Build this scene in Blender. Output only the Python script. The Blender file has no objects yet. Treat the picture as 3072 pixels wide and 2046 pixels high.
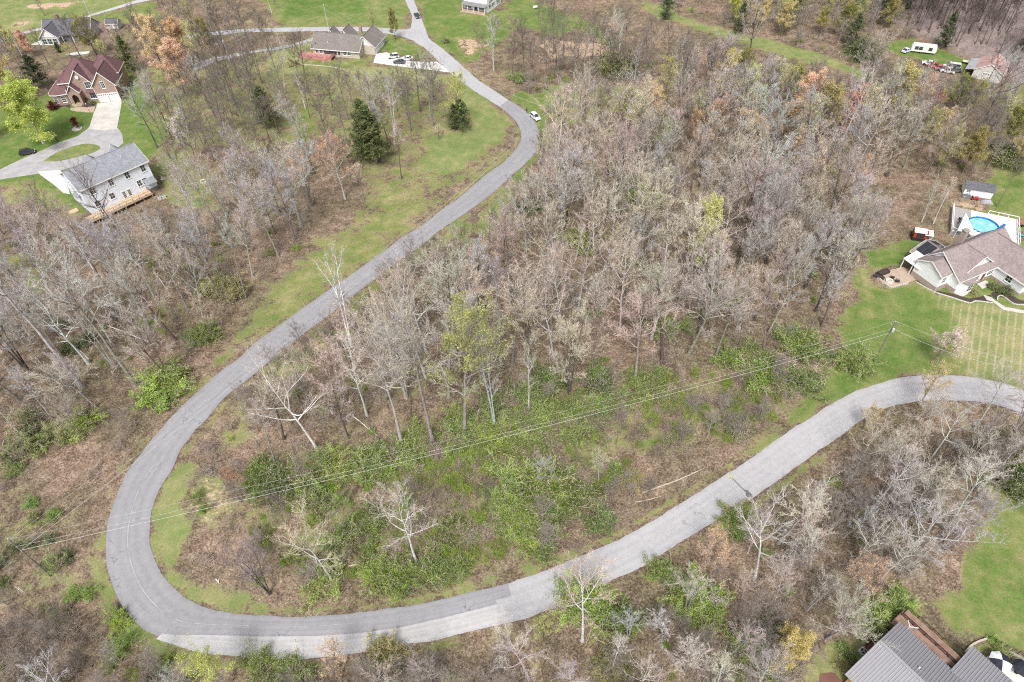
import bpy, bmesh, math, random
import numpy as np
from mathutils import Vector, Matrix

random.seed(7); RNG = np.random.default_rng(7)
scene = bpy.context.scene
COL = scene.collection

# ---------------------------------------------------------------- camera
CAM_H = 112.0                      # drone height above the road, metres
cam_d = bpy.data.cameras.new('camera'); cam_d.lens = 24.0; cam_d.sensor_width = 36.0
cam_d.clip_start = 0.5; cam_d.clip_end = 4000
cam = bpy.data.objects.new('camera', cam_d); COL.objects.link(cam)
PITCH, ROLL = math.radians(46.285), math.radians(1.93)
cam.matrix_world = (Matrix.Translation((0, 0, CAM_H))
                    @ Matrix.Rotation(math.pi/2 - PITCH, 4, 'X') @ Matrix.Rotation(-ROLL, 4, 'Z'))
scene.camera = cam

# ---------------------------------------------------------------- light
SUN_EL, SUN_AZ = math.radians(56), math.radians(190)      # azimuth clockwise from +Y
world = bpy.data.worlds.new('World'); scene.world = world; world.use_nodes = True
wn = world.node_tree.nodes; wl = world.node_tree.links
sky = wn.new('ShaderNodeTexSky'); sky.sky_type = 'NISHITA'; sky.sun_disc = False
sky.sun_elevation = SUN_EL; sky.sun_rotation = SUN_AZ; sky.air_density = 0.6; sky.dust_density = 4.0; sky.ozone_density = 1.0
hs = wn.new('ShaderNodeHueSaturation'); hs.inputs['Saturation'].default_value = 0.30
wl.new(sky.outputs[0], hs.inputs['Color'])
bg = wn['Background']; bg.inputs[1].default_value = 0.105
wl.new(hs.outputs[0], bg.inputs[0])
sun_d = bpy.data.lights.new('sun', 'SUN'); sun_d.energy = 1.5; sun_d.angle = math.radians(16); sun_d.color = (1, 0.965, 0.92)
sun = bpy.data.objects.new('sun', sun_d); COL.objects.link(sun)
sd = Vector((math.sin(SUN_AZ)*math.cos(SUN_EL), math.cos(SUN_AZ)*math.cos(SUN_EL), math.sin(SUN_EL)))
sun.rotation_euler = sd.to_track_quat('Z', 'Y').to_euler(); sun.location = sd*300
vs = scene.view_settings
vs.view_transform = 'Standard'; vs.look = 'None'; vs.gamma = 1; vs.use_curve_mapping = False
vs.exposure = 1.06
scene.render.engine = 'CYCLES'
cy = scene.cycles
cy.max_bounces = 4; cy.diffuse_bounces = 2; cy.glossy_bounces = 2; cy.transmission_bounces = 2; cy.transparent_max_bounces = 4
cy.filter_width = 1.1; cy.use_denoising = False; cy.denoiser = 'OPENIMAGEDENOISE'; cy.denoising_input_passes = 'RGB_ALBEDO_NORMAL'
cy.sample_clamp_indirect = 4.0

# ---------------------------------------------------------------- survey: a sight line from the drone to level z
_M = np.array(cam.matrix_world.to_3x3())
def P(px, py, z=0.0):
    r = _M @ np.array([px-1536.0, -(py-1023.0), -2048.0])
    t = (z-CAM_H)/r[2]
    return (r[0]*t, r[1]*t)
def frame_xy(p):
    c = _M.T @ (np.array(p)-np.array([0, 0, CAM_H]))
    return 1536-2048*c[0]/c[2], 1023+2048*c[1]/c[2]
def height_between(base, top):
    gx, gy = P(*base)
    lo, hi = 0.0, 45.0
    for _ in range(40):
        m = (lo+hi)/2
        if frame_xy((gx, gy, m))[1] > top[1]: lo = m
        else: hi = m
    return lo
def win(ox, oy, s):
    return lambda x, y: (ox+x*s, oy+y*s)
S4 = 768/1766.
r1 = win(0, 0, S4); r2 = win(768, 0, S4); r3 = win(1536, 0, S4); r4 = win(2304, 0, S4)
r5 = win(0, 682, S4); r6 = win(768, 682, S4); r7 = win(1536, 682, S4); r8 = win(2304, 682, S4)
b1 = win(0, 1364, S4); b2 = win(768, 1364, S4); b3 = win(1536, 1364, S4); b4 = win(2304, 1364, S4)
zA = win(80, 120, 480/2352.); zB = win(120, 380, 480/2352.); zC = win(880, 60, 440/2355.); zD = win(2560, 620, 512/2355.)
zE = win(2480, 1830, 592/2355.); zF = win(0, 0, 480/2355.); zG = win(1340, 0, 360/2355.); zI = win(2680, 100, 392/2355.)
zJ = win(2820, 500, 252/1796.); zK = win(480, 0, 520/2355.); zL = win(1540, 270, 180/2171.)
def W(pts, z=0.0): return [P(p[0], p[1], z) for p in pts]

# ---------------------------------------------------------------- object helpers
def link(o, parent=None):
    COL.objects.link(o)
    if parent is not None: o.parent = parent
    return o
def tag(o, label=None, cat=None, group=None, kind=None):
    if label: o['label'] = label
    if cat: o['category'] = cat
    if group: o['group'] = group
    if kind: o['kind'] = kind
    return o
def thing(name, loc, rz=0.0, label=None, cat=None, group=None):
    o = bpy.data.objects.new(name, None); o.empty_display_size = 0.5
    o.location = loc; o.rotation_euler = (0, 0, rz); COL.objects.link(o)
    return tag(o, label, cat, group)
def copy_tree(o, parent=None):
    c = o.copy(); COL.objects.link(c); c.parent = parent
    for ch in [x for x in o.children]: copy_tree(ch, c)
    return c

class MB:
    def __init__(s): s.v = []; s.f = []
    def add(s, vs, fs):
        b = len(s.v); s.v += [tuple(v) for v in vs]; s.f += [tuple(i+b for i in f) for f in fs]; return s
    def box(s, x0, x1, y0, y1, z0, z1):
        return s.add([(x0,y0,z0),(x1,y0,z0),(x1,y1,z0),(x0,y1,z0),(x0,y0,z1),(x1,y0,z1),(x1,y1,z1),(x0,y1,z1)],
                     [(0,3,2,1),(4,5,6,7),(0,1,5,4),(1,2,6,5),(2,3,7,6),(3,0,4,7)])
    def prism(s, pts, z0, z1):
        n = len(pts); a = sum(pts[i][0]*pts[(i+1) % n][1]-pts[(i+1) % n][0]*pts[i][1] for i in range(n))
        if a < 0: pts = pts[::-1]
        return s.add([(p[0],p[1],z0) for p in pts]+[(p[0],p[1],z1) for p in pts],
                     [tuple(range(n-1,-1,-1)), tuple(range(n,2*n))]+[(i,(i+1)%n,n+(i+1)%n,n+i) for i in range(n)])
    def poly(s, pts): return s.add(pts, [tuple(range(len(pts)))])
    def slab(s, pts, t):
        """thick plate: 3D polygon pts extruded straight down by t"""
        n = len(pts); lo = [(p[0],p[1],p[2]-t) for p in pts]
        return s.add(list(pts)+lo, [tuple(range(n)), tuple(range(2*n-1,n-1,-1))]+[(i,n+i,n+(i+1)%n,(i+1)%n) for i in range(n)])
    def extr(s, pts, d):
        """3D polygon pts swept by vector d"""
        n = len(pts); hi = [(p[0]+d[0],p[1]+d[1],p[2]+d[2]) for p in pts]
        return s.add(list(pts)+hi, [tuple(range(n-1,-1,-1)), tuple(range(n,2*n))]+[(i,(i+1)%n,n+(i+1)%n,n+i) for i in range(n)])
    def bar(s, a, b, w, h=None):
        a = Vector(a); b = Vector(b); h = h or w; d = (b-a)
        if d.length < 1e-6: return s
        d.normalize(); u = d.cross(Vector((0,0,1)))
        if u.length < 1e-3: u = Vector((1,0,0))
        u.normalize(); v = u.cross(d); u = u*w/2; v = v*h/2
        return s.add([a-u-v,a+u-v,a+u+v,a-u+v,b-u-v,b+u-v,b+u+v,b-u+v],
                     [(0,3,2,1),(4,5,6,7),(0,1,5,4),(1,2,6,5),(2,3,7,6),(3,0,4,7)])
    def tube(s, pts, rad, k=8, cap=True):
        pts = [Vector(p) for p in pts]; n = len(pts); b = len(s.v)
        if not hasattr(rad, '__len__'): rad = [rad]*n
        for i, p in enumerate(pts):
            d = (pts[min(i+1,n-1)]-pts[max(i-1,0)]).normalized()
            u = d.cross(Vector((0,0,1)));
            if u.length < 1e-3: u = d.cross(Vector((0,1,0)))
            u.normalize(); v = d.cross(u)
            for j in range(k):
                a = 2*math.pi*j/k; s.v.append(tuple(p+(u*math.cos(a)+v*math.sin(a))*rad[i]))
        for i in range(n-1):
            for j in range(k): s.f.append((b+i*k+j, b+(i+1)*k+j, b+(i+1)*k+(j+1)%k, b+i*k+(j+1)%k))
        if cap: s.f.append(tuple(b+j for j in range(k))); s.f.append(tuple(b+(n-1)*k+j for j in range(k-1,-1,-1)))
        return s
    def lathe(s, prof, k=16, c=(0,0)):
        b = len(s.v); n = len(prof)
        for r, z in prof:
            for j in range(k):
                a = 2*math.pi*j/k; s.v.append((c[0]+r*math.cos(a), c[1]+r*math.sin(a), z))
        for i in range(n-1):
            for j in range(k): s.f.append((b+i*k+j, b+i*k+(j+1)%k, b+(i+1)*k+(j+1)%k, b+(i+1)*k+j))
        s.f.append(tuple(b+j for j in range(k-1,-1,-1))); s.f.append(tuple(b+(n-1)*k+j for j in range(k)))
        return s
    def mesh(s, name, mat, smooth=False):
        m = bpy.data.meshes.new(name); m.from_pydata(s.v, [], s.f); m.validate()
        if mat: m.materials.append(mat)
        if smooth: m.polygons.foreach_set('use_smooth', [True]*len(m.polygons))
        return m
    def build(s, name, mat, parent=None, smooth=False, bevel=0.0):
        o = bpy.data.objects.new(name, s.mesh(name, mat, smooth)); link(o, parent)
        if bevel:
            b = o.modifiers.new('bevel', 'BEVEL'); b.width = bevel; b.segments = 2; b.limit_method = 'ANGLE'
        return o

# ---------------------------------------------------------------- materials
def new_mat(name):
    m = bpy.data.materials.new(name); m.use_nodes = True
    nt = m.node_tree; b = nt.nodes['Principled BSDF']; b.inputs['Specular IOR Level'].default_value = 0.25
    return m, nt, b
def mixc(nt, fac, a, b, mode='MIX'):
    n = nt.nodes.new('ShaderNodeMix'); n.data_type = 'RGBA'; n.blend_type = mode
    for sock, val in ((0, fac), (6, a), (7, b)):
        if isinstance(val, bpy.types.NodeSocket): nt.links.new(val, n.inputs[sock])
        elif sock == 0: n.inputs[0].default_value = val
        else: n.inputs[sock].default_value = (*val, 1) if len(val) == 3 else val
    return n.outputs[2]
def mth(nt, op, a, b=None, c=None, clamp=False):
    n = nt.nodes.new('ShaderNodeMath'); n.operation = op; n.use_clamp = clamp
    for i, v in enumerate((a, b, c)):
        if v is None: continue
        if isinstance(v, bpy.types.NodeSocket): nt.links.new(v, n.inputs[i])
        else: n.inputs[i].default_value = v
    return n.outputs[0]
def noise(nt, vec, scale, detail=3, rough=0.55):
    n = nt.nodes.new('ShaderNodeTexNoise'); n.inputs['Scale'].default_value = scale
    n.inputs['Detail'].default_value = detail; n.inputs['Roughness'].default_value = rough
    if vec is not None: nt.links.new(vec, n.inputs['Vector'])
    return n.outputs['Fac']
def ramp(nt, fac, stops):
    n = nt.nodes.new('ShaderNodeValToRGB'); r = n.color_ramp
    while len(r.elements) < len(stops): r.elements.new(0.5)
    for e, (p, c) in zip(r.elements, stops): e.position = p; e.color = (*c, 1)
    nt.links.new(fac, n.inputs[0]); return n.outputs[0]
def smooth01(nt, x, lo, hi):
    n = nt.nodes.new('ShaderNodeMapRange'); n.interpolation_type = 'SMOOTHSTEP'
    n.inputs[1].default_value = lo; n.inputs[2].default_value = hi
    nt.links.new(x, n.inputs[0]); return n.outputs[0]
def wpos(nt): return nt.nodes.new('ShaderNodeNewGeometry').outputs['Position']
def opos(nt): return nt.nodes.new('ShaderNodeTexCoord').outputs['Object']
def bump(nt, b, h, strength, dist=0.05):
    n = nt.nodes.new('ShaderNodeBump'); n.inputs['Strength'].default_value = strength; n.inputs['Distance'].default_value = dist
    nt.links.new(h, n.inputs['Height']); nt.links.new(n.outputs[0], b.inputs['Normal'])
MATS = {}
def plain(name, c, rough=0.6, var=0.18, scale=3.0, metal=0.0, spec=0.25):
    if name in MATS: return MATS[name]
    m, nt, b = new_mat(name)
    n = noise(nt, opos(nt), scale, 5, 0.65)
    k = smooth01(nt, n, 0.3, 0.7)
    lo = tuple(x*(1-var) for x in c); hi = tuple(min(1, x*(1+var)) for x in c)
    nt.links.new(mixc(nt, k, lo, hi), b.inputs['Base Color'])
    b.inputs['Roughness'].default_value = rough; b.inputs['Metallic'].default_value = metal; b.inputs['Specular IOR Level'].default_value = spec
    MATS[name] = m; return m
def rows(name, c, pitch, axis='Z', dark=0.78, var=0.12, rough=0.6, duty=0.14, rel=0.02):
    """siding / shingle courses: shadow line with relief every pitch metres"""
    if name in MATS: return MATS[name]
    m, nt, b = new_mat(name); v = opos(nt)
    sp = nt.nodes.new('ShaderNodeSeparateXYZ'); nt.links.new(v, sp.inputs[0])
    f = mth(nt, 'FRACT', mth(nt, 'MULTIPLY', sp.outputs[axis], 1.0/pitch))
    line = mth(nt, 'LESS_THAN', f, duty)
    n = smooth01(nt, noise(nt, v, 2.2, 6, 0.7), 0.3, 0.72)
    col = mixc(nt, n, tuple(x*(1-var) for x in c), tuple(min(1, x*(1+var)) for x in c))
    col = mixc(nt, line, col, tuple(x*dark for x in c))
    nt.links.new(col, b.inputs['Base Color']); b.inputs['Roughness'].default_value = rough
    bump(nt, b, f, 0.12, rel); MATS[name] = m; return m
def brick(name, c1, c2, mortar, sx=1.0):
    if name in MATS: return MATS[name]
    m, nt, b = new_mat(name); v = opos(nt)
    mp = nt.nodes.new('ShaderNodeMapping'); mp.inputs['Rotation'].default_value = (math.pi/2, 0, 0)
    # courses run along local x+y, rise along z
    sp = nt.nodes.new('ShaderNodeSeparateXYZ'); nt.links.new(v, sp.inputs[0])
    cb = nt.nodes.new('ShaderNodeCombineXYZ')
    nt.links.new(mth(nt, 'ADD', sp.outputs[0], sp.outputs[1]), cb.inputs[0]); nt.links.new(sp.outputs[2], cb.inputs[1])
    t = nt.nodes.new('ShaderNodeTexBrick'); nt.links.new(cb.outputs[0], t.inputs['Vector'])
    t.inputs['Color1'].default_value = (*c1, 1); t.inputs['Color2'].default_value = (*c2, 1); t.inputs['Mortar'].default_value = (*mortar, 1)
    t.inputs['Scale'].default_value = 1.0; t.inputs['Brick Width'].default_value = 0.30*sx; t.inputs['Row Height'].default_value = 0.11*sx; t.inputs['Mortar Size'].default_value = 0.012
    n = smooth01(nt, noise(nt, v, 1.3, 5, 0.7), 0.3, 0.7)
    nt.links.new(mixc(nt, n, t.outputs[0], mixc(nt, 0.5, t.outputs[0], (0.42, 0.33, 0.28))), b.inputs['Base Color'])
    b.inputs['Roughness'].default_value = 0.85; bump(nt, b, t.outputs['Fac'], -0.3, 0.01)
    MATS[name] = m; return m
def shingle(name, c, var=0.22):
    if name in MATS: return MATS[name]
    m, nt, b = new_mat(name); v = opos(nt)
    sp = nt.nodes.new('ShaderNodeSeparateXYZ'); nt.links.new(v, sp.inputs[0])
    f = mth(nt, 'FRACT', mth(nt, 'MULTIPLY', sp.outputs[2], 1/0.11))
    vo = nt.nodes.new('ShaderNodeTexVoronoi'); vo.inputs['Scale'].default_value = 3.2; nt.links.new(v, vo.inputs['Vector'])
    vn = nt.nodes.new('ShaderNodeSeparateColor'); nt.links.new(vo.outputs['Color'], vn.inputs[0])
    n = noise(nt, v, 0.5, 5, 0.6)
    k = mth(nt, 'ADD', mth(nt, 'MULTIPLY', vn.outputs[0], 0.55), mth(nt, 'MULTIPLY', n, 0.6))
    col = mixc(nt, smooth01(nt, k, 0.2, 0.95), tuple(x*(1-var) for x in c), tuple(min(1, x*(1+var)) for x in c))
    col = mixc(nt, mth(nt, 'LESS_THAN', f, 0.2), col, tuple(x*0.72 for x in c))
    nt.links.new(col, b.inputs['Base Color']); b.inputs['Roughness'].default_value = 0.9
    bump(nt, b, f, 0.15, 0.02); MATS[name] = m; return m
def paint(name, c, rough=0.28, metal=0.0):
    if name in MATS: return MATS[name]
    m, nt, b = new_mat(name); n = smooth01(nt, noise(nt, opos(nt), 1.7, 4, 0.6), 0.35, 0.7)
    nt.links.new(mixc(nt, n, tuple(x*0.93 for x in c), c), b.inputs['Base Color'])
    b.inputs['Roughness'].default_value = rough; b.inputs['Metallic'].default_value = metal
    b.inputs['Coat Weight'].default_value = 0.3; b.inputs['Specular IOR Level'].default_value = 0.5
    MATS[name] = m; return m
def glass(name='window_glass', c=(0.045, 0.06, 0.065)):
    if name in MATS: return MATS[name]
    m, nt, b = new_mat(name); n = noise(nt, opos(nt), 0.8, 2, 0.5)
    nt.links.new(mixc(nt, n, tuple(x*0.6 for x in c), tuple(x*1.6 for x in c)), b.inputs['Base Color'])
    b.inputs['Roughness'].default_value = 0.08; b.inputs['Specular IOR Level'].default_value = 0.7
    MATS[name] = m; return m
def tinted(name, rough=0.85, var=0.3, scale=1.5, rnd=0.0, trans=0.0):
    """colour comes from the object's own colour, broken up by grain"""
    if name in MATS: return MATS[name]
    m, nt, b = new_mat(name)
    oi = nt.nodes.new('ShaderNodeObjectInfo'); n = smooth01(nt, noise(nt, opos(nt), scale, 4, 0.65), 0.3, 0.7)
    c = mixc(nt, 1.0, oi.outputs['Color'], mixc(nt, n, (1-var,)*3, (1+var,)*3), 'MULTIPLY')
    nt.links.new(c, b.inputs['Base Color']); b.inputs['Roughness'].default_value = rough; b.inputs['Specular IOR Level'].default_value = 0.1
    if trans:
        t = nt.nodes.new('ShaderNodeBsdfTranslucent'); nt.links.new(c, t.inputs[0])
        mx = nt.nodes.new('ShaderNodeMixShader'); mx.inputs[0].default_value = trans
        nt.links.new(b.outputs[0], mx.inputs[1]); nt.links.new(t.outputs[0], mx.inputs[2])
        nt.links.new(mx.outputs[0], nt.nodes['Material Output'].inputs[0])
    MATS[name] = m; return m
WHITE = plain('white_trim', (0.80, 0.80, 0.79), 0.5, 0.06)
# ================================================================ roads: edge pairs (left, right) read off as ground points
def pairs(lst): return [(P(*a), P(*b)) for a, b in lst]
def catmull(pts, n):
    pts = np.array(pts, float); out = []
    q = np.vstack([2*pts[0]-pts[1], pts, 2*pts[-1]-pts[-2]])
    for i in range(1, len(q)-2):
        for t in np.linspace(0, 1, n, endpoint=False):
            a, b, c, d = q[i-1], q[i], q[i+1], q[i+2]
            out.append(0.5*((2*b)+(-a+c)*t+(2*a-5*b+4*c-d)*t*t+(-a+3*b-3*c+d)*t**3))
    out.append(q[-2]); return np.array(out)
ROAD_POLYS = []
def strip(name, prs, mat, z, n=9, cols=7, label_kind='structure'):
    a = catmull([p[0] for p in prs], n); b = catmull([p[1] for p in prs], n)
    ROAD_POLYS.append(np.vstack([a[::3], a[-1:], b[::-3]]))
    N = len(a); V = []; F = []; U = []
    mid = (a+b)/2; s = np.concatenate([[0], np.cumsum(np.linalg.norm(np.diff(mid, axis=0), axis=1))])
    vn_ = np.column_stack([np.interp(s, np.arange(0, s[-1]+4, 2.2), np.random.default_rng(len(name)+N+q).random(len(np.arange(0, s[-1]+4, 2.2)))) for q in (0, 1)])
    for i in range(N):
        for j in range(cols):
            u = j/(cols-1)
            e = 0.0
            if j in (0, cols-1): e = (0.22*(vn_[i, j % 2]-0.5)+0.10*(random.random()-0.5))/max(1.0, np.linalg.norm(b[i]-a[i]))*(1 if j else -1)
            p = a[i]*(1-u-e)+b[i]*(u+e)
            V.append((p[0], p[1], z+0.05*(1-(2*u-1)**2))); U.append((u, s[i]))
    for i in range(N-1):
        for j in range(cols-1):
            k = i*cols+j; F.append((k, k+1, k+cols+1, k+cols))
    m = bpy.data.meshes.new(name); m.from_pydata(V, [], F); m.materials.append(mat)
    uv = m.uv_layers.new(name='lane')
    for l in m.loops: uv.data[l.index].uv = U[l.vertex_index]
    m.update()
    if m.polygons[0].normal.z < 0: m.flip_normals()
    o = bpy.data.objects.new(name, m); link(o); tag(o, kind=label_kind); return o
def asphalt(name, base, track, seam, joints=0.0, crack=0.5):
    m, nt, b = new_mat(name)
    uvn = nt.nodes.new('ShaderNodeUVMap'); uvn.uv_map = 'lane'
    sp = nt.nodes.new('ShaderNodeSeparateXYZ'); nt.links.new(uvn.outputs[0], sp.inputs[0])
    u, v = sp.outputs[0], sp.outputs[1]; w = wpos(nt)
    # wheel tracks: two per lane, broken by noise
    cu = nt.nodes.new('ShaderNodeFloatCurve'); c = cu.mapping.curves[0]
    for x, y in ((0.0, 0.15), (0.10, 0.5), (0.2, 0.9), (0.30, 0.45), (0.42, 0.85), (0.5, 0.3), (0.58, 0.85), (0.70, 0.4), (0.82, 0.9), (0.92, 0.5)): c.points.new(x, y)
    c.points[-1].location = (1, 0.1); cu.mapping.update(); nt.links.new(u, cu.inputs[1])
    n1 = noise(nt, w, 0.12, 2, 0.6); n2 = noise(nt, w, 1.1, 3, 0.7); n3 = noise(nt, w, 9, 1, 0.8)
    k = mth(nt, 'ADD', mth(nt, 'MULTIPLY', cu.outputs[0], 0.32), mth(nt, 'MULTIPLY', n1, 0.68))
    col = mixc(nt, smooth01(nt, k, 0.25, 0.85), base, track)
    col = mixc(nt, mth(nt, 'MULTIPLY', smooth01(nt, n2, 0.35, 0.75), 0.35), col, tuple(x*1.25 for x in track))
    g3 = mixc(nt, n3, (0.86,)*3, (1.14,)*3); col = mixc(nt, 1.0, col, g3, 'MULTIPLY')
    # worn centre seam
    cs = mth(nt, 'SUBTRACT', 1.0, smooth01(nt, mth(nt, 'ABSOLUTE', mth(nt, 'SUBTRACT', u, 0.5)), 0.004, 0.016))
    cs = mth(nt, 'MULTIPLY', cs, smooth01(nt, noise(nt, w, 0.35, 3, 0.6), 0.35, 0.6))
    col = mixc(nt, mth(nt, 'MULTIPLY', cs, 0.75), col, seam)
    # cracks
    vo = nt.nodes.new('ShaderNodeTexVoronoi'); vo.feature = 'DISTANCE_TO_EDGE'; vo.inputs['Scale'].default_value = 0.16
    wv = nt.nodes.new('ShaderNodeVectorMath'); wv.operation = 'ADD'
    nv = nt.nodes.new('ShaderNodeTexNoise'); nv.inputs['Scale'].default_value = 0.6; nt.links.new(w, nv.inputs['Vector'])
    sc = nt.nodes.new('ShaderNodeVectorMath'); sc.operation = 'SCALE'; sc.inputs['Scale'].default_value = 3.0
    nt.links.new(nv.outputs['Color'], sc.inputs[0]); nt.links.new(w, wv.inputs[0]); nt.links.new(sc.outputs[0], wv.inputs[1]); nt.links.new(wv.outputs[0], vo.inputs['Vector'])
    cr = mth(nt, 'MULTIPLY', mth(nt, 'LESS_THAN', vo.outputs['Distance'], 0.008), smooth01(nt, n1, 0.5, 0.6))
    col = mixc(nt, mth(nt, 'MULTIPLY', cr, crack), col, tuple(x*0.35 for x in base))
    nt.links.new(col, b.inputs['Base Color']); b.inputs['Roughness'].default_value = 0.9
    bump(nt, b, n3, 0.08, 0.02); return m
A_NEW = asphalt('new_asphalt', (0.225, 0.222, 0.236), (0.292, 0.288, 0.302), (0.43, 0.42, 0.42))
A_OLD = asphalt('weathered_asphalt', (0.325, 0.32, 0.333), (0.405, 0.40, 0.413), (0.46, 0.455, 0.46), crack=0.35)
A_PALE = asphalt('pale_gravel', (0.34, 0.335, 0.34), (0.45, 0.445, 0.44), (0.50, 0.495, 0.49), crack=0.0)

UP = [(r2(1022,-60),r2(1076,-60)),(r2(1030,0),r2(1090,0)),(r2(1055,60),r2(1112,60)),(r2(1075,110),r2(1135,115)),(r2(1072,165),r2(1152,155)),(r2(1062,220),r2(1170,200)),
      (r2(1090,285),r2(1195,265)),(r2(1160,330),r2(1260,315)),(r2(1220,385),r2(1330,372)),(r2(1300,470),r2(1400,432)),(r2(1380,535),r2(1450,478)),(r2(1480,610),r2(1545,560)),(r2(1580,675),r2(1650,628)),(r2(1690,742),r2(1750,696))]
NEW = [(r2(1680,735),r2(1740,690)),(r2(1766,810),r3(30,722)),(r3(40,860),r3(110,780)),(r3(60,910),r3(165,860)),(r3(62,955),r3(190,945)),(r3(40,1010),r3(168,1040)),(r3(0,1060),r3(110,1112)),(r2(1700,1125),r3(0,1210)),(r2(1600,1195),r2(1690,1285)),(r2(1500,1280),r2(1590,1365)),(r2(1400,1365),r2(1490,1440)),(r2(1280,1450),r2(1380,1515)),(r2(1130,1566),r2(1270,1588)),
      (r6(1000,75),r6(1110,150)),(r6(900,150),r6(1000,225)),(r6(800,220),r6(900,295)),(r6(700,295),r6(800,375)),(r6(600,365),r6(700,450)),(r6(450,470),r6(560,560)),(r6(300,575),r6(410,675)),(r6(200,650),r6(300,755)),(r6(100,720),r6(200,840)),(r6(0,790),r6(100,920)),
      (r5(1650,900),r5(1766,1005)),(r5(1560,965),r5(1655,1090)),(r5(1470,1040),r5(1560,1165)),(r5(1380,1120),r5(1490,1240)),(r5(1290,1200),r5(1425,1325)),(r5(1200,1290),r5(1345,1405)),(r5(1130,1370),r5(1285,1485)),(r5(1055,1455),r5(1230,1566)),
      (b1(970,0),b1(1190,95)),(b1(905,80),b1(1120,205)),(b1(860,150),b1(1085,280)),(b1(820,240),b1(1058,355)),(b1(780,350),b1(1042,420)),(b1(750,450),b1(1034,490)),(b1(735,545),b1(1030,555)),(b1(727,650),b1(1038,625)),(b1(738,780),b1(1065,705)),(b1(770,890),b1(1100,785)),(b1(812,990),b1(1145,860)),(b1(870,1080),b1(1200,920)),(b1(940,1160),b1(1270,980)),(b1(1030,1225),b1(1350,1028)),(b1(1120,1258),b1(1440,1060)),(b1(1250,1256),b1(1550,1085)),(b1(1400,1250),b1(1650,1098)),(b1(1600,1250),b1(1766,1110)),
      (b2(0,1255),b2(50,1112)),(b2(300,1255),b2(250,1118)),(b2(450,1250),b2(400,1114)),(b2(700,1235),b2(640,1097)),(b2(850,1215),b2(800,1077)),(b2(1050,1185),b2(1000,1050)),(b2(1300,1125),b2(1230,1009)),(b2(1500,1075),b2(1440,962)),(b2(1766,1008),b2(1740,888))]
PALE = [(b1(1080,1268),b1(1130,1225)),(b1(1250,1330),b1(1280,1230)),(b1(1400,1370),b1(1420,1226)),(b1(1550,1385),b1(1560,1230)),(b1(1766,1395),b1(1766,1235)),(b2(250,1410),b2(250,1238)),(b2(500,1395),b2(480,1230)),(b2(700,1370),b2(680,1218)),(b2(830,1340),b2(820,1202)),(b2(1000,1310),b2(970,1180)),(b2(1200,1285),b2(1160,1142)),(b2(1400,1240),b2(1350,1095)),(b2(1600,1190),b2(1540,1045)),(b2(1766,1155),b2(1700,1005))]
LOW = [(b2(1690,1173),b2(1640,918)),(b2(1770,1154),b2(1722,896)),(b3(150,1110),b3(60,858)),(b3(300,1050),b3(200,810)),(b3(450,985),b3(330,758)),(b3(600,910),b3(460,705)),(b3(750,840),b3(600,645)),(b3(870,790),b3(730,588)),(b3(1000,705),b3(860,522)),(b3(1120,630),b3(980,452)),(b3(1250,550),b3(1090,382)),(b3(1380,470),b3(1200,315)),(b3(1500,400),b3(1310,243)),(b3(1620,322),b3(1430,165)),(b3(1766,225),b3(1560,85)),(b4(60,180),b3(1690,0)),(b4(150,117),r8(80,1450)),(b4(310,0),r8(200,1370)),(r8(450,1475),r8(300,1310)),(r8(550,1400),r8(420,1230)),(r8(650,1330),r8(560,1150)),(r8(800,1255),r8(700,1095)),(r8(950,1212),r8(860,1050)),(r8(1080,1198),r8(1020,1024)),(r8(1200,1195),r8(1200,1020)),(r8(1400,1200),r8(1400,1030)),(r8(1600,1232),r8(1560,1062)),(r8(1766,1288),r8(1766,1120)),(r8(2050,1400),r8(2080,1230)),(r8(2350,1560),r8(2420,1390))]
SIDE = [(r2(1075,195),r2(1110,290)),(r2(1000,203),r2(1000,252)),(r2(880,192),r2(860,226)),(r2(700,186),r2(720,216)),(r2(480,186),r2(450,215)),(r2(180,190),r2(180,220)),(zK(1380,385),zK(1380,432)),(zK(1100,395),zK(1100,442)),(zK(880,415),zK(870,470)),(zK(740,430),zK(700,480)),(zK(560,445),zK(520,500)),(zK(350,470),zK(300,530))]
LANE = [(zK(2150,495),zK(2150,540)),(zK(1800,590),zK(1830,625)),(zK(1500,655),zK(1540,690)),(zK(1300,682),zK(1310,712)),(zK(1000,732),zK(1010,772)),(zK(870,760),zK(880,805)),(zK(680,790),zK(720,850)),(zK(540,840),zK(600,910)),(zK(430,880),zK(470,960))]
FARR = [(zF(-200,640),zF(-180,680)),(zF(200,520),zF(230,547)),(zF(450,440),zF(470,472)),(zF(690,385),zF(700,425)),(zF(900,330),zF(920,365)),(zF(1150,270),zF(1170,302)),(zF(1380,195),zF(1400,222)),(zF(1700,100),zF(1720,130)),(zF(1930,25),zF(1990,52)),(zF(2150,-30),zF(2200,8)),(zF(2500,-90),zF(2560,-60))]
strip('road', pairs(UP), A_OLD, 0.020)
strip('road', pairs(NEW), A_NEW, 0.030)
strip('gravel_pull_off', pairs(PALE), A_PALE, 0.014)
strip('road', pairs(LOW), A_OLD, 0.022)
strip('road', pairs(SIDE), A_OLD, 0.016)
strip('lane', pairs(LANE), A_PALE, 0.014)
strip('road', pairs(FARR), A_PALE, 0.014)

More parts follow.
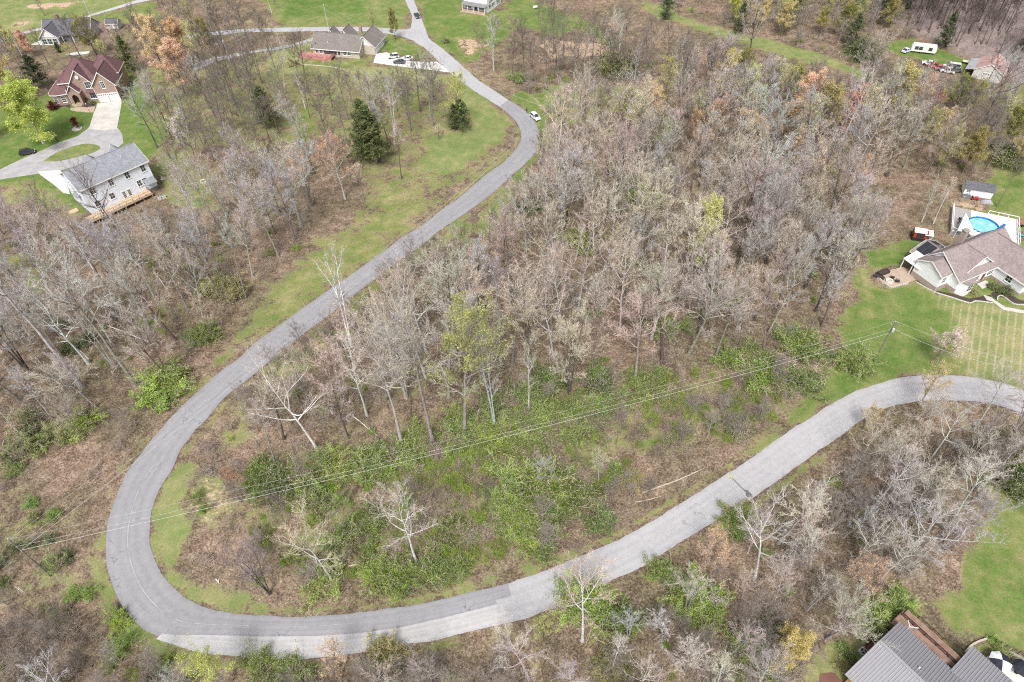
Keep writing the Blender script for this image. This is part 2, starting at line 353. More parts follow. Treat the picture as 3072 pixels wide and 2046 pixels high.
def concrete(name, c):
    m, nt, b = new_mat(name); w = wpos(nt)
    n = smooth01(nt, noise(nt, w, 0.35, 6, 0.7), 0.3, 0.7); n2 = noise(nt, w, 6, 4, 0.7)
    col = mixc(nt, n, tuple(x*0.72 for x in c), c); col = mixc(nt, mth(nt, 'MULTIPLY', smooth01(nt, n2, 0.45, 0.75), 0.4), col, tuple(min(0.85, x*1.18) for x in c))
    nt.links.new(col, b.inputs['Base Color']); b.inputs['Roughness'].default_value = 0.85; bump(nt, b, n2, 0.15, 0.01)
    return m
CONC = concrete('driveway_concrete', (0.56, 0.54, 0.50)); CONC_W = concrete('bright_concrete', (0.70, 0.69, 0.66)); ASPH_D = concrete('driveway_asphalt', (0.40, 0.39, 0.40))
PAVER = concrete('patio_paver', (0.46, 0.36, 0.28)); MULCH = concrete('dark_mulch', (0.075, 0.055, 0.05)); REDMULCH = concrete('red_mulch', (0.20, 0.10, 0.075))
SHEETS = []
def sheet(name, px, mat, z, thick=0.0, world=False, smooth=False):
    pts = px if world else W(px)
    if smooth: pts = [tuple(p) for p in catmull(pts+[pts[0]], 4)[:-1]]
    ROAD_POLYS.append(np.array(pts)); mb = MB(); mb.prism([tuple(p) for p in pts], z-max(0.05, thick), z)
    o = mb.build(name, mat); tag(o, kind='structure'); return o
sheet('driveway', [zA(1040,935),zA(1392,893),zA(1398,930),zA(1365,1120),zA(1325,1312),zA(1100,1330),zA(915,1306),zA(985,1080),zA(1020,1000)], CONC, 0.060)
sheet('driveway', [r1(-250,1270),r1(0,1170),r1(130,1105),r1(250,1055),r1(400,985),r1(540,937),r1(600,890),r1(640,850),r1(815,885),r1(843,925),r1(852,985),r1(800,1030),r1(700,1090),r1(600,1125),r1(420,1175),r1(240,1202),r1(0,1238),r1(-250,1340)], ASPH_D, 0.022)
sheet('driveway', [zB(-30,664),zB(140,650),zB(300,640),zB(380,760),zB(440,990),zB(345,975),zB(200,850),zB(0,705)], CONC_W, 0.055)
sheet('driveway', [r2(830,372),r2(900,362),r2(985,395),r2(1080,420),r2(1140,429),r2(1245,426),r2(1290,455),r2(1335,500),r2(1180,480),r2(1000,461),r2(810,432)], CONC_W, 0.060)
sheet('driveway', [zF(455,655),zF(560,610),zF(690,578),zF(850,645),zF(640,668)], CONC_W, 0.05)
sheet('driveway', [zF(950,800),zF(1150,765),zF(1330,755),zF(1300,790),zF(1100,815)], CONC_W, 0.05)
sheet('path', [zD(1790,1215),zD(1900,1250),zD(1960,1300),zD(2100,1385),zD(2355,1432),zD(2500,1450),zD(2500,1490),zD(2340,1470),zD(2070,1425),zD(1920,1310),zD(1840,1290)], CONC, 0.05)
sheet('path', [zA(640,1005),zA(760,985),zA(860,990),zA(1010,975),zA(985,1065),zA(870,1065),zA(720,1050),zA(645,1030)], PAVER, 0.045)
sheet('flower_bed', [zA(335,935),zA(480,935),zA(640,950),zA(640,1000),zA(560,975),zA(440,990),zA(350,965)], MULCH, 0.05)
sheet('flower_bed', [zA(800,930),zA(940,925),zA(1015,950),zA(1005,975),zA(870,985),zA(790,970)], MULCH, 0.06)
sheet('flower_bed', [zD(880,1010),zD(1105,1150),zD(1365,1200),zD(1600,1270),zD(1900,1215),zD(1925,1325),zD(1700,1300),zD(1600,1325),zD(1340,1245),zD(1100,1168),zD(860,1040)], MULCH, 0.04)
sheet('flower_bed', [zD(1900,1200),zD(2010,1130),zD(2300,1290),zD(2355,1300),zD(2355,1350),zD(2210,1340),zD(2060,1240),zD(2000,1250),zD(1985,1290),zD(1930,1250)], MULCH, 0.045)
sheet('flower_bed', [zE(430,450),zE(640,290),zE(840,135),zE(930,105),zE(1010,125),zE(1080,175),zE(960,300),zE(700,420),zE(480,560)], REDMULCH, 0.05)
sheet('flower_bed', [zE(-80,760),zE(60,745),zE(110,765),zE(190,870),zE(60,910),zE(-90,880)], REDMULCH, 0.05)
sheet('patio', [zE(1690,700),zE(1850,575),zE(1960,545),zE(2060,600),zE(2200,650),zE(2355,640),zE(2600,660),zE(2600,960),zE(2050,930)], CONC_W, 0.06)
sheet('patio', [zD(285,940),zD(480,885),zD(690,832),zD(790,900),zD(850,1010),zD(740,1060),zD(505,1125),zD(400,1060)], PAVER, 0.10, 0.1)
GRASS_ISLAND = [r1(298,1114),r1(350,1078),r1(430,1036),r1(560,997),r1(650,997),r1(692,1018),r1(650,1050),r1(540,1082),r1(400,1112)]

# ================================================================ terrain
def in_poly(pts, poly):
    poly = np.asarray(poly); x, y = pts[:, 0], pts[:, 1]; c = np.zeros(len(pts), bool); n = len(poly)
    for i in range(n):
        x0, y0 = poly[i]; x1, y1 = poly[(i+1) % n]
        if y0 == y1: continue
        k = ((y0 > y) != (y1 > y)) & (x < (x1-x0)*(y-y0)/(y1-y0)+x0); c ^= k
    return c
def dist_poly(pts, poly):
    poly = np.asarray(poly); d = np.full(len(pts), 1e9); n = len(poly)
    for i in range(n):
        a = poly[i]; b = poly[(i+1) % n]; ab = b-a; L = ab@ab+1e-9
        t = np.clip(((pts-a)@ab)/L, 0, 1); q = pts-(a+t[:, None]*ab); d = np.minimum(d, (q*q).sum(1))
    d = np.sqrt(d); d[in_poly(pts, poly)] *= -1; return d
def vnoise(x, y, s, seed):
    r = np.random.default_rng(seed); T = r.random((256, 256)); fx = x/s; fy = y/s
    ix = np.floor(fx).astype(int); iy = np.floor(fy).astype(int); tx = fx-ix; ty = fy-iy
    tx = tx*tx*(3-2*tx); ty = ty*ty*(3-2*ty); g = lambda a, b: T[a % 256, b % 256]
    return (g(ix,iy)*(1-tx)+g(ix+1,iy)*tx)*(1-ty)+(g(ix,iy+1)*(1-tx)+g(ix+1,iy+1)*tx)*ty
HILL0 = np.array(P(2420, -40)); HILL1 = np.array(P(3072, 262)); _hd = (HILL1-HILL0)/np.linalg.norm(HILL1-HILL0); HILLN = np.array([-_hd[1], _hd[0]])
DITCH = np.array(W([r5(1115,1250), r5(1020,1375), r5(930,1470), b1(800,60), b1(700,170), b1(640,260), b1(590,380), b1(560,470)]))
FLAT = []          # building yards kept level
for c, rad in [((P(*zA(900,800))), 20), (P(*zB(1200,900)), 17), (P(*zC(800,500)), 20), (P(*zD(1500,1000)), 26), (P(*zE(1200,500)), 17), (P(*zF(900,500)), 13), (P(*zG(700,150)), 16), (P(*zI(1500,800)), 14), (P(*zJ(800,650)), 7), (P(*zD(1800,280)), 12), (P(*zI(600,400)), 20), (P(*zC(1750,640)), 10)]:
    FLAT.append((np.array(c), rad))
def road_dist(pts):
    d = np.full(len(pts), 1e9)
    for poly in ROAD_POLYS:
        lo = poly.min(0)-9; hi = poly.max(0)+9
        k = ((pts > lo) & (pts < hi)).all(1)
        if k.any(): d[k] = np.minimum(d[k], dist_poly(pts[k], poly))
    return d
def ground_z(x, y, rd=None):
    pts = np.stack([np.atleast_1d(x), np.atleast_1d(y)], 1).astype(float)
    rd = road_dist(pts) if rd is None else rd
    f = np.clip((rd-1.0)/5.0, 0, 1); f = f*f*(3-2*f)
    for c, rad in FLAT:
        q = np.clip((np.linalg.norm(pts-c, axis=1)-rad)/8.0, 0, 1); f = f*q
    X, Y = pts[:, 0], pts[:, 1]
    h = f*((vnoise(X, Y, 17, 1)-0.5)*1.1+(vnoise(X, Y, 5, 2)-0.5)*0.55+(vnoise(X, Y, 1.7, 3)-0.5)*0.22)
    up = np.maximum(0, (pts-HILL0)@HILLN); h += np.minimum(up*up*0.02, up*0.42)
    dd = np.full(len(pts), 1e9)
    for a, b in zip(DITCH[:-1], DITCH[1:]):
        ab = b-a; t = np.clip(((pts-a)@ab)/(ab@ab), 0, 1); dd = np.minimum(dd, np.linalg.norm(pts-(a+t[:, None]*ab), axis=1))
    h -= 0.85*np.exp(-(dd/0.75)**2)
    edge = np.clip(1-np.abs(rd-0.25)/0.8, 0, 1)*0.035          # small turf lip beside the pavement
    return h+edge-0.055*(rd < 0.12)-0.012
def gz(x, y): return float(ground_z([x], [y])[0])

# ground cover regions: (polygon, grass, lush, dirt)
GR = []
def region(px, grass, lush=0.5, dirt=0.0, soft=2.5, pale=0.0, stripe=0.0): GR.append((np.array(W(px)), grass, lush, dirt, soft, pale, stripe))
region([(-200,520),(0,330),(120,290),(380,190),(520,200),(520,300),(500,420),(420,500),(370,560),(240,640),(0,560)], 0.95, 0.85, 0, 3)
region([(60,500),(120,330),(290,320),(285,350),(255,405),(180,430),(60,480)], 1.0, 1.0, 0, 1)
region([r1(860,500),r1(960,490),r1(1000,640),r1(960,800),r1(1040,930),r1(1020,1020),r1(860,1000),r1(830,860)], 0.98, 0.9, 0, 1.5)
region([r1(1000,1000),r1(1250,1050),r1(1480,1200),r1(1500,1420),r1(1300,1500),r1(1120,1300),r1(1060,1100)], 0.72, 0.55, 0, 4)
region([r1(0,1260),r1(240,1230),r1(400,1370),r1(480,1450),r1(300,1420),r1(0,1400)], 0.6, 0.5, 0, 3)
region([(400,205),(600,180),(846,165),(930,160),(960,185),(1240,205),(1340,225),(1480,290),(1545,390),(1500,480),(1380,560),(1250,640),(1120,720),(1060,690),(1100,560),(1000,430),(800,440),(520,450),(470,330)], 0.54, 0.48, 0.08, 5)
region([r2(400,230),r2(880,230),r2(1080,300),r2(1200,400),r2(1100,420),r2(900,355),r2(380,350)], 0.97, 0.8, 0, 1.5)
region([r2(60,330),r2(380,300),r2(320,420),r2(700,470),r2(1100,480),r2(1320,510),r2(1300,560),r2(900,540),r2(500,500),r2(60,520)], 0.88, 0.6, 0.05, 3, 0.25)
region([r2(1360,530),r2(1680,760),r2(1750,830),r2(1690,930),r2(1500,840),r2(1380,640)], 0.95, 0.7, 0.0, 2, 0.1)
region([r2(1140,960),r2(1500,860),r2(1700,960),r2(1560,1060),r2(1330,1200),r2(1150,1180)], 0.97, 0.78, 0, 3, 0.15)
region([r2(850,1280),r2(1060,1280),r2(1120,1440),r2(1000,1566),r2(840,1500)], 0.72, 0.45, 0, 4)
region([r2(1000,640),r2(1110,640),r2(1120,740),r2(1010,730)], 0.95, 0.75, 0, 3)
region([r2(230,780),r2(330,740),r2(400,900),r2(350,1000),r2(240,960)], 0.9, 0.7, 0, 3)
region([r2(-60,-40),r2(1030,-40),r2(1060,80),r2(1065,175),r2(1000,195),r2(700,180),r2(480,180),r2(180,185),r2(120,60)], 0.92, 0.75, 0.0, 3, 0.05)
region([r2(200,-40),r2(700,-40),r2(720,70),r2(400,100),r2(220,120)], 1.0, 0.95, 0, 4)
region([r2(1095,-40),r2(1450,-40),r2(1420,120),r2(1766,110),r2(1766,230),r2(1640,300),r2(1440,440),r2(1300,330),r2(1190,240),r2(1130,90)], 0.9, 0.85, 0.0, 3)
region([r2(1380,270),r2(1560,270),r2(1600,320),r2(1450,380),r2(1380,320)], 0.5, 0.4, 0.6, 3)
region([r3(-20,-30),r3(200,20),r3(320,60),r3(420,130),r3(400,240),r3(320,260),r3(200,200),r3(0,190)], 0.92, 0.85, 0.0, 3)
region([r3(200,250),r3(400,290),r3(640,310),r3(760,350),r3(720,400),r3(500,390),r3(300,400),r3(180,330)], 0.3, 0.3, 0.95, 3)
region([r3(380,60),r3(600,200),r3(760,330),r3(640,300),r3(470,200)], 0.85, 0.75, 0, 3)
region([zF(-300,-60),zF(1250,-60),zF(1930,0),zF(1700,95),zF(1150,265),zF(690,380),zF(200,515),zF(-300,560)], 0.94, 0.72, 0.05, 3, 0.12)
region([zF(330,60),zF(800,20),zF(1240,10),zF(1000,70),zF(640,110),zF(420,100)], 0.35, 0.3, 0.8, 2, 0.3)
region([zF(160,330),zF(520,290),zF(640,340),zF(400,400),zF(200,420)], 0.6, 0.3, 0.5, 4, 0.3)
region([zF(2000,60),zF(2300,0),zF(2355,300),zF(1900,320),zF(1500,300),zF(1200,330),zF(1180,310),zF(1700,140)], 0.9, 0.7, 0, 3)
region([zF(230,560),zF(680,440),zF(680,560),zF(480,630),zF(300,640)], 0.85, 0.75, 0, 3)
region([r3(-30,640),r3(150,640),r3(330,590),r3(340,680),r3(260,800),r3(240,960),r3(180,1100),r3(60,1240),r3(-60,1320),r2(1766,1260),r3(120,1110),r3(200,960),r3(180,860),r3(100,770),r3(20,700)], 0.97, 0.85, 0, 2)
region([r3(330,590),r3(700,590),r3(760,620),r3(740,760),r3(600,900),r3(400,860),r3(250,940),r3(260,760)], 0.72, 0.6, 0.1, 5, 0.1)
region([r3(980,590),r3(1110,610),r3(1130,720),r3(1000,700)], 0.45, 0.4, 0.45, 3)
region([r3(1030,760),r3(1140,790),r3(1130,960),r3(1040,1010)], 0.9, 0.7, 0, 3)
region([r3(840,0),r3(1080,60),r3(1310,160),r3(1500,200),r3(1766,280),r4(150,310),r4(360,380),r4(560,450),r4(730,510),r4(700,540),r4(480,480),r4(250,410),r4(0,350),r3(1600,300),r3(1340,210),r3(1000,110)], 0.92, 0.7, 0, 2, 0.1)
region([r4(800,300),r4(1000,270),r4(1170,340),r4(1350,400),r4(1560,440),r4(1620,480),r4(1500,490),r4(1300,480),r4(1090,420),r4(900,380)], 1.0, 0.9, 0, 1.5)
region([r4(1600,700),r4(1700,600),r4(1850,560),r4(1850,700),r4(1660,780)], 0.85, 0.5, 0, 4)
region([r4(1480,1300),r4(1600,1130),r4(1850,1000),r4(1850,1600),r4(1500,1590),r4(1330,1440),r4(1540,1400)], 0.96, 0.75, 0, 2.5)
region([r4(1280,1380),r4(1540,1400),r4(1560,1440),r4(1300,1470)], 0.2, 0.3, 0.6, 2)
region([r8(700,170),r8(950,110),r8(1060,100),r8(960,220),r8(920,260),r8(720,300),r8(700,330),r8(660,250)], 1.0, 0.95, 0, 2)
region([r8(580,330),r8(700,320),r8(730,400),r8(860,440),r8(1020,390),r8(1150,450),r8(1400,510),r8(1766,580),r8(1900,620),r8(1900,1150),r8(1400,1025),r8(1000,1015),r8(700,1090),r8(560,1145),r8(300,1300),r8(0,1490),b3(1650,0),r8(60,1380),r8(280,1140),r8(420,1010),r8(640,900),r8(540,860),r8(480,700),r8(520,600),r8(600,480)], 0.98, 0.85, 0, 2)
region([r8(1200,470),r8(1400,515),r8(1766,585),r8(1900,620),r8(1900,1150),r8(1700,1080),r8(1420,1000),r8(1340,900),r8(1290,700),r8(1200,560)], 0.80, 0.50, 0.12, 3, 0.12, 1.0)
region([r8(640,270),r8(700,280),r8(700,600),r8(650,620)], 0.8, 0.3, 0.2, 2)
region([(2560,1980),(2600,1880),(2700,1800),(2780,1790),(2900,1720),(2950,1620),(2990,1490),(3072,1430),(3200,1400),(3400,1900),(3250,2060),(3072,1980),(2960,1915),(2860,1920),(2800,1860),(2740,1850),(2620,1950)], 0.95, 0.72, 0.0, 3, 0.0)
region([b4(1480,450),b4(1600,420),b4(1640,640),b4(1540,860),b4(1400,900),b4(1450,700)], 0.98, 0.85, 0, 3)
region([b4(180,1460),b4(420,1400),b4(600,1250),b4(700,1130),b4(860,1110),b4(640,1340),b4(480,1566),b4(180,1566)], 0.85, 0.4, 0.05, 2)
region([b4(880,1080),b4(960,1085),b4(950,1130),b4(880,1120)], 0.1, 0.3, 1.0, 0.6, 0.3)
region([b4(800,1140),b4(870,1130),b4(860,1180),b4(810,1180)], 0.1, 0.3, 1.0, 0.6, 0.3)
region([b1(1220,60),b1(1320,40),b1(1360,160),b1(1290,330),b1(1330,560),b1(1240,720),b1(1220,820),b1(1330,930),b1(1480,990),b1(1700,1000),b1(1766,1100),b1(1500,1080),b1(1300,1000),b1(1150,850),b1(1060,690),b1(1040,520),b1(1070,330),b1(1150,180)], 0.85, 0.7, 0.12, 1.5, 0.15)
region([b1(1330,140),b1(1560,220),b1(1660,380),b1(1500,560),b1(1330,560),b1(1290,330)], 0.55, 0.55, 0.45, 3, 0.2)
region([b1(1380,900),b1(1766,880),b1(1766,1070),b1(1500,1040)], 0.7, 0.5, 0.2, 3, 0.1)
region([r5(1480,1560),r5(1640,1300),r6(0,1050),r6(330,790),r6(500,640),r6(620,800),r6(480,860),r6(120,1080),r6(0,1290),r5(1700,1420)], 0.68, 0.5, 0.1, 3, 0.1)
region([r6(560,570),r6(700,460),r6(880,310),r6(860,420),r6(780,560),r6(700,760),r6(620,800)], 0.62, 0.5, 0.0, 3)
region([r6(900,300),r6(1120,170),r6(1300,10),r2(1500,1500),r2(1766,1240),r3(60,1240),r3(-40,1400),r2(1640,1560),r6(1300,160),r6(1100,260)], 0.72, 0.65, 0.0, 3)
region([r6(1110,-10),r6(700,290),r6(450,465),r6(200,645),r6(0,780),r5(1640,890),r5(1500,990),r5(1400,1000),r5(1540,760),r5(1740,560),r6(100,420),r6(320,180),r6(620,0),r2(900,1450),r2(1060,1566)], 0.72, 0.55, 0.0, 4)
region([r5(120,200),r5(280,220),r5(330,420),r5(200,480),r5(120,360)], 0.85, 0.65, 0, 3)
region([r5(330,330),r5(430,280),r5(520,380),r5(470,460),r5(400,420)], 0.1, 0.3, 0.8, 3, 0.2)
region([r5(-40,780),r5(60,790),r5(60,870),r5(-40,930)], 0.3, 0.3, 0.8, 2)
region([r5(980,560),r5(1150,540),r5(1160,680),r5(940,680)], 0.8, 0.6, 0, 3)
region([b1(560,800),b1(660,560),b1(720,400),b1(740,560),b1(735,760),b1(800,990),b1(900,1150),b1(1060,1260),b1(1180,1340),b1(980,1330),b1(800,1200),b1(720,1000)], 0.8, 0.65, 0.05, 2, 0.1)
region([r5(1200,1330),r5(1290,1215),r5(1330,1170),r5(1270,1160),r5(1150,1230),r5(1000,1400),b1(860,0),b1(700,180),b1(600,400),b1(560,560),b1(640,560),b1(720,400),b1(800,230),b1(900,70)], 0.02, 0.4, 0.0, 1.2)
region([b1(60,960),b1(360,830),b1(560,760),b1(640,900),b1(460,1000),b1(200,1080)], 0.45, 0.4, 0.3, 3, 0.15)
region([b2(0,1020),b2(380,1060),b2(700,1050),b2(900,1020),b2(1300,960),b2(1766,790),b3(300,700),b3(560,600),b3(760,560),b3(400,725),b3(0,870),b2(1400,965),b2(850,1062),b2(380,1108),b2(0,1105)], 0.62, 0.6, 0.15, 1.0, 0.1)
region([r6(780,1566),r6(1250,1400),r6(1766,1290),r7(300,1240),r7(900,1060),r7(1500,940),r7(1766,920),r8(300,950),r8(60,1380),r7(1766,1480),r7(1500,1560),b3(800,80),b3(300,500),b2(1766,700),b2(1300,860),b2(700,900),b2(300,840),b1(1766,680),b1(1700,420),b2(200,40)], 0.46, 0.50, 0.0, 5)

region([zD(800,1000),zD(1300,700),zD(2400,500),zD(2500,1500),zD(1900,1330),zD(1300,1240)], 0.95, 0.7, 0, 1.5)
region([zE(-100,1000),zE(100,600),zE(420,440),zE(900,80),zE(1200,200),zE(1700,480),zE(2500,600),zE(2500,1200)], 0.85, 0.45, 0.05, 2)
region([zC(0,780),zC(200,620),zC(1300,640),zC(1000,800)], 0.9, 0.6, 0.1, 2)
region([zG(200,330),zG(400,230),zG(1300,180),zG(1300,320),zG(700,420)], 0.85, 0.7, 0.1, 2)
gx0, gx1, gy0, gy1, ST = -262.0, 300.0, 8.0, 400.0, 0.95
nx = int((gx1-gx0)/ST)+1; ny = int((gy1-gy0)/ST)+1
GX, GY = np.meshgrid(np.linspace(gx0, gx1, nx), np.linspace(gy0, gy1, ny)); gp = np.stack([GX.ravel(), GY.ravel()], 1)
RD = road_dist(gp); GZ = ground_z(gp[:, 0], gp[:, 1], RD)
att = np.zeros((len(gp), 4), np.float32); att[:, 0] = 0.22+0.34*(vnoise(gp[:, 0], gp[:, 1], 11, 9)-0.5); att[:, 1] = 0.4
extra = np.zeros((len(gp), 4), np.float32)
for poly, g_, l_, d_, soft, pale, stripe in GR:
    lo = poly.min(0)-soft*2; hi = poly.max(0)+soft*2; k = np.where(((gp > lo) & (gp < hi)).all(1))[0]
    d = dist_poly(gp[k], poly); d = d+(vnoise(gp[k, 0], gp[k, 1], soft*1.6, 5)-0.5)*soft*1.6
    w = np.clip(0.5-d/(soft*1.2), 0, 1)[:, None]
    att[k] = att[k]*(1-w)+np.array([g_, l_, d_, 1], np.float32)*w
    extra[k] = extra[k]*(1-w)+np.array([pale, stripe, 0, 1], np.float32)*w
vg = np.clip(1-np.abs(RD-1.2)/1.5, 0, 1)*(0.45+0.5*vnoise(gp[:, 0], gp[:, 1], 6, 12))            # mown verge along the pavement
att[:, 0] = np.maximum(att[:, 0], vg*0.85); att[:, 1] = np.maximum(att[:, 1], vg*0.65)
up = np.maximum(0, (gp-HILL0)@HILLN); extra[:, 2] = np.clip(up/6, 0, 1)
att[:, 0] *= 1-np.clip(up/4, 0, 1)
V = np.column_stack([gp, GZ]); idx = np.arange(nx*ny).reshape(ny, nx)
F = np.stack([idx[:-1, :-1], idx[:-1, 1:], idx[1:, 1:], idx[1:, :-1]], -1).reshape(-1, 4)
def grid_mesh(name, V, F, smooth=True):
    m = bpy.data.meshes.new(name); m.vertices.add(len(V)); m.vertices.foreach_set('co', np.asarray(V, np.float32).ravel())
    k = F.shape[1]; m.loops.add(F.size); m.loops.foreach_set('vertex_index', F.astype(np.int32).ravel())
    m.polygons.add(len(F)); m.polygons.foreach_set('loop_start', np.arange(0, F.size, k, dtype=np.int32))
    if smooth: m.polygons.foreach_set('use_smooth', np.ones(len(F), bool))
    m.update(calc_edges=True); return m
_GZ = GZ.reshape(ny, nx)
def gz(x, y):
    fx = min(max((x-gx0)/(gx1-gx0)*(nx-1), 0), nx-1.001); fy = min(max((y-gy0)/(gy1-gy0)*(ny-1), 0), ny-1.001); i, j = int(fx), int(fy); u, v = fx-i, fy-j
    return float((_GZ[j, i]*(1-u)+_GZ[j, i+1]*u)*(1-v)+(_GZ[j+1, i]*(1-u)+_GZ[j+1, i+1]*u)*v)
gm = grid_mesh('ground', V, F)
for nm, arr in (('cover', att), ('extra', extra)):
    a = gm.color_attributes.new(nm, 'FLOAT_COLOR', 'POINT'); a.data.foreach_set('color', arr.ravel())

def ground_material():
    m, nt, b = new_mat('ground_cover'); w = wpos(nt)
    A = nt.nodes.new('ShaderNodeVertexColor'); A.layer_name = 'cover'; sa = nt.nodes.new('ShaderNodeSeparateColor'); nt.links.new(A.outputs[0], sa.inputs[0])
    X = nt.nodes.new('ShaderNodeVertexColor'); X.layer_name = 'extra'; sx = nt.nodes.new('ShaderNodeSeparateColor'); nt.links.new(X.outputs[0], sx.inputs[0])
    n1 = noise(nt, w, 0.07, 2, 0.6); n2 = noise(nt, w, 0.38, 3, 0.65); n3 = noise(nt, w, 1.9, 2, 0.7); n4 = noise(nt, w, 6.5, 2, 0.75)
    vo = nt.nodes.new('ShaderNodeTexVoronoi'); vo.inputs['Scale'].default_value = 4.2; nt.links.new(w, vo.inputs['Vector'])
    sv = nt.nodes.new('ShaderNodeSeparateColor'); nt.links.new(vo.outputs['Color'], sv.inputs[0])
    # leaf litter
    k = mth(nt, 'ADD', mth(nt, 'MULTIPLY', n2, 0.45), mth(nt, 'ADD', mth(nt, 'MULTIPLY', n4, 0.35), mth(nt, 'MULTIPLY', sv.outputs[0], 0.22)))
    litter = ramp(nt, k, [(0.25, (0.045, 0.034, 0.025)), (0.41, (0.130, 0.094, 0.067)), (0.55, (0.255, 0.185, 0.136)), (0.74, (0.48, 0.37, 0.29))])
    litter = mixc(nt, smooth01(nt, n1, 0.35, 0.66), litter, mixc(nt, 1.0, litter, (0.70, 0.77, 0.70), 'MULTIPLY'))
    # grass: straw -> olive -> green
    kg = mth(nt, 'ADD', mth(nt, 'ADD', mth(nt, 'MULTIPLY', sa.outputs[1], 0.76), mth(nt, 'MULTIPLY', mth(nt, 'SUBTRACT', noise(nt, w, 0.14, 2, 0.6), 0.5), 0.75)), mth(nt, 'ADD', mth(nt, 'MULTIPLY', mth(nt, 'SUBTRACT', n2, 0.5), 1.0), mth(nt, 'MULTIPLY', mth(nt, 'SUBTRACT', n3, 0.5), 1.1)))
    grass = ramp(nt, kg, [(0.05, (0.36, 0.305, 0.185)), (0.28, (0.27, 0.255, 0.120)), (0.48, (0.188, 0.212, 0.078)), (0.68, (0.130, 0.186, 0.052)), (0.95, (0.088, 0.155, 0.036))])
    gg = mixc(nt, n4, (0.50,)*3, (1.50,)*3); grass = mixc(nt, 1.0, grass, gg, 'MULTIPLY'); g2 = mixc(nt, smooth01(nt, n3, 0.25, 0.75), (0.66, 0.70, 0.62), (1.32, 1.27, 1.30)); grass = mixc(nt, 1.0, grass, g2, 'MULTIPLY')
    grass = mixc(nt, mth(nt, 'MULTIPLY', sx.outputs[0], 1.0), grass, (0.42, 0.40, 0.24))
    # mown / raked stripes
    sp = nt.nodes.new('ShaderNodeSeparateXYZ'); nt.links.new(w, sp.inputs[0])
    st = mth(nt, 'SINE', mth(nt, 'ADD', mth(nt, 'MULTIPLY', mth(nt, 'ADD', sp.outputs[0], mth(nt, 'MULTIPLY', sp.outputs[1], -0.60)), 3.4), mth(nt, 'MULTIPLY', n2, 2.0)))
    st = mth(nt, 'MULTIPLY', smooth01(nt, st, 0.45, 0.95), mth(nt, 'MULTIPLY', sx.outputs[1], smooth01(nt, n3, 0.25, 0.6)))
    grass = mixc(nt, mth(nt, 'MULTIPLY', st, 0.55), grass, (0.44, 0.40, 0.28))
    nb = noise(nt, w, 0.16, 3, 0.6); gw = mth(nt, 'ADD', mth(nt, 'ADD', sa.outputs[0], mth(nt, 'MULTIPLY', mth(nt, 'SUBTRACT', nb, 0.5), 0.9)), mth(nt, 'ADD', mth(nt, 'MULTIPLY', mth(nt, 'SUBTRACT', n2, 0.5), 0.95), mth(nt, 'MULTIPLY', mth(nt, 'SUBTRACT', n3, 0.5), 0.75)))
    col = mixc(nt, smooth01(nt, gw, 0.34, 0.72), litter, grass)
    # bare earth
    dirt = ramp(nt, mth(nt, 'ADD', mth(nt, 'MULTIPLY', n3, 0.6), mth(nt, 'MULTIPLY', n4, 0.4)), [(0.3, (0.30, 0.20, 0.13)), (0.5, (0.46, 0.335, 0.23)), (0.72, (0.62, 0.50, 0.38))])
    dw = mth(nt, 'ADD', sa.outputs[2], mth(nt, 'ADD', mth(nt, 'MULTIPLY', mth(nt, 'SUBTRACT', n2, 0.5), 0.9), mth(nt, 'MULTIPLY', mth(nt, 'SUBTRACT', n3, 0.5), 0.6)))
    col = mixc(nt, smooth01(nt, dw, 0.45, 0.65), col, dirt)
    hill = ramp(nt, k, [(0.26, (0.10, 0.080, 0.076)), (0.45, (0.21, 0.165, 0.155)), (0.62, (0.31, 0.25, 0.235)), (0.8, (0.38, 0.32, 0.30))])
    col = mixc(nt, sx.outputs[2], col, hill)
    nt.links.new(col, b.inputs['Base Color']); b.inputs['Roughness'].default_value = 0.95; b.inputs['Specular IOR Level'].default_value = 0.08
    hgt = mth(nt, 'ADD', mth(nt, 'MULTIPLY', n3, 0.6), mth(nt, 'MULTIPLY', n4, 0.4)); bump(nt, b, hgt, 0.85, 0.16)
    return m
GROUND = ground_material(); gm.materials.append(GROUND)
ground = link(bpy.data.objects.new('ground', gm)); tag(ground, kind='structure')
# outer land out to the horizon
mb = MB(); R_ = 3000
for (x0, x1, y0, y1) in [(-R_, gx0, -R_, R_), (gx1, R_, -R_, R_), (gx0, gx1, -R_, gy0), (gx0, gx1, gy1, R_)]: mb.poly([(x0,y0,-0.3),(x1,y0,-0.3),(x1,y1,-0.3),(x0,y1,-0.3)])
tag(mb.build('terrain', plain('far_land', (0.14, 0.12, 0.08), 0.95, 0.3, 0.02)), kind='structure')
# planted island in the drive loop
mb = MB(); isl = catmull(W(GRASS_ISLAND)+[P(*GRASS_ISLAND[0])], 4)[:-1]; mb.prism([tuple(p) for p in isl], 0.0, 0.10)
im = mb.mesh('lawn_island', None)
for nm, val in (('cover', (1, 0.75, 0, 1)), ('extra', (0.05, 0, 0, 1))):
    a = im.color_attributes.new(nm, 'FLOAT_COLOR', 'POINT'); a.data.foreach_set('color', np.tile(np.array(val, np.float32), len(im.vertices)))
im.materials.append(GROUND); tag(link(bpy.data.objects.new('lawn', im)), kind='structure')
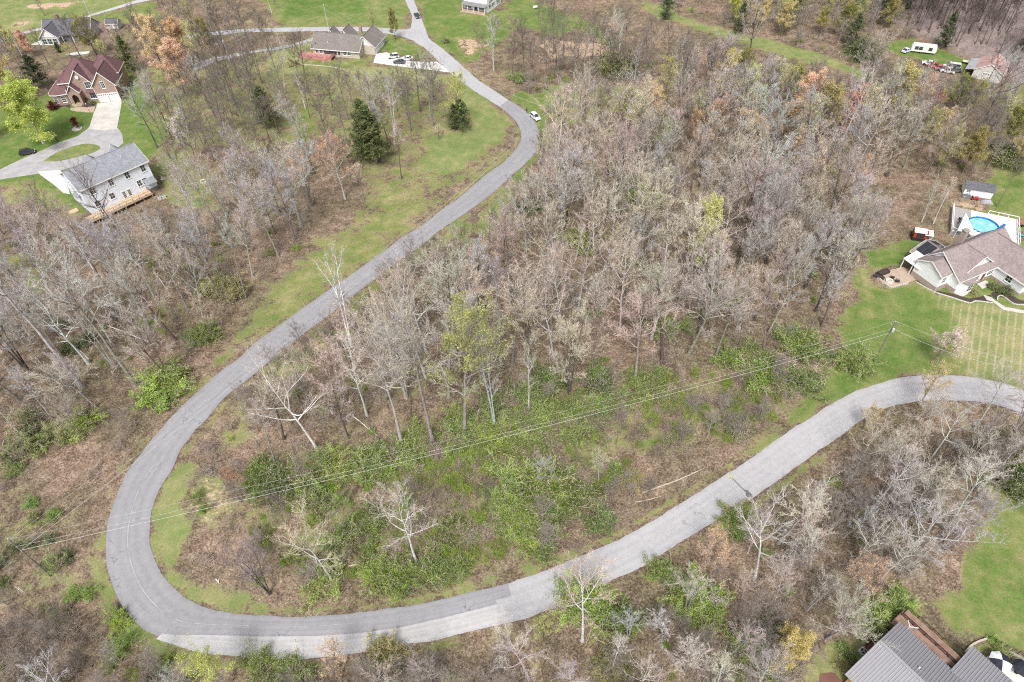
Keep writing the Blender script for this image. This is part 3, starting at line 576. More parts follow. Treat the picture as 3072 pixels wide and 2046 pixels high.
# road repairs on the weathered road
def patch(name, px, c, z, label):
    pts = W(px); mb = MB(); mb.prism([tuple(p) for p in catmull(pts+[pts[0]], 3)[:-1]], z-0.03, z)
    return tag(mb.build(name, plain(name+'_m%d' % int(c[0]*100), c, 0.9, 0.3, 2.5)), kind='structure')
patch('road_patch', [b3(1480,140),b3(1500,128),b3(1522,146),b3(1525,162),b3(1505,166),b3(1485,155)], (0.40,0.37,0.24), 0.085, '')
patch('road_patch', [b3(1518,166),b3(1523,164),b3(1597,238),b3(1625,246),b3(1660,290),b3(1618,292),b3(1610,262),b3(1592,243)], (0.15,0.15,0.155), 0.086, '')
# ================================================================ houses
GLASS = glass(); DARKTRIM = plain('dark_trim', (0.05, 0.048, 0.05), 0.6); WOOD = plain('deck_wood', (0.50, 0.38, 0.26), 0.8, 0.2, 1.5); STONE = plain('grey_stone', (0.30, 0.28, 0.26), 0.9, 0.35, 2.0)
class Face:
    """a wall plane in house coordinates: origin, direction along the wall, outward normal"""
    def __init__(s, o, d, n): s.o = Vector((o[0], o[1], 0)); s.d = Vector((d[0], d[1], 0)).normalized(); s.n = Vector((n[0], n[1], 0)).normalized()
    def p(s, u, z, out=0.0): v = s.o+s.d*u+s.n*out; return (v.x, v.y, z)
    def plate(s, mb, u0, u1, z0, z1, a, b): return mb.extr([s.p(u0, z0, a), s.p(u1, z0, a), s.p(u1, z1, a), s.p(u0, z1, a)], tuple(s.n*(b-a)))
def window(par, f, u, z, w, h, cols=2, rows_=2, frame=WHITE, gl=None, shutters=None):
    mb = MB(); t = 0.11
    for (a, b, c, d) in ((u-t, u, z-t, z+h+t), (u+w, u+w+t, z-t, z+h+t), (u, u+w, z-t, z), (u, u+w, z+h, z+h+t)): f.plate(mb, a, b, c, d, -0.02, 0.07)
    for i in range(1, cols): c = u+w*i/cols; f.plate(mb, c-0.03, c+0.03, z, z+h, 0.0, 0.05)
    for i in range(1, rows_): c = z+h*i/rows_; f.plate(mb, u, u+w, c-0.03, c+0.03, 0.002, 0.052)
    o = mb.build('window', frame, par)
    for i in range(cols):
        for j in range(rows_):
            p = MB(); f.plate(p, u+w*i/cols+0.02, u+w*(i+1)/cols-0.02, z+h*j/rows_+0.02, z+h*(j+1)/rows_-0.02, -0.02, 0.02); p.build('pane', gl or GLASS, o)
    s = MB(); f.plate(s, u-t-0.05, u+w+t+0.05, z-t-0.08, z-t, -0.02, 0.14); s.build('sill', frame, o)
    if shutters:
        for a in (u-t-0.42, u+w+t+0.04): q = MB(); f.plate(q, a, a+0.38, z-0.05, z+h+0.05, -0.01, 0.06); q.build('shutter', shutters, o)
    return o
def door(par, f, u, w, h, mat, z=0.0, glazed=False):
    mb = MB()
    for (a, b, c, d) in ((u-0.12, u, z, z+h+0.12), (u+w, u+w+0.12, z, z+h+0.12), (u, u+w, z+h, z+h+0.12)): f.plate(mb, a, b, c, d, -0.02, 0.07)
    fr = mb.build('door', WHITE, par)
    p = MB(); f.plate(p, u, u+w, z, z+h, -0.02, 0.035); p.build('door_leaf', mat, fr)
    if glazed:
        for i in range(2):
            for j in range(4): q = MB(); f.plate(q, u+w*(0.15+0.36*i), u+w*(0.15+0.36*i+0.3), z+h*(0.12+0.21*j), z+h*(0.12+0.21*j+0.17), 0.0, 0.05); q.build('pane', GLASS, fr)
    k = MB(); f.plate(k, u+w*0.86, u+w*0.92, z+1.0, z+1.1, 0.03, 0.09); k.build('handle', DARKTRIM, fr); return fr
def garage_door(par, f, u, w, h, mat, z=0.0):
    mb = MB(); n = 4
    for (a, b, c, d) in ((u-0.14, u, z, z+h+0.14), (u+w, u+w+0.14, z, z+h+0.14), (u, u+w, z+h, z+h+0.14)): f.plate(mb, a, b, c, d, -0.02, 0.06)
    fr = mb.build('garage_door', WHITE, par)
    for i in range(n): p = MB(); f.plate(p, u, u+w, z+h*i/n+0.015, z+h*(i+1)/n-0.015, -0.02, 0.02); p.build('panel', mat, fr)
    for i in range(4): p = MB(); c = u+w*(i+0.5)/4; f.plate(p, c-0.25, c+0.25, z+h*0.81, z+h*0.93, 0.0, 0.035); p.build('pane', GLASS, fr)
    return fr
def box_wall(par, x0, x1, y0, y1, z0, z1, mat, name='wall'): return MB().box(x0, x1, y0, y1, z0, z1).build(name, mat, par)
def gable_roof(par, x0, x1, y0, y1, ze, zr, mat, wall, axis='x', over=0.45, t=0.2, trim=WHITE, ends=(1, 1), ym=None):
    """two pitched slabs, bargeboards and gable walls over the rectangle"""
    rf = MB(); fa = MB()
    if axis == 'x':
        ym = (y0+y1)/2 if ym is None else ym; k = (zr-ze)/(ym-y0); ea = ze-k*over; X0, X1 = x0-over*ends[0], x1+over*ends[1]
        rf.slab([(X0, y0-over, ea), (X1, y0-over, ea), (X1, ym, zr), (X0, ym, zr)], t); rf.slab([(X1, y1+over, ea), (X0, y1+over, ea), (X0, ym, zr), (X1, ym, zr)], t)
        for x, e in ((x0, ends[0]), (x1, ends[1])):
            if not e: continue
            s = -1 if x == x0 else 1; X = X0 if s < 0 else X1
            MB().extr([(x, y0, ze-0.1), (x, y1, ze-0.1), (x, ym, zr-t-0.02)], (-s*0.2, 0, 0)).build('gable_wall', wall, par)
            for (ya, yb) in ((y0-over, ym), (y1+over, ym)): fa.extr([(X+s*0.003, ya, ea-t-0.05), (X+s*0.003, ya, ea+0.03), (X+s*0.003, yb, zr+0.03), (X+s*0.003, yb, zr-t-0.05)], (s*0.05, 0, 0))
        fa.box(X0, X1, y0-over-0.06, y0-over-0.003, ea-t-0.08, ea-0.01); fa.box(X0, X1, y1+over+0.003, y1+over+0.06, ea-t-0.08, ea-0.01)
        cap = MB().bar((X0, ym, zr+0.02), (X1, ym, zr+0.02), 0.3, 0.06)
    else:
        xm = (x0+x1)/2; k = (zr-ze)/(xm-x0); ea = ze-k*over; Y0, Y1 = y0-over*ends[0], y1+over*ends[1]
        rf.slab([(x0-over, Y1, ea), (x0-over, Y0, ea), (xm, Y0, zr), (xm, Y1, zr)], t); rf.slab([(x1+over, Y0, ea), (x1+over, Y1, ea), (xm, Y1, zr), (xm, Y0, zr)], t)
        for y, e in ((y0, ends[0]), (y1, ends[1])):
            if not e: continue
            s = -1 if y == y0 else 1; Y = Y0 if s < 0 else Y1
            MB().extr([(x0, y, ze-0.1), (x1, y, ze-0.1), (xm, y, zr-t-0.02)], (0, -s*0.2, 0)).build('gable_wall', wall, par)
            for (xa, xb) in ((x0-over, xm), (x1+over, xm)): fa.extr([(xa, Y+s*0.003, ea-t-0.05), (xa, Y+s*0.003, ea+0.03), (xb, Y+s*0.003, zr+0.03), (xb, Y+s*0.003, zr-t-0.05)], (0, s*0.05, 0))
        fa.box(x0-over-0.06, x0-over-0.003, Y0, Y1, ea-t-0.08, ea-0.01); fa.box(x1+over+0.003, x1+over+0.06, Y0, Y1, ea-t-0.08, ea-0.01)
        cap = MB().bar((xm, Y0, zr+0.02), (xm, Y1, zr+0.02), 0.3, 0.06)
    o = rf.build('roof', mat, par); fa.build('bargeboard', trim, o); cap.build('ridge_cap', mat, o)
    return o
def hip_roof(par, x0, x1, y0, y1, ze, zr, mat, over=0.5, inset=None, trim=WHITE):
    ym = (y0+y1)/2; X0, X1, Y0, Y1 = x0-over, x1+over, y0-over, y1+over; i = inset if inset is not None else min((Y1-Y0)/2, (X1-X0)/2*0.95)
    a, b = (X0+i, ym, zr), (X1-i, ym, zr); m = MB()
    m.poly([(X0,Y0,ze),(X1,Y0,ze),b,a]); m.poly([(X1,Y1,ze),(X0,Y1,ze),a,b]); m.poly([(X0,Y1,ze),(X0,Y0,ze),a]); m.poly([(X1,Y0,ze),(X1,Y1,ze),b]); m.poly([(X0,Y0,ze-0.001),(X0,Y1,ze-0.001),(X1,Y1,ze-0.001),(X1,Y0,ze-0.001)])
    o = m.build('roof', mat, par); c = MB()
    for p, q in ((a, b), (a, (X0,Y0,ze)), (a, (X0,Y1,ze)), (b, (X1,Y0,ze)), (b, (X1,Y1,ze))): c.bar((p[0],p[1],p[2]+0.02), (q[0],q[1],q[2]+0.02), 0.24, 0.05)
    c.build('ridge_cap', mat, o); f = MB()
    f.box(X0-0.05, X1+0.05, Y0-0.06, Y0-0.002, ze-0.2, ze+0.02); f.box(X0-0.05, X1+0.05, Y1+0.002, Y1+0.06, ze-0.2, ze+0.02); f.box(X0-0.06, X0-0.002, Y0, Y1, ze-0.2, ze+0.018); f.box(X1+0.002, X1+0.06, Y0, Y1, ze-0.2, ze+0.018)
    f.build('gutter', trim, o); return o
def railing(par, pts, z, mat, h=1.0, step=1.8, name='railing', bal=True, rail=0.07):
    for a, b in zip(pts[:-1], pts[1:]):
        a = Vector((*a, z)); b = Vector((*b, z)); L = (b-a).length; n = max(1, round(L/step)); r = MB()
        for zz in (0.12, h): r.bar(a+Vector((0,0,zz)), b+Vector((0,0,zz)), rail, rail*0.7)
        if bal:
            k = int(L/0.16)
            for i in range(1, k): p = a.lerp(b, i/k); r.bar(p+Vector((0,0,0.14)), p+Vector((0,0,h-0.03)), 0.035)
        r.build(name, mat, par)
        for i in range(n+1): p = a.lerp(b, i/n); MB().bar(p, p+Vector((0,0,h+0.08)), 0.11).build('post', mat, par)
def local(o, deg):
    c, s = math.cos(math.radians(deg)), math.sin(math.radians(deg)); return lambda x, y: ((x-o[0])*c+(y-o[1])*s, -(x-o[0])*s+(y-o[1])*c)

# ---- brick house, upper left
BRICK = brick('brown_brick', (0.33, 0.20, 0.155), (0.23, 0.135, 0.105), (0.42, 0.36, 0.32)); ROOF_P = shingle('plum_shingle', (0.155, 0.088, 0.092)); GDOOR = plain('garage_white', (0.80, 0.80, 0.80), 0.45, 0.05)
h = thing('brick_house', (*P(*zA(1400,890)), 0), math.radians(8), 'large brick house with plum hipped roof, arched porch and two white garage doors', 'house'); h.scale = (1, 1, 1.2)
box_wall(h, -7.4, 0, 0, 9.5, 0, 5.3, BRICK); box_wall(h, -18.5, -7.405, 2.6, 14, 0, 5.8, BRICK); box_wall(h, -7.40, -0.3, 9.505, 15.6, 0, 5.8, BRICK); box_wall(h, -23, -18.505, 3.0, 12, 0, 3.3, BRICK)
bay = MB(); bay.prism([(-23, 3.0), (-22.2, 0.9), (-20.2, 0.4), (-17.2, 0.9), (-16.6, 2.59)], 0, 3.3); bay.build('bay_wall', BRICK, h)
box_wall(h, -14.2, -7.41, 1.6, 2.59, 0, 5.8, BRICK)
gable_roof(h, -7.4, 0, 0, 9.5, 5.3, 9.0, ROOF_P, BRICK, 'y', 0.5, ends=(1, 0))
hip_roof(h, -18.5, -6.0, 2.6, 14, 5.8, 10.8, ROOF_P); hip_roof(h, -9.5, -0.3, 7.5, 15.6, 5.81, 10.0, ROOF_P)
gable_roof(h, -15.0, -7.8, 1.6, 8.0, 5.8, 9.6, ROOF_P, BRICK, 'y', 0.45, ends=(1, 0))
lw = MB(); A_, B_ = (-23.5, 12.4, 3.3), (-16.2, 12.4, 8.2); ring = [(-23.5, 12.4, 3.3), (-23.5, 2.8, 3.3), (-22.5, 0.4, 3.3), (-20.2, -0.15, 3.3), (-16.8, 0.4, 3.3), (-15.8, 2.8, 3.3)]
apex = (-17.0, 6.5, 7.9); back = (-17.0, 12.4, 7.0)
for p, q in zip(ring[:-1], ring[1:]): lw.poly([p, q, apex])
lw.poly([ring[0], apex, back]); lw.poly([ring[-1], (-15.8, 12.4, 7.0), back, apex]); o = lw.build('roof', ROOF_P, h)
g_ = MB()
for p, q in zip(ring[:-1], ring[1:]): g_.bar((p[0], p[1], 3.22), (q[0], q[1], 3.22), 0.1, 0.2)
g_.build('gutter', WHITE, o)
# porch with arched opening
pm = MB(); zt = 4.3
arch = [(-16.0, -0.6), (-12.4, -0.6)]
outer = [(-16.0, 0, 0), (-15.3, 0, 0)]
prof = [(-16.0, 0.0), (-15.2, 0.0), (-15.2, 2.2)]+[(-14.2-1.0*math.cos(math.pi*i/8), 2.2+1.0*math.sin(math.pi*i/8)) for i in range(1, 8)]+[(-13.2, 2.2), (-13.2, 0.0), (-12.4, 0.0), (-12.4, 4.3), (-14.2, 6.0), (-16.0, 4.3)]
pm.extr([(x, -0.6, z) for x, z in prof], (0, 0.45, 0)); pm.box(-16.0, -15.7, -0.15, 2.6, 0, 4.25); pm.box(-12.7, -12.4, -0.15, 1.59, 0, 4.25); pm.build('porch', BRICK, h)
gable_roof(h, -16.0, -12.4, -0.6, 4.0, 4.3, 6.15, ROOF_P, BRICK, 'y', 0.4, ends=(1, 0))
MB().box(-15.9, -12.5, -0.9, 1.58, 0.0, 0.45).build('porch_floor', PAVER, h); MB().box(-15.4, -13.0, -1.5, -0.91, 0.0, 0.22).build('step', PAVER, h)
F1 = Face((-16, 2.59), (1, 0), (0, -1)); door(h, Face((-16, 1.59), (1, 0), (0, -1)), 2.05, 1.1, 2.3, DARKTRIM, 0.45, True)
FF = Face((-7.4, 0), (1, 0), (0, -1)); garage_door(h, FF, 0.45, 3.0, 2.5, GDOOR); garage_door(h, FF, 3.95, 3.0, 2.5, GDOOR); window(h, FF, 3.1, 4.2, 1.1, 1.9, 2, 3)
FE = Face((-14.2, 1.6), (1, 0), (0, -1)); window(h, FE, 4.1, 4.0, 2.0, 1.8, 3, 2); window(h, FE, 4.0, 0.9, 2.3, 1.9, 3, 2)
MB().slab([(-10.6, 0.5, 2.95), (-7.45, 0.5, 2.95), (-7.45, 1.6, 3.7), (-10.6, 1.6, 3.7)], 0.1).build('awning_roof', ROOF_P, h)
fb = Face((-20.2, 0.4), (3.0, 0.5), (0.16, -1)); window(h, fb, 1.0, 0.9, 1.2, 1.7, 2, 3); fb2 = Face((-22.2, 0.9), (2.0, -0.5), (-0.24, -1)); window(h, fb2, 0.5, 0.9, 1.1, 1.7, 2, 3)
FRt = Face((0, 0), (0, 1), (1, 0)); window(h, FRt, 3.0, 3.6, 0.8, 1.3, 1, 2); window(h, FRt, 6.0, 3.6, 0.8, 1.3, 1, 2); window(h, FRt, 6.0, 1.0, 0.9, 1.3, 1, 2)
v = MB(); v.lathe([(0.001, 0.0), (0.55, 0.0), (0.55, 0.06), (0.001, 0.06)], 16)
v.v = [(-11.4+x, 1.15-z, 7.5+y) for x, y, z in v.v]; v.build('gable_vent', WHITE, h)
for cx_, cy_ in ((-0.15, -0.06), (-7.3, -0.06), (-16.05, -0.7)): MB().box(cx_-0.06, cx_+0.06, cy_-0.06, cy_+0.02, 0, 4.9).build('downspout', WHITE, h)
# ---- blue-grey house
SIDING = rows('pale_blue_siding', (0.76, 0.81, 0.88), 0.30, dark=0.94, var=0.03); ROOF_G = shingle('slate_blue_shingle', (0.25, 0.26, 0.285)); UNDER = plain('foundation', (0.22, 0.21, 0.21), 0.9)
h = thing('blue_grey_house', (*P(*zB(555,940), 9.5), 0), math.radians(46.2), 'two-storey pale blue-grey house with long deck facing the woods', 'house')
box_wall(h, 0.45, 19.8, 0.5, 12.4, 1.0, 9.4, SIDING); box_wall(h, 0.55, 19.7, 0.6, 12.3, -0.5, 0.995, UNDER, 'foundation')
gable_roof(h, 0.45, 19.8, 0.5, 12.4, 9.4, 12.6, ROOF_G, SIDING, 'x', 0.5)
for xm in (16.8, 9.6): box_wall(h, xm-2.2, xm+2.2, 12.41, 15.2, 0, 7.6, SIDING, 'front_bay'); gable_roof(h, xm-2.2, xm+2.2, 9.0, 15.2, 7.6, 10.2, ROOF_G, SIDING, 'y', 0.4, ends=(0, 1))
FB = Face((0.45, 0.5), (1, 0), (0, -1))
for u in (17.0, 12.3, 7.6, 2.4): window(h, FB, u, 6.6, 1.2, 1.9, 2, 2)
window(h, FB, 14.4, 3.0, 1.1, 1.8, 2, 2); window(h, FB, 16.0, 3.0, 1.1, 1.8, 2, 2); window(h, FB, 6.2, 3.0, 1.2, 1.7, 2, 2); window(h, FB, 1.8, 2.8, 1.4, 1.5, 2, 2)
door(h, FB, 9.4, 1.05, 2.3, WHITE, 1.4, True); door(h, FB, 10.9, 1.05, 2.3, WHITE, 1.4, True)
FL = Face((0.45, 12.4), (0, -1), (-1, 0)); window(h, FL, 3.5, 7.0, 1.0, 1.5, 1, 2); window(h, FL, 8.2, 7.0, 1.0, 1.5, 1, 2); window(h, FL, 3.5, 4.0, 1.0, 1.5, 1, 2)
MB().slab([(-0.7, 3.0, 5.9), (0.44, 3.0, 6.5), (0.44, 6.2, 6.5), (-0.7, 6.2, 5.9)], 0.12).build('side_awning', ROOF_G, h)
MB().slab([(16.4, -1.6, 3.4), (19.6, -1.6, 3.4), (19.6, 0.49, 4.4), (16.4, 0.49, 4.4)], 0.12).build('porch_roof', ROOF_G, h)
for i in range(12): MB().box(-2.3, 16.6, -2.7+i*0.262, -2.7+i*0.262+0.25, 1.28, 1.35+0.004*(i % 3)).build('deck_board', WOOD, h)
for x in np.linspace(-2.1, 16.4, 8): MB().box(x-0.09, x+0.09, -2.6, -2.42, -0.8, 1.27).build('deck_post', WOOD, h)
fr = MB(); fr.box(-2.35, 16.65, -2.78, -2.71, 1.0, 1.34); fr.build('deck_frame', WOOD, h)
railing(h, [(-2.25, 0.3), (-2.25, -2.6), (16.55, -2.6), (16.55, 0.3)], 1.35, plain('rail_brown', (0.30, 0.22, 0.16), 0.8), bal=False, rail=0.09)
for (x, y) in ((6.0, 5.0), (15.0, 4.2)): MB().lathe([(0.09, 0), (0.09, 0.7), (0.12, 0.72), (0.12, 0.8)], 8).build('vent_pipe', WHITE, h).location = (x, y, 10.7)
MB().box(-3.4, -1.0, 7.0, 9.0, 0.0, 0.35).build('side_step', WOOD, h)
# ---- tan ranch house with red deck, top
TAN = rows('cream_siding', (0.52, 0.47, 0.40), 0.22, dark=0.86); ROOF_D = shingle('brown_grey_shingle', (0.20, 0.178, 0.165)); RED = plain('red_stain', (0.46, 0.22, 0.20), 0.75, 0.22)
h = thing('ranch_house', (*P(*zC(270,445), 3.0), 0), math.radians(-15), 'cream ranch house with grey shingle roof and red deck at the top', 'house')
box_wall(h, 0.5, 19.5, 0.6, 11.4, 0, 3.2, TAN); gable_roof(h, 0.5, 19.5, 0.6, 11.4, 3.2, 6.8, ROOF_D, TAN, 'x', 0.6)
box_wall(h, 16.2, 24.2, 5.0, 15.5, 0, 3.4, TAN, 'garage_wall'); gable_roof(h, 16.2, 24.2, 5.0, 15.5, 3.4, 6.9, ROOF_D, WHITE, 'y', 0.5)
gable_roof(h, 8.5, 14.0, 7.5, 13.2, 4.2, 7.6, ROOF_D, WHITE, 'y', 0.4); box_wall(h, 8.6, 13.9, 11.41, 13.1, 0, 4.1, TAN, 'front_bay'); gable_roof(h, 3.0, 6.6, 9.0, 13.0, 4.2, 6.6, ROOF_D, WHITE, 'y', 0.35)
FS = Face((0.5, 0.6), (1, 0), (0, -1))
for u in (1.2, 2.9, 12.6, 14.4): window(h, FS, u, 1.0, 1.2, 1.4, 2, 2)
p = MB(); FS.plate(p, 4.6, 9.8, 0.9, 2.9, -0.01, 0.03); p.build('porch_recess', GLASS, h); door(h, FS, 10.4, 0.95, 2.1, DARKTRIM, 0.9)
garage_door(h, Face((24.2, 5.0), (0, 1), (1, 0)), 1.0, 3.2, 2.4, GDOOR); garage_door(h, Face((24.2, 5.0), (0, 1), (1, 0)), 5.2, 3.2, 2.4, GDOOR)
for i in range(14): MB().box(-3.4, 9.6, -3.2+i*0.27, -3.2+i*0.27+0.25, 0.82, 0.88).build('deck_board', RED, h)
sk = MB(); sk.box(-3.4, 9.6, -3.28, -3.21, 0.0, 0.86); sk.box(-3.47, -3.41, -3.2, 0.5, 0.0, 0.86); sk.build('deck_skirt', RED, h)
railing(h, [(-3.35, 0.5), (-3.35, -3.15), (6.0, -3.15)], 0.88, RED, h=0.95); railing(h, [(7.6, -3.15), (9.5, -3.15), (9.5, 0.4)], 0.88, RED, h=0.95)
for i in range(4): MB().box(6.1, 7.5, -3.6-0.3*i, -3.32-0.3*i, 0.0, 0.66-0.2*i).build('stair', RED, h)
MB().lathe([(0.12, 0), (0.12, 0.6)], 8).build('vent_pipe', WHITE, h).location = (6.4, 2.6, 4.3)
MB().lathe([(0.3, 0), (0.3, 0.3), (0.05, 0.4)], 10).build('roof_vent', DARKTRIM, h).location = (1.6, 2.0, 3.9)
MB().box(17.0, 18.0, 9.0, 9.9, 6.0, 8.2).build('chimney', BRICK, h)
# ---- white house with pool, right
WSID = rows('white_siding', (0.82, 0.84, 0.87), 0.24, dark=0.93, var=0.03); ROOF_M = shingle('mauve_brown_shingle', (0.27, 0.225, 0.22)); TANB = brick('tan_brick', (0.36, 0.29, 0.25), (0.30, 0.235, 0.20), (0.42, 0.38, 0.34))
h = thing('white_house', (*P(*zD(1480,1045), 4.0), 0), math.radians(24), 'white sided house with mauve-brown roof and front gable beside the pool', 'house')
box_wall(h, 0.4, 20, 0.5, 10.4, 1.3, 4.2, WSID); box_wall(h, 0.38, 20.02, 0.48, 10.42, 0, 1.295, TANB, 'brick_base')
gable_roof(h, 0.4, 20, 0.5, 10.4, 4.2, 8.2, ROOF_M, WSID, 'x', 0.5, ym=6.95)
box_wall(h, -3.2, 0.37, 2.8, 9.8, 1.5, 5.0, WSID, 'side_bay'); box_wall(h, -3.22, 0.375, 2.78, 9.82, 0, 1.495, TANB, 'brick_base'); gable_roof(h, -3.2, 0.36, 2.8, 9.8, 5.0, 6.9, ROOF_M, WSID, 'x', 0.35, ends=(1, 0))
box_wall(h, 13.0, 22.5, -7.0, 0.49, 0.8, 4.2, WSID, 'wing_wall'); box_wall(h, 12.98, 22.52, -7.02, 0.485, 0, 0.795, TANB, 'brick_base'); gable_roof(h, 13.0, 22.5, -7.0, 7.0, 4.2, 7.9, ROOF_M, WSID, 'y', 0.5, ends=(1, 0))
gable_roof(h, 3.6, 11.8, 1.7, 6.8, 4.9, 7.9, ROOF_M, WSID, 'y', 0.4, ends=(1, 0))
bay = MB(); bay.prism([(0.9, 0.49), (1.4, -1.3), (3.6, -1.3), (4.2, 0.49)], 0, 3.6); bay.build('bay_wall', WSID, h); MB().prism([(0.6, 0.48), (1.3, -1.6), (3.7, -1.6), (4.5, 0.48)], 3.605, 3.8).build('bay_roof', ROOF_M, h)
fb = Face((1.4, -1.3), (1, 0), (0, -1)); window(h, fb, 0.25, 1.3, 1.7, 1.8, 2, 2)
FW = Face((0.4, 0.5), (1, 0), (0, -1)); window(h, FW, 5.2, 1.4, 2.2, 1.5, 3, 2); door(h, FW, 8.4, 1.2, 2.2, plain('oak_door', (0.20, 0.09, 0.045), 0.5), 0.5); window(h, FW, 10.2, 1.5, 1.9, 1.4, 3, 2)
g4 = Face((3.6, 1.7), (1, 0), (0, -1))
for a in (3.6, 4.15):
    for b in (5.6, 6.1): window(h, g4, a, b, 0.4, 0.4, 1, 1)
FG = Face((0.4, 13.4), (0, -1), (-1, 0)); window(h, Face((-3.2, 2.8), (1, 0), (0, -1)), 1.0, 2.3, 1.1, 1.6, 2, 2)
window(h, Face((13.0, -7.0), (0, 1), (-1, 0)), 3.0, 1.7, 1.4, 1.5, 2, 2)
MB().slab([(-3.6, 8.2, 3.1), (0.35, 8.2, 4.0), (0.35, 13.0, 4.0), (-3.6, 13.0, 3.1)], 0.16).build('porch_roof', WHITE, h)
for yy in (10.2, 12.8): MB().bar((-3.4, yy, 0), (-3.4, yy, 3.0), 0.16).build('porch_post', WHITE, h)
MB().box(8.6, 9.8, 8.6, 9.8, 5.0, 9.6).build('chimney', TANB, h); MB().box(8.45, 9.95, 8.45, 9.95, 9.605, 9.8).build('chimney_cap', STONE, h)
box_wall(h, 0.8, 8.8, 10.43, 14.0, 0, 3.0, WSID, 'rear_wing'); gable_roof(h, 0.8, 8.8, 9.0, 14.0, 3.05, 4.9, ROOF_M, WSID, 'y', 0.5, ends=(0, 1))
PANEL = glass('solar_panel', (0.022, 0.025, 0.032))
k = (8.2-4.2)/(6.95-0.5+0.0)
def roof_z(y): return 8.2-(y-6.95)*(4.6/3.95)+0.08
for i in range(4): y0_, y1_ = 7.4, 10.2; x0_ = 0.6+i*2.0; MB().slab([(x0_, y0_, roof_z(y0_)), (x0_+1.9, y0_, roof_z(y0_)), (x0_+1.9, y1_, roof_z(y1_)), (x0_, y1_, roof_z(y1_))], 0.05).build('solar_panel', PANEL, h)
for i in range(3): y0_, y1_ = 7.4, 10.2; x0_ = 12.4+i*2.0; MB().slab([(x0_, y0_, roof_z(y0_)), (x0_+1.9, y0_, roof_z(y0_)), (x0_+1.9, y1_, roof_z(y1_)), (x0_, y1_, roof_z(y1_))], 0.05).build('solar_panel', PANEL, h)
z_ = lambda x: 4.9-abs(x-4.8)*(1.85/4.0)+0.06
for i in range(2):
    y0_ = 10.9+i*1.55
    MB().slab([(1.4, y0_, z_(1.4)), (4.5, y0_, z_(4.5)), (4.5, y0_+1.5, z_(4.5)), (1.4, y0_+1.5, z_(1.4))], 0.05).build('solar_panel', PANEL, h)
    MB().slab([(5.1, y0_, z_(5.1)), (8.2, y0_, z_(8.2)), (8.2, y0_+1.5, z_(8.2)), (5.1, y0_+1.5, z_(5.1))], 0.05).build('solar_panel', PANEL, h)
for i in range(3): MB().box(7.8, 10.6, -0.4-0.4*(i+1), -0.4*(i), 0, 0.45-0.14*i).build('step', CONC, h)
# ---- metal-roofed house, lower right
METAL = paint('grey_metal_roof', (0.225, 0.22, 0.24), 0.5); LOG = rows('log_wall', (0.42, 0.27, 0.14), 0.25, dark=0.6); DECK = plain('brown_deck', (0.27, 0.175, 0.135), 0.8, 0.25, 1.2); RAILB = plain('dark_rail', (0.055, 0.032, 0.026), 0.7)
h = thing('metal_roofed_house', (*P(*zE(220,770), 4.0), 0), math.radians(-56.5), 'house with grey ribbed metal roof and brown deck, lower right corner', 'house')
RIBM = paint('rib_metal', (0.30, 0.30, 0.32), 0.5)
def metal_roof(x0, x1, y0, y1, ze, zr, nm='roof'):
    ym = (y0+y1)/2; m = MB(); t = 0.12
    m.slab([(x0, y0, ze), (x1, y0, ze), (x1, ym, zr), (x0, ym, zr)], t); m.slab([(x1, y1, ze), (x0, y1, ze), (x0, ym, zr), (x1, ym, zr)], t); o = m.build(nm, METAL, h)
    r = MB(); n = int((x1-x0)/0.42)
    rm = MB()
    for i in range(n+1):
        x = x0+0.05+(x1-x0-0.1)*i/n
        for (ya, yb) in ((y0, ym), (y1, ym)): rm.bar((x, ya, ze+0.045), (x, yb, zr+0.045), 0.09, 0.09)
    q = rm.build('roof_rib', RIBM, o); q['kind'] = 'stuff'; q['label'] = 'raised ribs of the metal roof'
    MB().bar((x0-0.03, ym, zr+0.05), (x1, ym, zr+0.05), 0.42, 0.07).build('ridge_cap', paint('ridge_metal', (0.30, 0.30, 0.32), 0.4), o)
    e = MB()
    for (ya, yb) in ((y0, ym), (y1, ym)): e.extr([(x0-0.004, ya, ze-t-0.08), (x0-0.004, ya, ze+0.02), (x0-0.004, yb, zr+0.02), (x0-0.004, yb, zr-t-0.08)], (-0.05, 0, 0))
    e.build('bargeboard', paint('ridge_metal', (0.30, 0.30, 0.32)), o); return o
box_wall(h, 0.6, 26, 0.6, 12.8, 0, 3.7, LOG); metal_roof(0.0, 27, 0.0, 13.4, 4.0, 6.7)
g_ = MB(); g_.extr([(0.6, 0.6, 3.65), (0.6, 12.8, 3.65), (0.6, 6.7, 6.2)], (0.2, 0, 0)); g_.build('gable_wall', LOG, h)
window(h, Face((0.6, 12.8), (0, -1), (-1, 0)), 3.0, 1.2, 1.4, 1.4, 2, 2); window(h, Face((0.6, 12.8), (0, -1), (-1, 0)), 8.0, 1.2, 1.4, 1.4, 2, 2); window(h, Face((0.6, 12.8), (1, 0), (0, 1)), 3.0, 1.0, 1.8, 2.0, 2, 2)
m = MB(); m.slab([(8.5, 12.9, 4.3), (27, 12.9, 4.3), (27, 19.5, 3.3), (8.5, 19.5, 3.3)], 0.12); o = m.build('porch_roof', METAL, h)
rb = MB()
for i in range(44): rb.bar((8.55+i*0.42, 12.9, 4.34), (8.55+i*0.42, 19.5, 3.34), 0.09, 0.09)
q = rb.build('roof_rib', RIBM, o); q['kind'] = 'stuff'; q['label'] = 'raised ribs of the porch roof'
for x in (8.8, 14, 20): MB().bar((x, 19.2, 0), (x, 19.2, 3.2), 0.18).build('porch_post', LOG, h)
for i in range(15): MB().box(-0.8, 9.4, 13.0+i*0.26, 13.0+i*0.26+0.245, 2.62, 2.68+0.003*(i % 2)).build('deck_board', DECK, h)
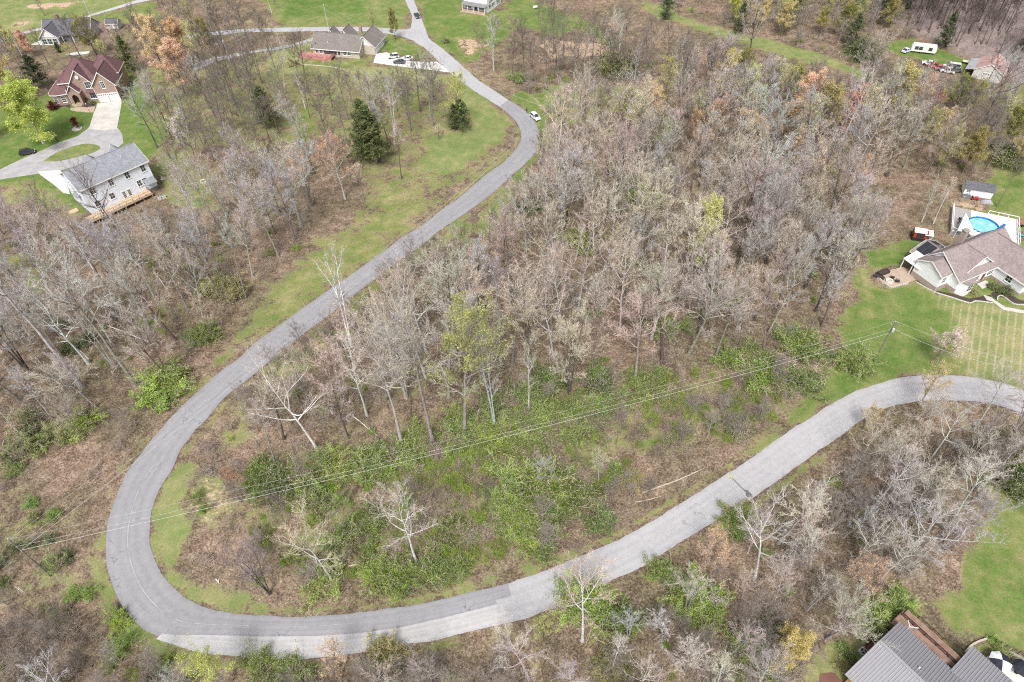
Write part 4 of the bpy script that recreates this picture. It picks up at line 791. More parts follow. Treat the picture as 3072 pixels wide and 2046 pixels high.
for x in (-0.6, 4.2, 9.0): MB().box(x-0.1, x+0.1, 16.5, 16.7, 0, 2.61).build('deck_post', DECK, h)
railing(h, [(-0.75, 13.1), (-0.75, 16.8), (9.3, 16.8)], 2.68, RAILB, h=1.0, step=1.9); railing(h, [(-0.5, 15.4), (9.2, 15.4)], 2.68, RAILB, h=0.85, step=1.9, name='bench_rail')
for i in range(3): MB().box(-0.4, 9.2, 15.7+i*0.33, 15.98+i*0.33, 3.1, 3.15).build('bench_slat', DECK, h)
MB().lathe([(0.11, 0), (0.11, 0.35), (0.02, 0.42)], 8).build('vent_pipe', WHITE, h).location = (5.6, 8.2, 6.2)
# satellite antenna on the corner of the roof
t = thing('roof_antenna', (0, 0, 0), 0, 'pale metal antenna on the corner of the metal roof', 'antenna'); ax, ay = P(*zE(965,225), 4.2)
t.location = (ax, ay, 3.6); m = MB(); m.bar((0, 0, 0), (0, 0, 1.5), 0.08); m.bar((0, 0, 1.4), (1.3, -0.2, 1.3), 0.09, 0.16); m.bar((0, 0, 1.4), (0.1, 0.9, 1.6), 0.08, 0.12); m.build('mast', plain('pale_metal', (0.62, 0.66, 0.72), 0.4), t)
m = MB(); m.bar((-1.3, -0.5, 0.25), (0, 0, 0.3), 0.08); m.build('bracket', MATS['pale_metal'], t)
# ---- dark-roofed house, far upper left
GSID = rows('grey_siding', (0.46, 0.46, 0.44), 0.22, dark=0.85); ROOF_K = shingle('charcoal_shingle', (0.125, 0.125, 0.14))
h = thing('dark_roofed_house', (*P(*zF(660,620)), 0), math.radians(2), 'pale house with charcoal roof and porch columns, upper left', 'house')
box_wall(h, 0.5, 19, 0.5, 10.5, 0, 3.2, GSID); gable_roof(h, 0.5, 19, 0.5, 10.5, 3.2, 6.8, ROOF_K, GSID, 'x', 0.5); box_wall(h, 0.6, 7.5, -3.0, 0.49, 0, 3.1, GSID, 'front_wing'); gable_roof(h, 0.6, 7.5, -3.0, 5.0, 3.15, 6.4, ROOF_K, WHITE, 'y', 0.5, ends=(1, 0))
for u in (0.5, 2.6, 4.7): window(h, Face((0.6, -3.0), (1, 0), (0, -1)), u, 0.3, 1.6, 2.0, 2, 2)
for u in (9, 12, 15): window(h, Face((0.5, 0.5), (1, 0), (0, -1)), u, 1.0, 1.2, 1.4, 2, 2)
for x in (8.4, 12.4, 16.4): MB().bar((x, -1.2, 0), (x, -1.2, 2.9), 0.2).build('porch_column', WHITE, h)
MB().slab([(7.9, -1.6, 2.95), (19.2, -1.6, 2.95), (19.2, 0.48, 3.4), (7.9, 0.48, 3.4)], 0.12).build('porch_roof', ROOF_K, h); MB().box(5.0, 6.2, 6.0, 7.0, 5.0, 8.0).build('chimney', BRICK, h)
t = thing('garden_shed', (*P(*zF(1700,405)), 0), math.radians(-5), 'small pale shed with charcoal roof right of the dark-roofed house', 'shed'); box_wall(t, -2.4, 2.4, -1.8, 1.8, 0, 2.5, GSID); gable_roof(t, -2.4, 2.4, -1.8, 1.8, 2.5, 3.8, ROOF_K, GSID, 'x', 0.3); door(t, Face((-2.4, -1.8), (1, 0), (0, -1)), 1.8, 1.1, 2.0, WHITE); window(t, Face((-2.4, -1.8), (1, 0), (0, -1)), 0.4, 1.0, 0.8, 0.8)
# ---- white house at the top edge
ROOF_T = shingle('grey_shingle', (0.22, 0.215, 0.22))
h = thing('white_farmhouse', (*P(*zG(760,292)), 0), math.radians(-28), 'white house with porch and dormers cut by the top edge', 'house')
box_wall(h, -11, 0, 1.8, 14, 0, 5.6, WSID); gable_roof(h, -11, 0, 1.8, 14, 3.4, 9.2, ROOF_T, WSID, 'x', 0.4)
MB().slab([(-11.4, -0.6, 2.9), (0.4, -0.6, 2.9), (0.4, 2.4, 3.7), (-11.4, 2.4, 3.7)], 0.14).build('porch_roof', ROOF_T, h); MB().box(-11, 0, -0.4, 1.79, 0, 0.6).build('porch_floor', PAVER, h)
for i in range(5): MB().bar((-10.8+2.65*i, -0.3, 0.6), (-10.8+2.65*i, -0.3, 2.8), 0.18).build('porch_column', WHITE, h)
for i, x in enumerate((-9.0, -5.5, -2.0)): box_wall(h, x-0.7, x+0.7, 3.2, 5.6, 4.0, 6.2, WSID, 'dormer'); gable_roof(h, x-0.7, x+0.7, 3.2, 6.2, 6.2, 7.0, ROOF_T, WHITE, 'y', 0.2, ends=(1, 0)); window(h, Face((x-0.7, 3.2), (1, 0), (0, -1)), 0.35, 5.0, 0.7, 0.9, 2, 2)
for u in (1.2, 7.8): window(h, Face((-11, 1.8), (1, 0), (0, -1)), u, 1.1, 1.6, 1.5, 3, 2, shutters=DARKTRIM)
door(h, Face((-11, 1.8), (1, 0), (0, -1)), 5.0, 1.1, 2.2, DARKTRIM, 0.6)
FR_ = Face((0, 1.8), (0, 1), (1, 0))
for u, z in ((2.2, 1.3), (5.0, 1.3), (9.0, 1.3), (4.2, 4.6), (6.8, 4.6), (9.8, 0.6)): window(h, FR_, u, z, 0.9, 1.3, 1, 2, shutters=DARKTRIM)
MB().box(-11.6, 0.6, -1.2, -0.41, 0, 0.25).build('front_step', PAVER, h)
# ---- white barn, upper right
WBOARD = rows('whitewashed_board', (0.66, 0.63, 0.60), 0.3, 'X', dark=0.75, var=0.2); RUST = plain('rusty_roof', (0.43, 0.28, 0.26), 0.7, 0.3, 0.8); GREYTIN = plain('grey_tin', (0.33, 0.34, 0.36), 0.5, 0.2, 0.8)
h = thing('white_barn', (*P(*zI(1900,905)), 0), math.radians(-38), 'weathered white barn with rusty red roof, upper right', 'barn'); h.scale = (0.8, 0.8, 0.85)
box_wall(h, -11, 0, 0, 13, 0, 3.6, WBOARD); gable_roof(h, -11, 0, 0, 13, 3.6, 6.6, RUST, WBOARD, 'y', 0.3); MB().slab([(-14.5, 0, 2.6), (-11.31, 0, 3.3), (-11.31, 13, 3.3), (-14.5, 13, 2.6)], 0.1).build('lean_to_roof', GREYTIN, h)
for y in (0.3, 6.5, 12.6): MB().bar((-14.3, y, 0), (-14.3, y, 2.5), 0.18).build('lean_to_post', WOOD, h)
garage_door(h, Face((-11, 0), (1, 0), (0, -1)), 3.6, 3.6, 2.8, WBOARD)
# ---- low garden shed by the yard, right
t = thing('yard_shed', (*P(*zJ(480,600)), 0), math.radians(-21), 'low white shed with dark roof above the pool yard', 'shed')
box_wall(t, 0, 7.0, 0, 3.6, 0, 2.3, WSID); m = MB(); m.slab([(-0.3, -0.35, 2.32), (7.3, -0.35, 2.32), (7.3, 2.2, 3.3), (-0.3, 2.2, 3.3)], 0.12); m.slab([(7.3, 4.0, 2.35), (-0.3, 4.0, 2.35), (-0.3, 2.2, 3.3), (7.3, 2.2, 3.3)], 0.12); m.build('roof', ROOF_K, t)
MB().extr([(0, 0, 2.25), (0, 3.6, 2.25), (0, 2.2, 3.1)], (0.12, 0, 0)).build('gable_wall', WSID, t); MB().extr([(7.0, 0, 2.25), (7.0, 3.6, 2.25), (7.0, 2.2, 3.1)], (-0.12, 0, 0)).build('gable_wall', WSID, t); door(t, Face((0, 0), (1, 0), (0, -1)), 4.9, 1.0, 1.95, WHITE); window(t, Face((0, 0), (1, 0), (0, -1)), 0.5, 1.0, 0.9, 0.8)
# ================================================================ vegetation: prototypes
def unit(a): return a/np.maximum(1e-9, np.linalg.norm(a, axis=-1, keepdims=True))
def perp(d, rng):
    r = rng.normal(size=d.shape); r -= (r*d).sum(-1, keepdims=True)*d; return unit(r)
class Soup:
    """collects vertices and faces of one mesh in bulk"""
    def __init__(s): s.V = []; s.T = []; s.Q = []; s.n = 0
    def tubes(s, P_, R_, k):
        """P_ (N,m,3) centre lines, R_ (N,m) radii, k sides"""
        N, m, _ = P_.shape; D = np.gradient(P_, axis=1); D = unit(D)
        u = np.cross(D, np.array([0.31, 0.17, 0.93])); u = unit(u); v = np.cross(D, u)
        a = np.arange(k)*2*np.pi/k
        V = P_[:, :, None, :]+R_[:, :, None, None]*(u[:, :, None, :]*np.cos(a)[None, None, :, None]+v[:, :, None, :]*np.sin(a)[None, None, :, None])
        b = s.n+(np.arange(N)*m*k)[:, None, None]; i = np.arange(m-1)[None, :, None]*k; j = np.arange(k)[None, None, :]; j2 = (j+1) % k
        s.Q.append(np.stack([b+i+j, b+i+j2, b+i+k+j2, b+i+k+j], -1).reshape(-1, 4)); s.V.append(V.reshape(-1, 3)); s.n += N*m*k
    def blades(s, A, B, w, rng):
        """flat tapering slips from A to B"""
        d = unit(B-A); u = perp(d, rng)*np.asarray(w).reshape(-1, 1)/2; N = len(A)
        V = np.stack([A-u, A+u, B+u*0.35, B-u*0.35], 1); b = s.n+np.arange(N)[:, None]*4
        s.Q.append(b+np.arange(4)[None]); s.V.append(V.reshape(-1, 3)); s.n += 4*N
    def leaves(s, C, size, rng, flat=0.0, asp=0.6):
        N = len(C); d = rng.normal(size=(N, 3)); d[:, 2] *= (1-flat); d = unit(d); u = perp(d, rng)
        if flat: u[:, 2] *= (1-flat); u = unit(u)
        size = np.asarray(size).reshape(-1, 1); a = d*size/2; w = u*size*asp/2
        V = np.stack([C-a, C+w, C+a, C-w], 1); b = s.n+np.arange(N)[:, None]*4
        s.Q.append(b+np.arange(4)[None]); s.V.append(V.reshape(-1, 3)); s.n += 4*N
    def mesh(s, name, mat, smooth=False):
        m = grid_mesh(name, np.concatenate(s.V), np.concatenate(s.Q), smooth); m.materials.append(mat); return m
BARK = tinted('bark', 0.9, 0.28, 2.2); TWIG = tinted('twig', 0.85, 0.22, 0.5); LEAF = tinted('leaf', 0.7, 0.4, 0.9, trans=0.3)
NEEDLE = tinted('needle', 0.8, 0.4, 0.8, trans=0.1)
def children(rng, par, n, t0, t1, ang, lrat, bend, taper=0.45, upbias=0.25):
    """branch off every parent: par = dict(s, d, L, b); returns same dict with n children each"""
    N = len(par['L']); t = (np.arange(n)[None]+rng.random((N, n)))/n*(t1-t0)+t0
    s = curve(par, t); tan = tangent(par, t); az = perp(tan, rng); a = np.radians(rng.normal(ang, 9, (N, n)))[..., None]
    d = unit(tan*np.cos(a)+az*np.sin(a)+np.array([0, 0, upbias])*rng.random((N, n, 1)))
    L = par['L'][:, None]*lrat*(1-taper*t)*rng.uniform(0.65, 1.3, (N, n))
    r = radius(par, t)
    return dict(s=s.reshape(-1, 3), d=d.reshape(-1, 3), L=L.ravel(), b=np.full(N*n, bend)*rng.uniform(0.3, 1.6, N*n), r=r.ravel()*0.62, w=rng.normal(0, 0.06, (N*n, 3)))
def curve(p, t):
    t3 = t[..., None]; L = p['L'][:, None, None]
    return p['s'][:, None]+p['d'][:, None]*L*t3+np.array([0, 0, 1.0])*(p['b'][:, None, None]*L*t3*t3)+p['w'][:, None]*L*np.sin(t3*5.0)
def tangent(p, t):
    t3 = t[..., None]
    return unit(p['d'][:, None]+np.array([0, 0, 2.0])*(p['b'][:, None, None]*t3)+p['w'][:, None]*5*np.cos(t3*5.0))
def radius(p, t): return p['r'][:, None]*(1-0.8*t)
def lay(soup, p, m, k):
    t = np.tile(np.linspace(0, 1, m), (len(p['L']), 1)); soup.tubes(curve(p, t), np.maximum(radius(p, t), 0.007), k)
def make_tree(seed, crown0=0.42, nl=15, spread=0.26, lim_ang=(58, 22), stems=1, thick=0.0115, fine=1.0, leaf=None, nleaf=0, lsize=0.2, lean=0.03, twigw=0.021):
    """unit tree 20 m tall. returns (trunk mesh, crown mesh[, leaf mesh])"""
    rng = np.random.default_rng(seed); H = 20.0; tr = Soup(); cr = Soup()
    tips = []; L1s = []
    for sidx in range(stems):
        m = 12; z = np.linspace(0, 1, m); wob = np.cumsum(rng.normal(0, 0.10, (m, 2)), 0)*z[:, None]
        out = np.array([math.cos(2.4*sidx+seed), math.sin(2.4*sidx+seed)])*(0.0 if stems == 1 else 1.0)
        lx = rng.normal(0, lean, 2)*H+out*1.7
        hh = H*(0.90 if sidx == 0 else rng.uniform(0.72, 0.88))
        pts = np.column_stack([wob+lx*(z**1.3)[:, None]+out*0.12, z*hh])
        r0 = H*thick*(1 if stems == 1 else 0.72); rad = r0*(1-0.86*z**0.9); rad[0] *= 1.5; rad[1] *= 1.08
        tr.tubes(pts[None], rad[None], 8)
        n = nl if stems == 1 else int(nl*0.7)
        t = crown0+(1-crown0)*(np.arange(n)+rng.random(n)*0.8)/n; az = np.arange(n)*2.4+rng.random(n)*0.9+sidx
        s = np.column_stack([np.interp(t, z, pts[:, i]) for i in range(3)]); rr = np.interp(t, z, rad)
        q = (t-crown0)/(1-crown0); el = np.radians(90-np.interp(q, [0, 1], lim_ang)+rng.normal(0, 6, n))
        d = np.column_stack([np.cos(el)*np.cos(az), np.cos(el)*np.sin(az), np.sin(el)])
        L = H*spread*(np.interp(q, [0, 0.25, 0.6, 1.0], [0.85, 1.15, 1.0, 0.62]))*rng.uniform(0.65, 1.2, n)
        L1s.append(dict(s=s, d=d, L=L, b=rng.uniform(0.08, 0.32, n), r=np.minimum(rr*0.85, 0.42*r0+0.03)*rng.uniform(0.75, 1.05, n), w=rng.normal(0, 0.05, (n, 3))))
    l1 = {k: np.concatenate([q[k] for q in L1s]) for k in L1s[0]}
    lay(tr, l1, 7, 5)
    l2 = children(rng, l1, int(8*fine), 0.22, 0.98, 40, 0.46, 0.12); l2['r'] = np.clip(l2['r'], 0.026, 0.05); lay(cr, l2, 4, 4)
    l3 = children(rng, l2, int(6*fine), 0.2, 1.0, 38, 0.50, 0.10); l3['r'] = np.clip(l3['r'], 0.010, 0.02); lay(cr, l3, 3, 3)
    l3b = children(rng, l1, int(7*fine), 0.35, 1.0, 45, 0.22, 0.1); l3b['r'] = np.clip(l3b['r'], 0.010, 0.02); lay(cr, l3b, 3, 3)
    for par, n in ((l3, max(2, int(5*fine))), (l3b, int(4*fine)), (l2, int(5*fine))):
        tw = children(rng, par, n, 0.15, 1.0, 36, 0.55, 0.05); tw['L'] = np.clip(tw['L'], 0.25, 1.1)
        A = tw['s']; B = A+tw['d']*tw['L'][:, None]; cr.blades(A, B, np.full(len(A), twigw), rng)
        tips.append(B)
    tips = np.concatenate(tips)
    res = [tr.mesh('trunk', BARK, True), cr.mesh('crown', TWIG)]
    if nleaf:
        lf = Soup(); c = tips[rng.integers(0, len(tips), nleaf)]+rng.normal(0, 0.16 if nleaf < 9000 else 0.34, (nleaf, 3))
        # clumpy: drop leaves where a coarse noise is low
        kx = vnoise(c[:, 0]+50, c[:, 2]+c[:, 1]*0.7+50, 1.5, seed); keep = kx > (0.10 if nleaf > 9000 else 0.30); c = c[keep]
        lf.leaves(c, rng.uniform(0.6, 1.3, len(c))*lsize, rng); res.append(lf.mesh('leaves', LEAF))
    return res
def make_conifer(seed, H=12.0, width=0.24, dens=1.0, base=0.08, open_=0.30):
    rng = np.random.default_rng(seed); tr = Soup(); z = np.linspace(0, 1, 9)
    pts = np.column_stack([np.cumsum(rng.normal(0, 0.04, (9, 2)), 0), z*H]); tr.tubes(pts[None], (H*0.017*(1-0.93*z))[None], 8)
    n = int(90*dens); t = base+(1-base)*np.sort(rng.random(n))**0.9; az = np.arange(n)*2.4+rng.random(n)
    s = np.column_stack([np.interp(t, z, pts[:, i]) for i in range(3)])
    prof = np.interp(t, [0, 0.12, 0.35, 0.7, 1], [0.55, 0.95, 1.0, 0.68, 0.10]); L = H*width*prof*rng.uniform(0.45, 1.35, n)
    el = np.radians(np.interp(t, [0, 1], [4, 48])+rng.normal(0, 8, n)); d = np.column_stack([np.cos(el)*np.cos(az), np.cos(el)*np.sin(az), np.sin(el)])
    l1 = dict(s=s, d=d, L=L, b=rng.uniform(-0.10, 0.06, n), r=np.full(n, H*0.0032), w=rng.normal(0, 0.03, (n, 3))); lay(tr, l1, 4, 4)
    nd = Soup(); l2 = children(rng, l1, 9, 0.15, 1.0, 45, 0.42, -0.05, upbias=0.1)
    nb = 20
    tt = rng.random((len(l2['L']), nb)); c = curve(l2, tt).reshape(-1, 3); c = c+rng.normal(0, 0.12, c.shape)
    keep = rng.random(len(c)) > open_; c = c[keep]
    nd.leaves(c, rng.uniform(0.22, 0.48, len(c)), rng, flat=0.25, asp=0.34)
    return [tr.mesh('trunk', BARK, True), nd.mesh('foliage', NEEDLE)]
def make_bush(seed, R=1.5, h=1.6, stems=26, nleaf=1500, lsize=0.17, twigs=True):
    rng = np.random.default_rng(seed); st = Soup(); n = stems; az = rng.random(n)*6.283; el = np.radians(rng.uniform(35, 85, n))
    d = np.column_stack([np.cos(el)*np.cos(az), np.cos(el)*np.sin(az), np.sin(el)]); L = rng.uniform(0.6, 1.15, n)*np.hypot(R*np.cos(el), h*np.sin(el))*1.15
    l1 = dict(s=np.column_stack([rng.normal(0, 0.22*R, (n, 2)), np.zeros(n)]), d=d, L=L, b=-rng.uniform(0.05, 0.35, n)*np.cos(el), r=np.full(n, 0.02), w=rng.normal(0, 0.06, (n, 3)))
    lay(st, l1, 5, 3); l2 = children(rng, l1, 7, 0.2, 1.0, 45, 0.42, -0.05); l2['r'][:] = 0.009; lay(st, l2, 3, 3)
    if twigs:
        tw = children(rng, l2, 4, 0.1, 1.0, 40, 0.5, 0.0); st.blades(tw['s'], tw['s']+tw['d']*np.clip(tw['L'], 0.12, 0.6)[:, None], np.full(len(tw['L']), 0.016), rng)
    res = [st.mesh('stems', TWIG)]
    if nleaf:
        t = rng.random((len(l2['L']), 1+nleaf//len(l2['L']))); c = curve(l2, t).reshape(-1, 3); c += rng.normal(0, 0.07*R, c.shape); c[:, 2] = np.abs(c[:, 2])
        lf = Soup(); lf.leaves(c, rng.uniform(0.6, 1.35, len(c))*lsize, rng, asp=0.5); res.append(lf.mesh('leaves', LEAF))
    return res

BARE = [make_tree(101, 0.50, 14, 0.22), make_tree(102, 0.45, 15, 0.24, (62, 25)), make_tree(103, 0.58, 12, 0.19, (50, 18)), make_tree(104, 0.46, 14, 0.26, (66, 28), lean=0.06),
        make_tree(105, 0.33, 18, 0.24, (60, 22), thick=0.013), make_tree(106, 0.54, 13, 0.21, (52, 20), lean=0.05), make_tree(107, 0.42, 12, 0.30, (64, 30), thick=0.014), make_tree(108, 0.60, 11, 0.18, (48, 16), thick=0.0095),
        make_tree(109, 0.36, 15, 0.22, (58, 24), stems=2), make_tree(110, 0.34, 14, 0.22, (60, 24), stems=3, thick=0.010)]
SPARSE = [make_tree(121, 0.36, 13, 0.25, (55, 22), fine=0.88, thick=0.0095, lean=0.05), make_tree(122, 0.40, 12, 0.28, (60, 26), fine=0.88, thick=0.0100, lean=0.07), make_tree(123, 0.44, 10, 0.22, (46, 20), fine=0.88, stems=2, thick=0.0135)]
BUD = [make_tree(131, 0.32, 16, 0.23, (60, 24), nleaf=6000, lsize=0.21), make_tree(132, 0.28, 17, 0.26, (62, 26), nleaf=6000, lsize=0.21, thick=0.013), make_tree(133, 0.36, 14, 0.21, (52, 20), nleaf=5500, lsize=0.21, stems=2)]
LEAFY = [make_tree(141, 0.24, 20, 0.26, (70, 18), nleaf=30000, lsize=0.27, thick=0.013), make_tree(142, 0.28, 18, 0.25, (66, 18), nleaf=30000, lsize=0.27)]
CONIFER = [make_conifer(151), make_conifer(152, width=0.28, base=0.14), make_conifer(153, width=0.19, base=0.04, dens=1.1)]
BUSH = [make_bush(161, nleaf=3200, lsize=0.115), make_bush(162, 1.9, 1.5, 30, 3800, 0.115), make_bush(163, 1.2, 2.1, 22, 2800, 0.11), make_bush(164, 1.6, 1.2, 26, 3200, 0.125)]
BRUSH = [make_bush(171, 1.4, 2.2, 24, 0), make_bush(172, 1.8, 1.7, 30, 0), make_bush(173, 1.1, 2.8, 18, 0), make_bush(174, 1.5, 1.4, 26, 220, 0.14)]
SAPL = [make_tree(181, 0.22, 12, 0.20, (55, 20), fine=0.62, thick=0.007), make_tree(182, 0.18, 12, 0.24, (60, 24), fine=0.62, stems=2, thick=0.008)]
BARKC = {'grey': (0.26, 0.238, 0.215), 'dark': (0.105, 0.09, 0.078), 'brown': (0.20, 0.16, 0.13), 'white': (0.74, 0.72, 0.68), 'pale': (0.54, 0.52, 0.485), 'silver': (0.38, 0.365, 0.345)}
TWIGC = {'greige': (0.51, 0.455, 0.395), 'mauve': (0.44, 0.385, 0.375), 'grey': (0.47, 0.455, 0.445), 'tan': (0.56, 0.485, 0.385), 'dark': (0.31, 0.27, 0.245), 'pale': (0.56, 0.525, 0.475), 'rosy': (0.55, 0.435, 0.39), 'olive': (0.45, 0.43, 0.28)}
LEAFC = {'fresh': (0.27, 0.38, 0.065), 'yellow': (0.62, 0.58, 0.27), 'lime': (0.50, 0.54, 0.13), 'orange': (0.66, 0.44, 0.27), 'peach': (0.72, 0.54, 0.36), 'red': (0.48, 0.24, 0.22), 'wine': (0.16, 0.022, 0.03), 'green': (0.19, 0.275, 0.06), 'bright': (0.26, 0.375, 0.065), 'deep': (0.10, 0.155, 0.042), 'pink': (0.66, 0.55, 0.50), 'white': (0.68, 0.65, 0.61), 'gold': (0.60, 0.50, 0.22), 'olive': (0.36, 0.35, 0.13)}
def jit(c, a=0.10):
    k = random.uniform(1-a, 1+a); return tuple(min(0.9, max(0.01, x*k*random.uniform(1-a*0.5, 1+a*0.5))) for x in c)
def plant(name, proto, xy, h, base_h, cols, label, cat, group=None, wide=1.0, tilt=0.03, z=None, rz=None):
    """one tree or shrub: Empty at its foot, one child for each mesh of the prototype"""
    x, y = xy; s = h/base_h
    o = bpy.data.objects.new(name, None); o.empty_display_size = 0.3; COL.objects.link(o)
    o.location = (x, y, (gz(x, y) if z is None else z)-0.05); o.rotation_euler = (random.gauss(0, tilt), random.gauss(0, tilt), random.random()*6.283 if rz is None else rz); o.scale = (s*wide, s*wide, s)
    tag(o, label, cat, group)
    for me, c in zip(proto, cols):
        ch = bpy.data.objects.new(me.name.split('.')[0], me); COL.objects.link(ch); ch.parent = o; ch.color = (*c, 1)
    return o
PLACED = []
# ================================================================ landmark trees (foot and top read off the photograph, turned into metres)
def bare(foot, top, proto, bark, twig, label, group=None, wide=1.0, leafc=None, name='bare_tree', cat='tree', rz=None):
    xy = P(*foot); h = top if isinstance(top, (int, float)) else height_between(foot, top); PLACED.append(xy)
    cols = [jit(BARKC[bark]), jit(TWIGC[twig])]+([jit(LEAFC[leafc])] if leafc else [])
    if name == 'bare_tree' and bark in ('pale', 'white'): name = 'white_barked_tree'
    return plant(name, proto, xy, h, 20.0, cols, label, cat, group, wide, rz=rz)
def ever(foot, top, proto, label, c=(0.125, 0.150, 0.062), wide=1.0):
    xy = P(*foot); h = height_between(foot, top); PLACED.append(xy)
    return plant('evergreen_tree', CONIFER[proto], xy, h, 12.0, [jit(BARKC['brown']), jit(c)], label, 'tree', 'evergreens scattered among the bare trees', wide*1.25)
bare(r6(655,810), (985,735), SPARSE[2], 'white', 'pale', 'tall white-barked twin-stemmed tree beside the straight stretch of road', wide=0.75, rz=2.6)
bare(r6(420,1530), (830,1060), SPARSE[1], 'white', 'greige', 'white-barked forked tree leaning left on the inside of the hairpin', rz=0.4)
bare((1207,1340), (1150,970), BARE[0], 'silver', 'greige', 'tall slender silver-barked tree above the pink leaf litter')
bare((1300,1332), (1235,930), BARE[5], 'grey', 'greige', 'tall grey tree standing between the silver-barked and the yellowish one')
bare((1395,1300), (1385,915), BUD[0], 'grey', 'olive', 'tall straight tree with a faint yellow-green crown at the edge of the green undergrowth', leafc='olive', name='budding_tree')
bare(b2(1110,745), 23.0, SPARSE[0], 'pale', 'pale', 'pale tree with wide bare limbs standing alone in the hairpin clearing', wide=1.1, rz=1.0)
bare(b2(530,880), b2(430,480), SPARSE[1], 'silver', 'tan', 'small broken pale tree in the brush of the hairpin clearing', wide=1.2)
bare(b2(95,960), b2(20,600), BARE[9], 'dark', 'dark', 'vine-covered dark tree near the bottom bend of the road')
bare((1587,1238), (1610,1020), SPARSE[2], 'pale', 'greige', 'slim white-barked forked tree at the top of the green undergrowth', wide=0.8)
bare((1706,1198), (1700,930), BARE[9], 'dark', 'greige', 'dark-footed many-limbed tree rising out of green shrubs')
bare((1905,1142), (1955,905), BARE[6], 'grey', 'rosy', 'round tree with a rosy haze of buds in the middle of the wood', wide=1.15)
bare(r7(280,330), r7(300,60), SPARSE[0], 'white', 'greige', 'thin white-barked tree in mid-wood left of its white twin')
bare(r7(340,320), r7(380,40), SPARSE[2], 'white', 'greige', 'white-barked leaning tree in mid-wood right of its white twin', wide=0.7)
bare(r7(745,320), r7(790,0), SPARSE[1], 'white', 'grey', 'white-barked tree with open forks near the pale yellow tree')
bare(r7(1050,310), r7(1120,-80), SPARSE[0], 'white', 'grey', 'tall white-barked tree just left of the pale yellow crown')
bare(r7(1460,560), r7(1560,250), SPARSE[2], 'pale', 'greige', 'white-barked tree leaning right in the eastern wood', wide=0.8)
bare(r7(1130,560), r7(1200,390), BARE[9], 'dark', 'dark', 'clump of dark leaning stems above a green shrub')
bare((2100,845), (2150,605), LEAFY[1], 'dark', 'olive', 'tall pale-yellow flowering tree in the middle of the wood', wide=0.62, leafc='yellow', name='budding_tree')
bare((1140,478), (1120,300), BARE[7], 'dark', 'grey', 'thin dark trunk standing against the big evergreens')
bare((905,683), (895,450), BARE[6], 'silver', 'greige', 'wide pale-limbed bare tree in the brown clearing near the blue-grey house', wide=1.3)
bare((1205,537), (1207,360), BARE[7], 'dark', 'rosy', 'straight dark-stemmed tree alone on leaf litter right of the evergreens')
bare((1098,625), (1100,490), BARE[2], 'brown', 'tan', 'medium brown tree on the olive meadow below the evergreens')
bare((1036,597), (1020,400), BUD[1], 'silver', 'greige', 'tree with an orange top left of the big evergreens', leafc='orange', name='budding_tree')
bare((905,555), (880,425), BUD[2], 'grey', 'rosy', 'small tree with an orange-pink crown behind the wide bare tree', leafc='peach', name='budding_tree')
bare((360,705), (255,465), SPARSE[1], 'dark', 'dark', 'dark forked tree rising in front of the blue-grey house', wide=0.9, rz=0.9)
bare((345,712), (330,500), SPARSE[0], 'dark', 'dark', 'second dark tree close to the deck of the blue-grey house', wide=0.8)
bare((578,500), (545,335), BUD[2], 'silver', 'grey', 'tree in whitish blossom on the slope right of the blue-grey house', leafc='white', name='budding_tree')
bare(r1(1090,1020), r1(1060,580), BARE[1], 'dark', 'grey', 'dark grey tree on the lawn edge right of the brick house')
bare(r1(1140,910), r1(1090,520), BARE[5], 'grey', 'grey', 'tall grey tree nearest the right wall of the brick house')
bare((130,428), (85,250), LEAFY[0], 'silver', 'olive', 'broad lime-yellow tree on the front lawn of the brick house', wide=1.5, leafc='lime', name='budding_tree')
bare((556,285), (530,125), LEAFY[1], 'brown', 'tan', 'orange-budding tree nearest the brick house', leafc='peach', name='budding_tree', wide=1.25)
bare((492,215), (470,55), LEAFY[0], 'brown', 'tan', 'golden-orange tree behind the brick house, leftmost of three', leafc='peach', name='budding_tree', wide=1.05)
bare((560,215), (545,65), LEAFY[1], 'brown', 'rosy', 'pinkish orange tree behind the brick house, between two golden ones', leafc='orange', name='budding_tree', wide=1.05)
bare((625,232), (604,72), BUD[0], 'grey', 'olive', 'slim tree with a lemon-yellow top beside the orange trees', leafc='yellow', name='budding_tree')
bare((25,330), (10,100), LEAFY[1], 'brown', 'tan', 'amber-coloured tree at the left edge behind the brick house', leafc='gold', name='budding_tree')
bare((-40,420), (-60,300), LEAFY[0], 'brown', 'tan', 'tan-leaved tree at the left edge below the dark car', leafc='peach', name='budding_tree')
bare((290,165), (270,55), LEAFY[0], 'dark', 'olive', 'olive-leaved spreading tree behind the brick house roof', leafc='olive', name='budding_tree', wide=1.2)
bare((215,175), (200,130), BUD[1], 'dark', 'olive', 'low green tree between the two houses at upper left', leafc='lime', name='budding_tree', wide=1.4)
bare((352,150), (355,70), BUD[2], 'brown', 'rosy', 'pink-flowering tree below the small dark-roofed shed', leafc='pink', name='budding_tree', wide=1.3)
bare((135,48), (115,-10), BARE[9], 'dark', 'dark', 'dark bare tree alone on the upper left field')
ever((395,215), (372,108), 0, 'tall dark conifer right behind the brick house', wide=0.9)
ever((128,262), (122,165), 1, 'bushy dark conifer against the left side of the brick house', (0.085, 0.105, 0.06), 1.1)
ever((180,158), (170,128), 2, 'small conifer beside the driveway of the upper left house', (0.06, 0.08, 0.035), 1.3)
ever((808,385), (792,262), 1, 'lone green cedar in the left meadow', wide=0.9)
ever((1105,470), (1090,300), 0, 'left one of the two big touching evergreens in the meadow', wide=1.0)
ever((1132,488), (1128,315), 1, 'right one of the two big touching evergreens in the meadow', wide=0.95)
ever((1385,388), (1388,300), 1, 'evergreen beside the road bend at the right end of the meadow', wide=1.1)
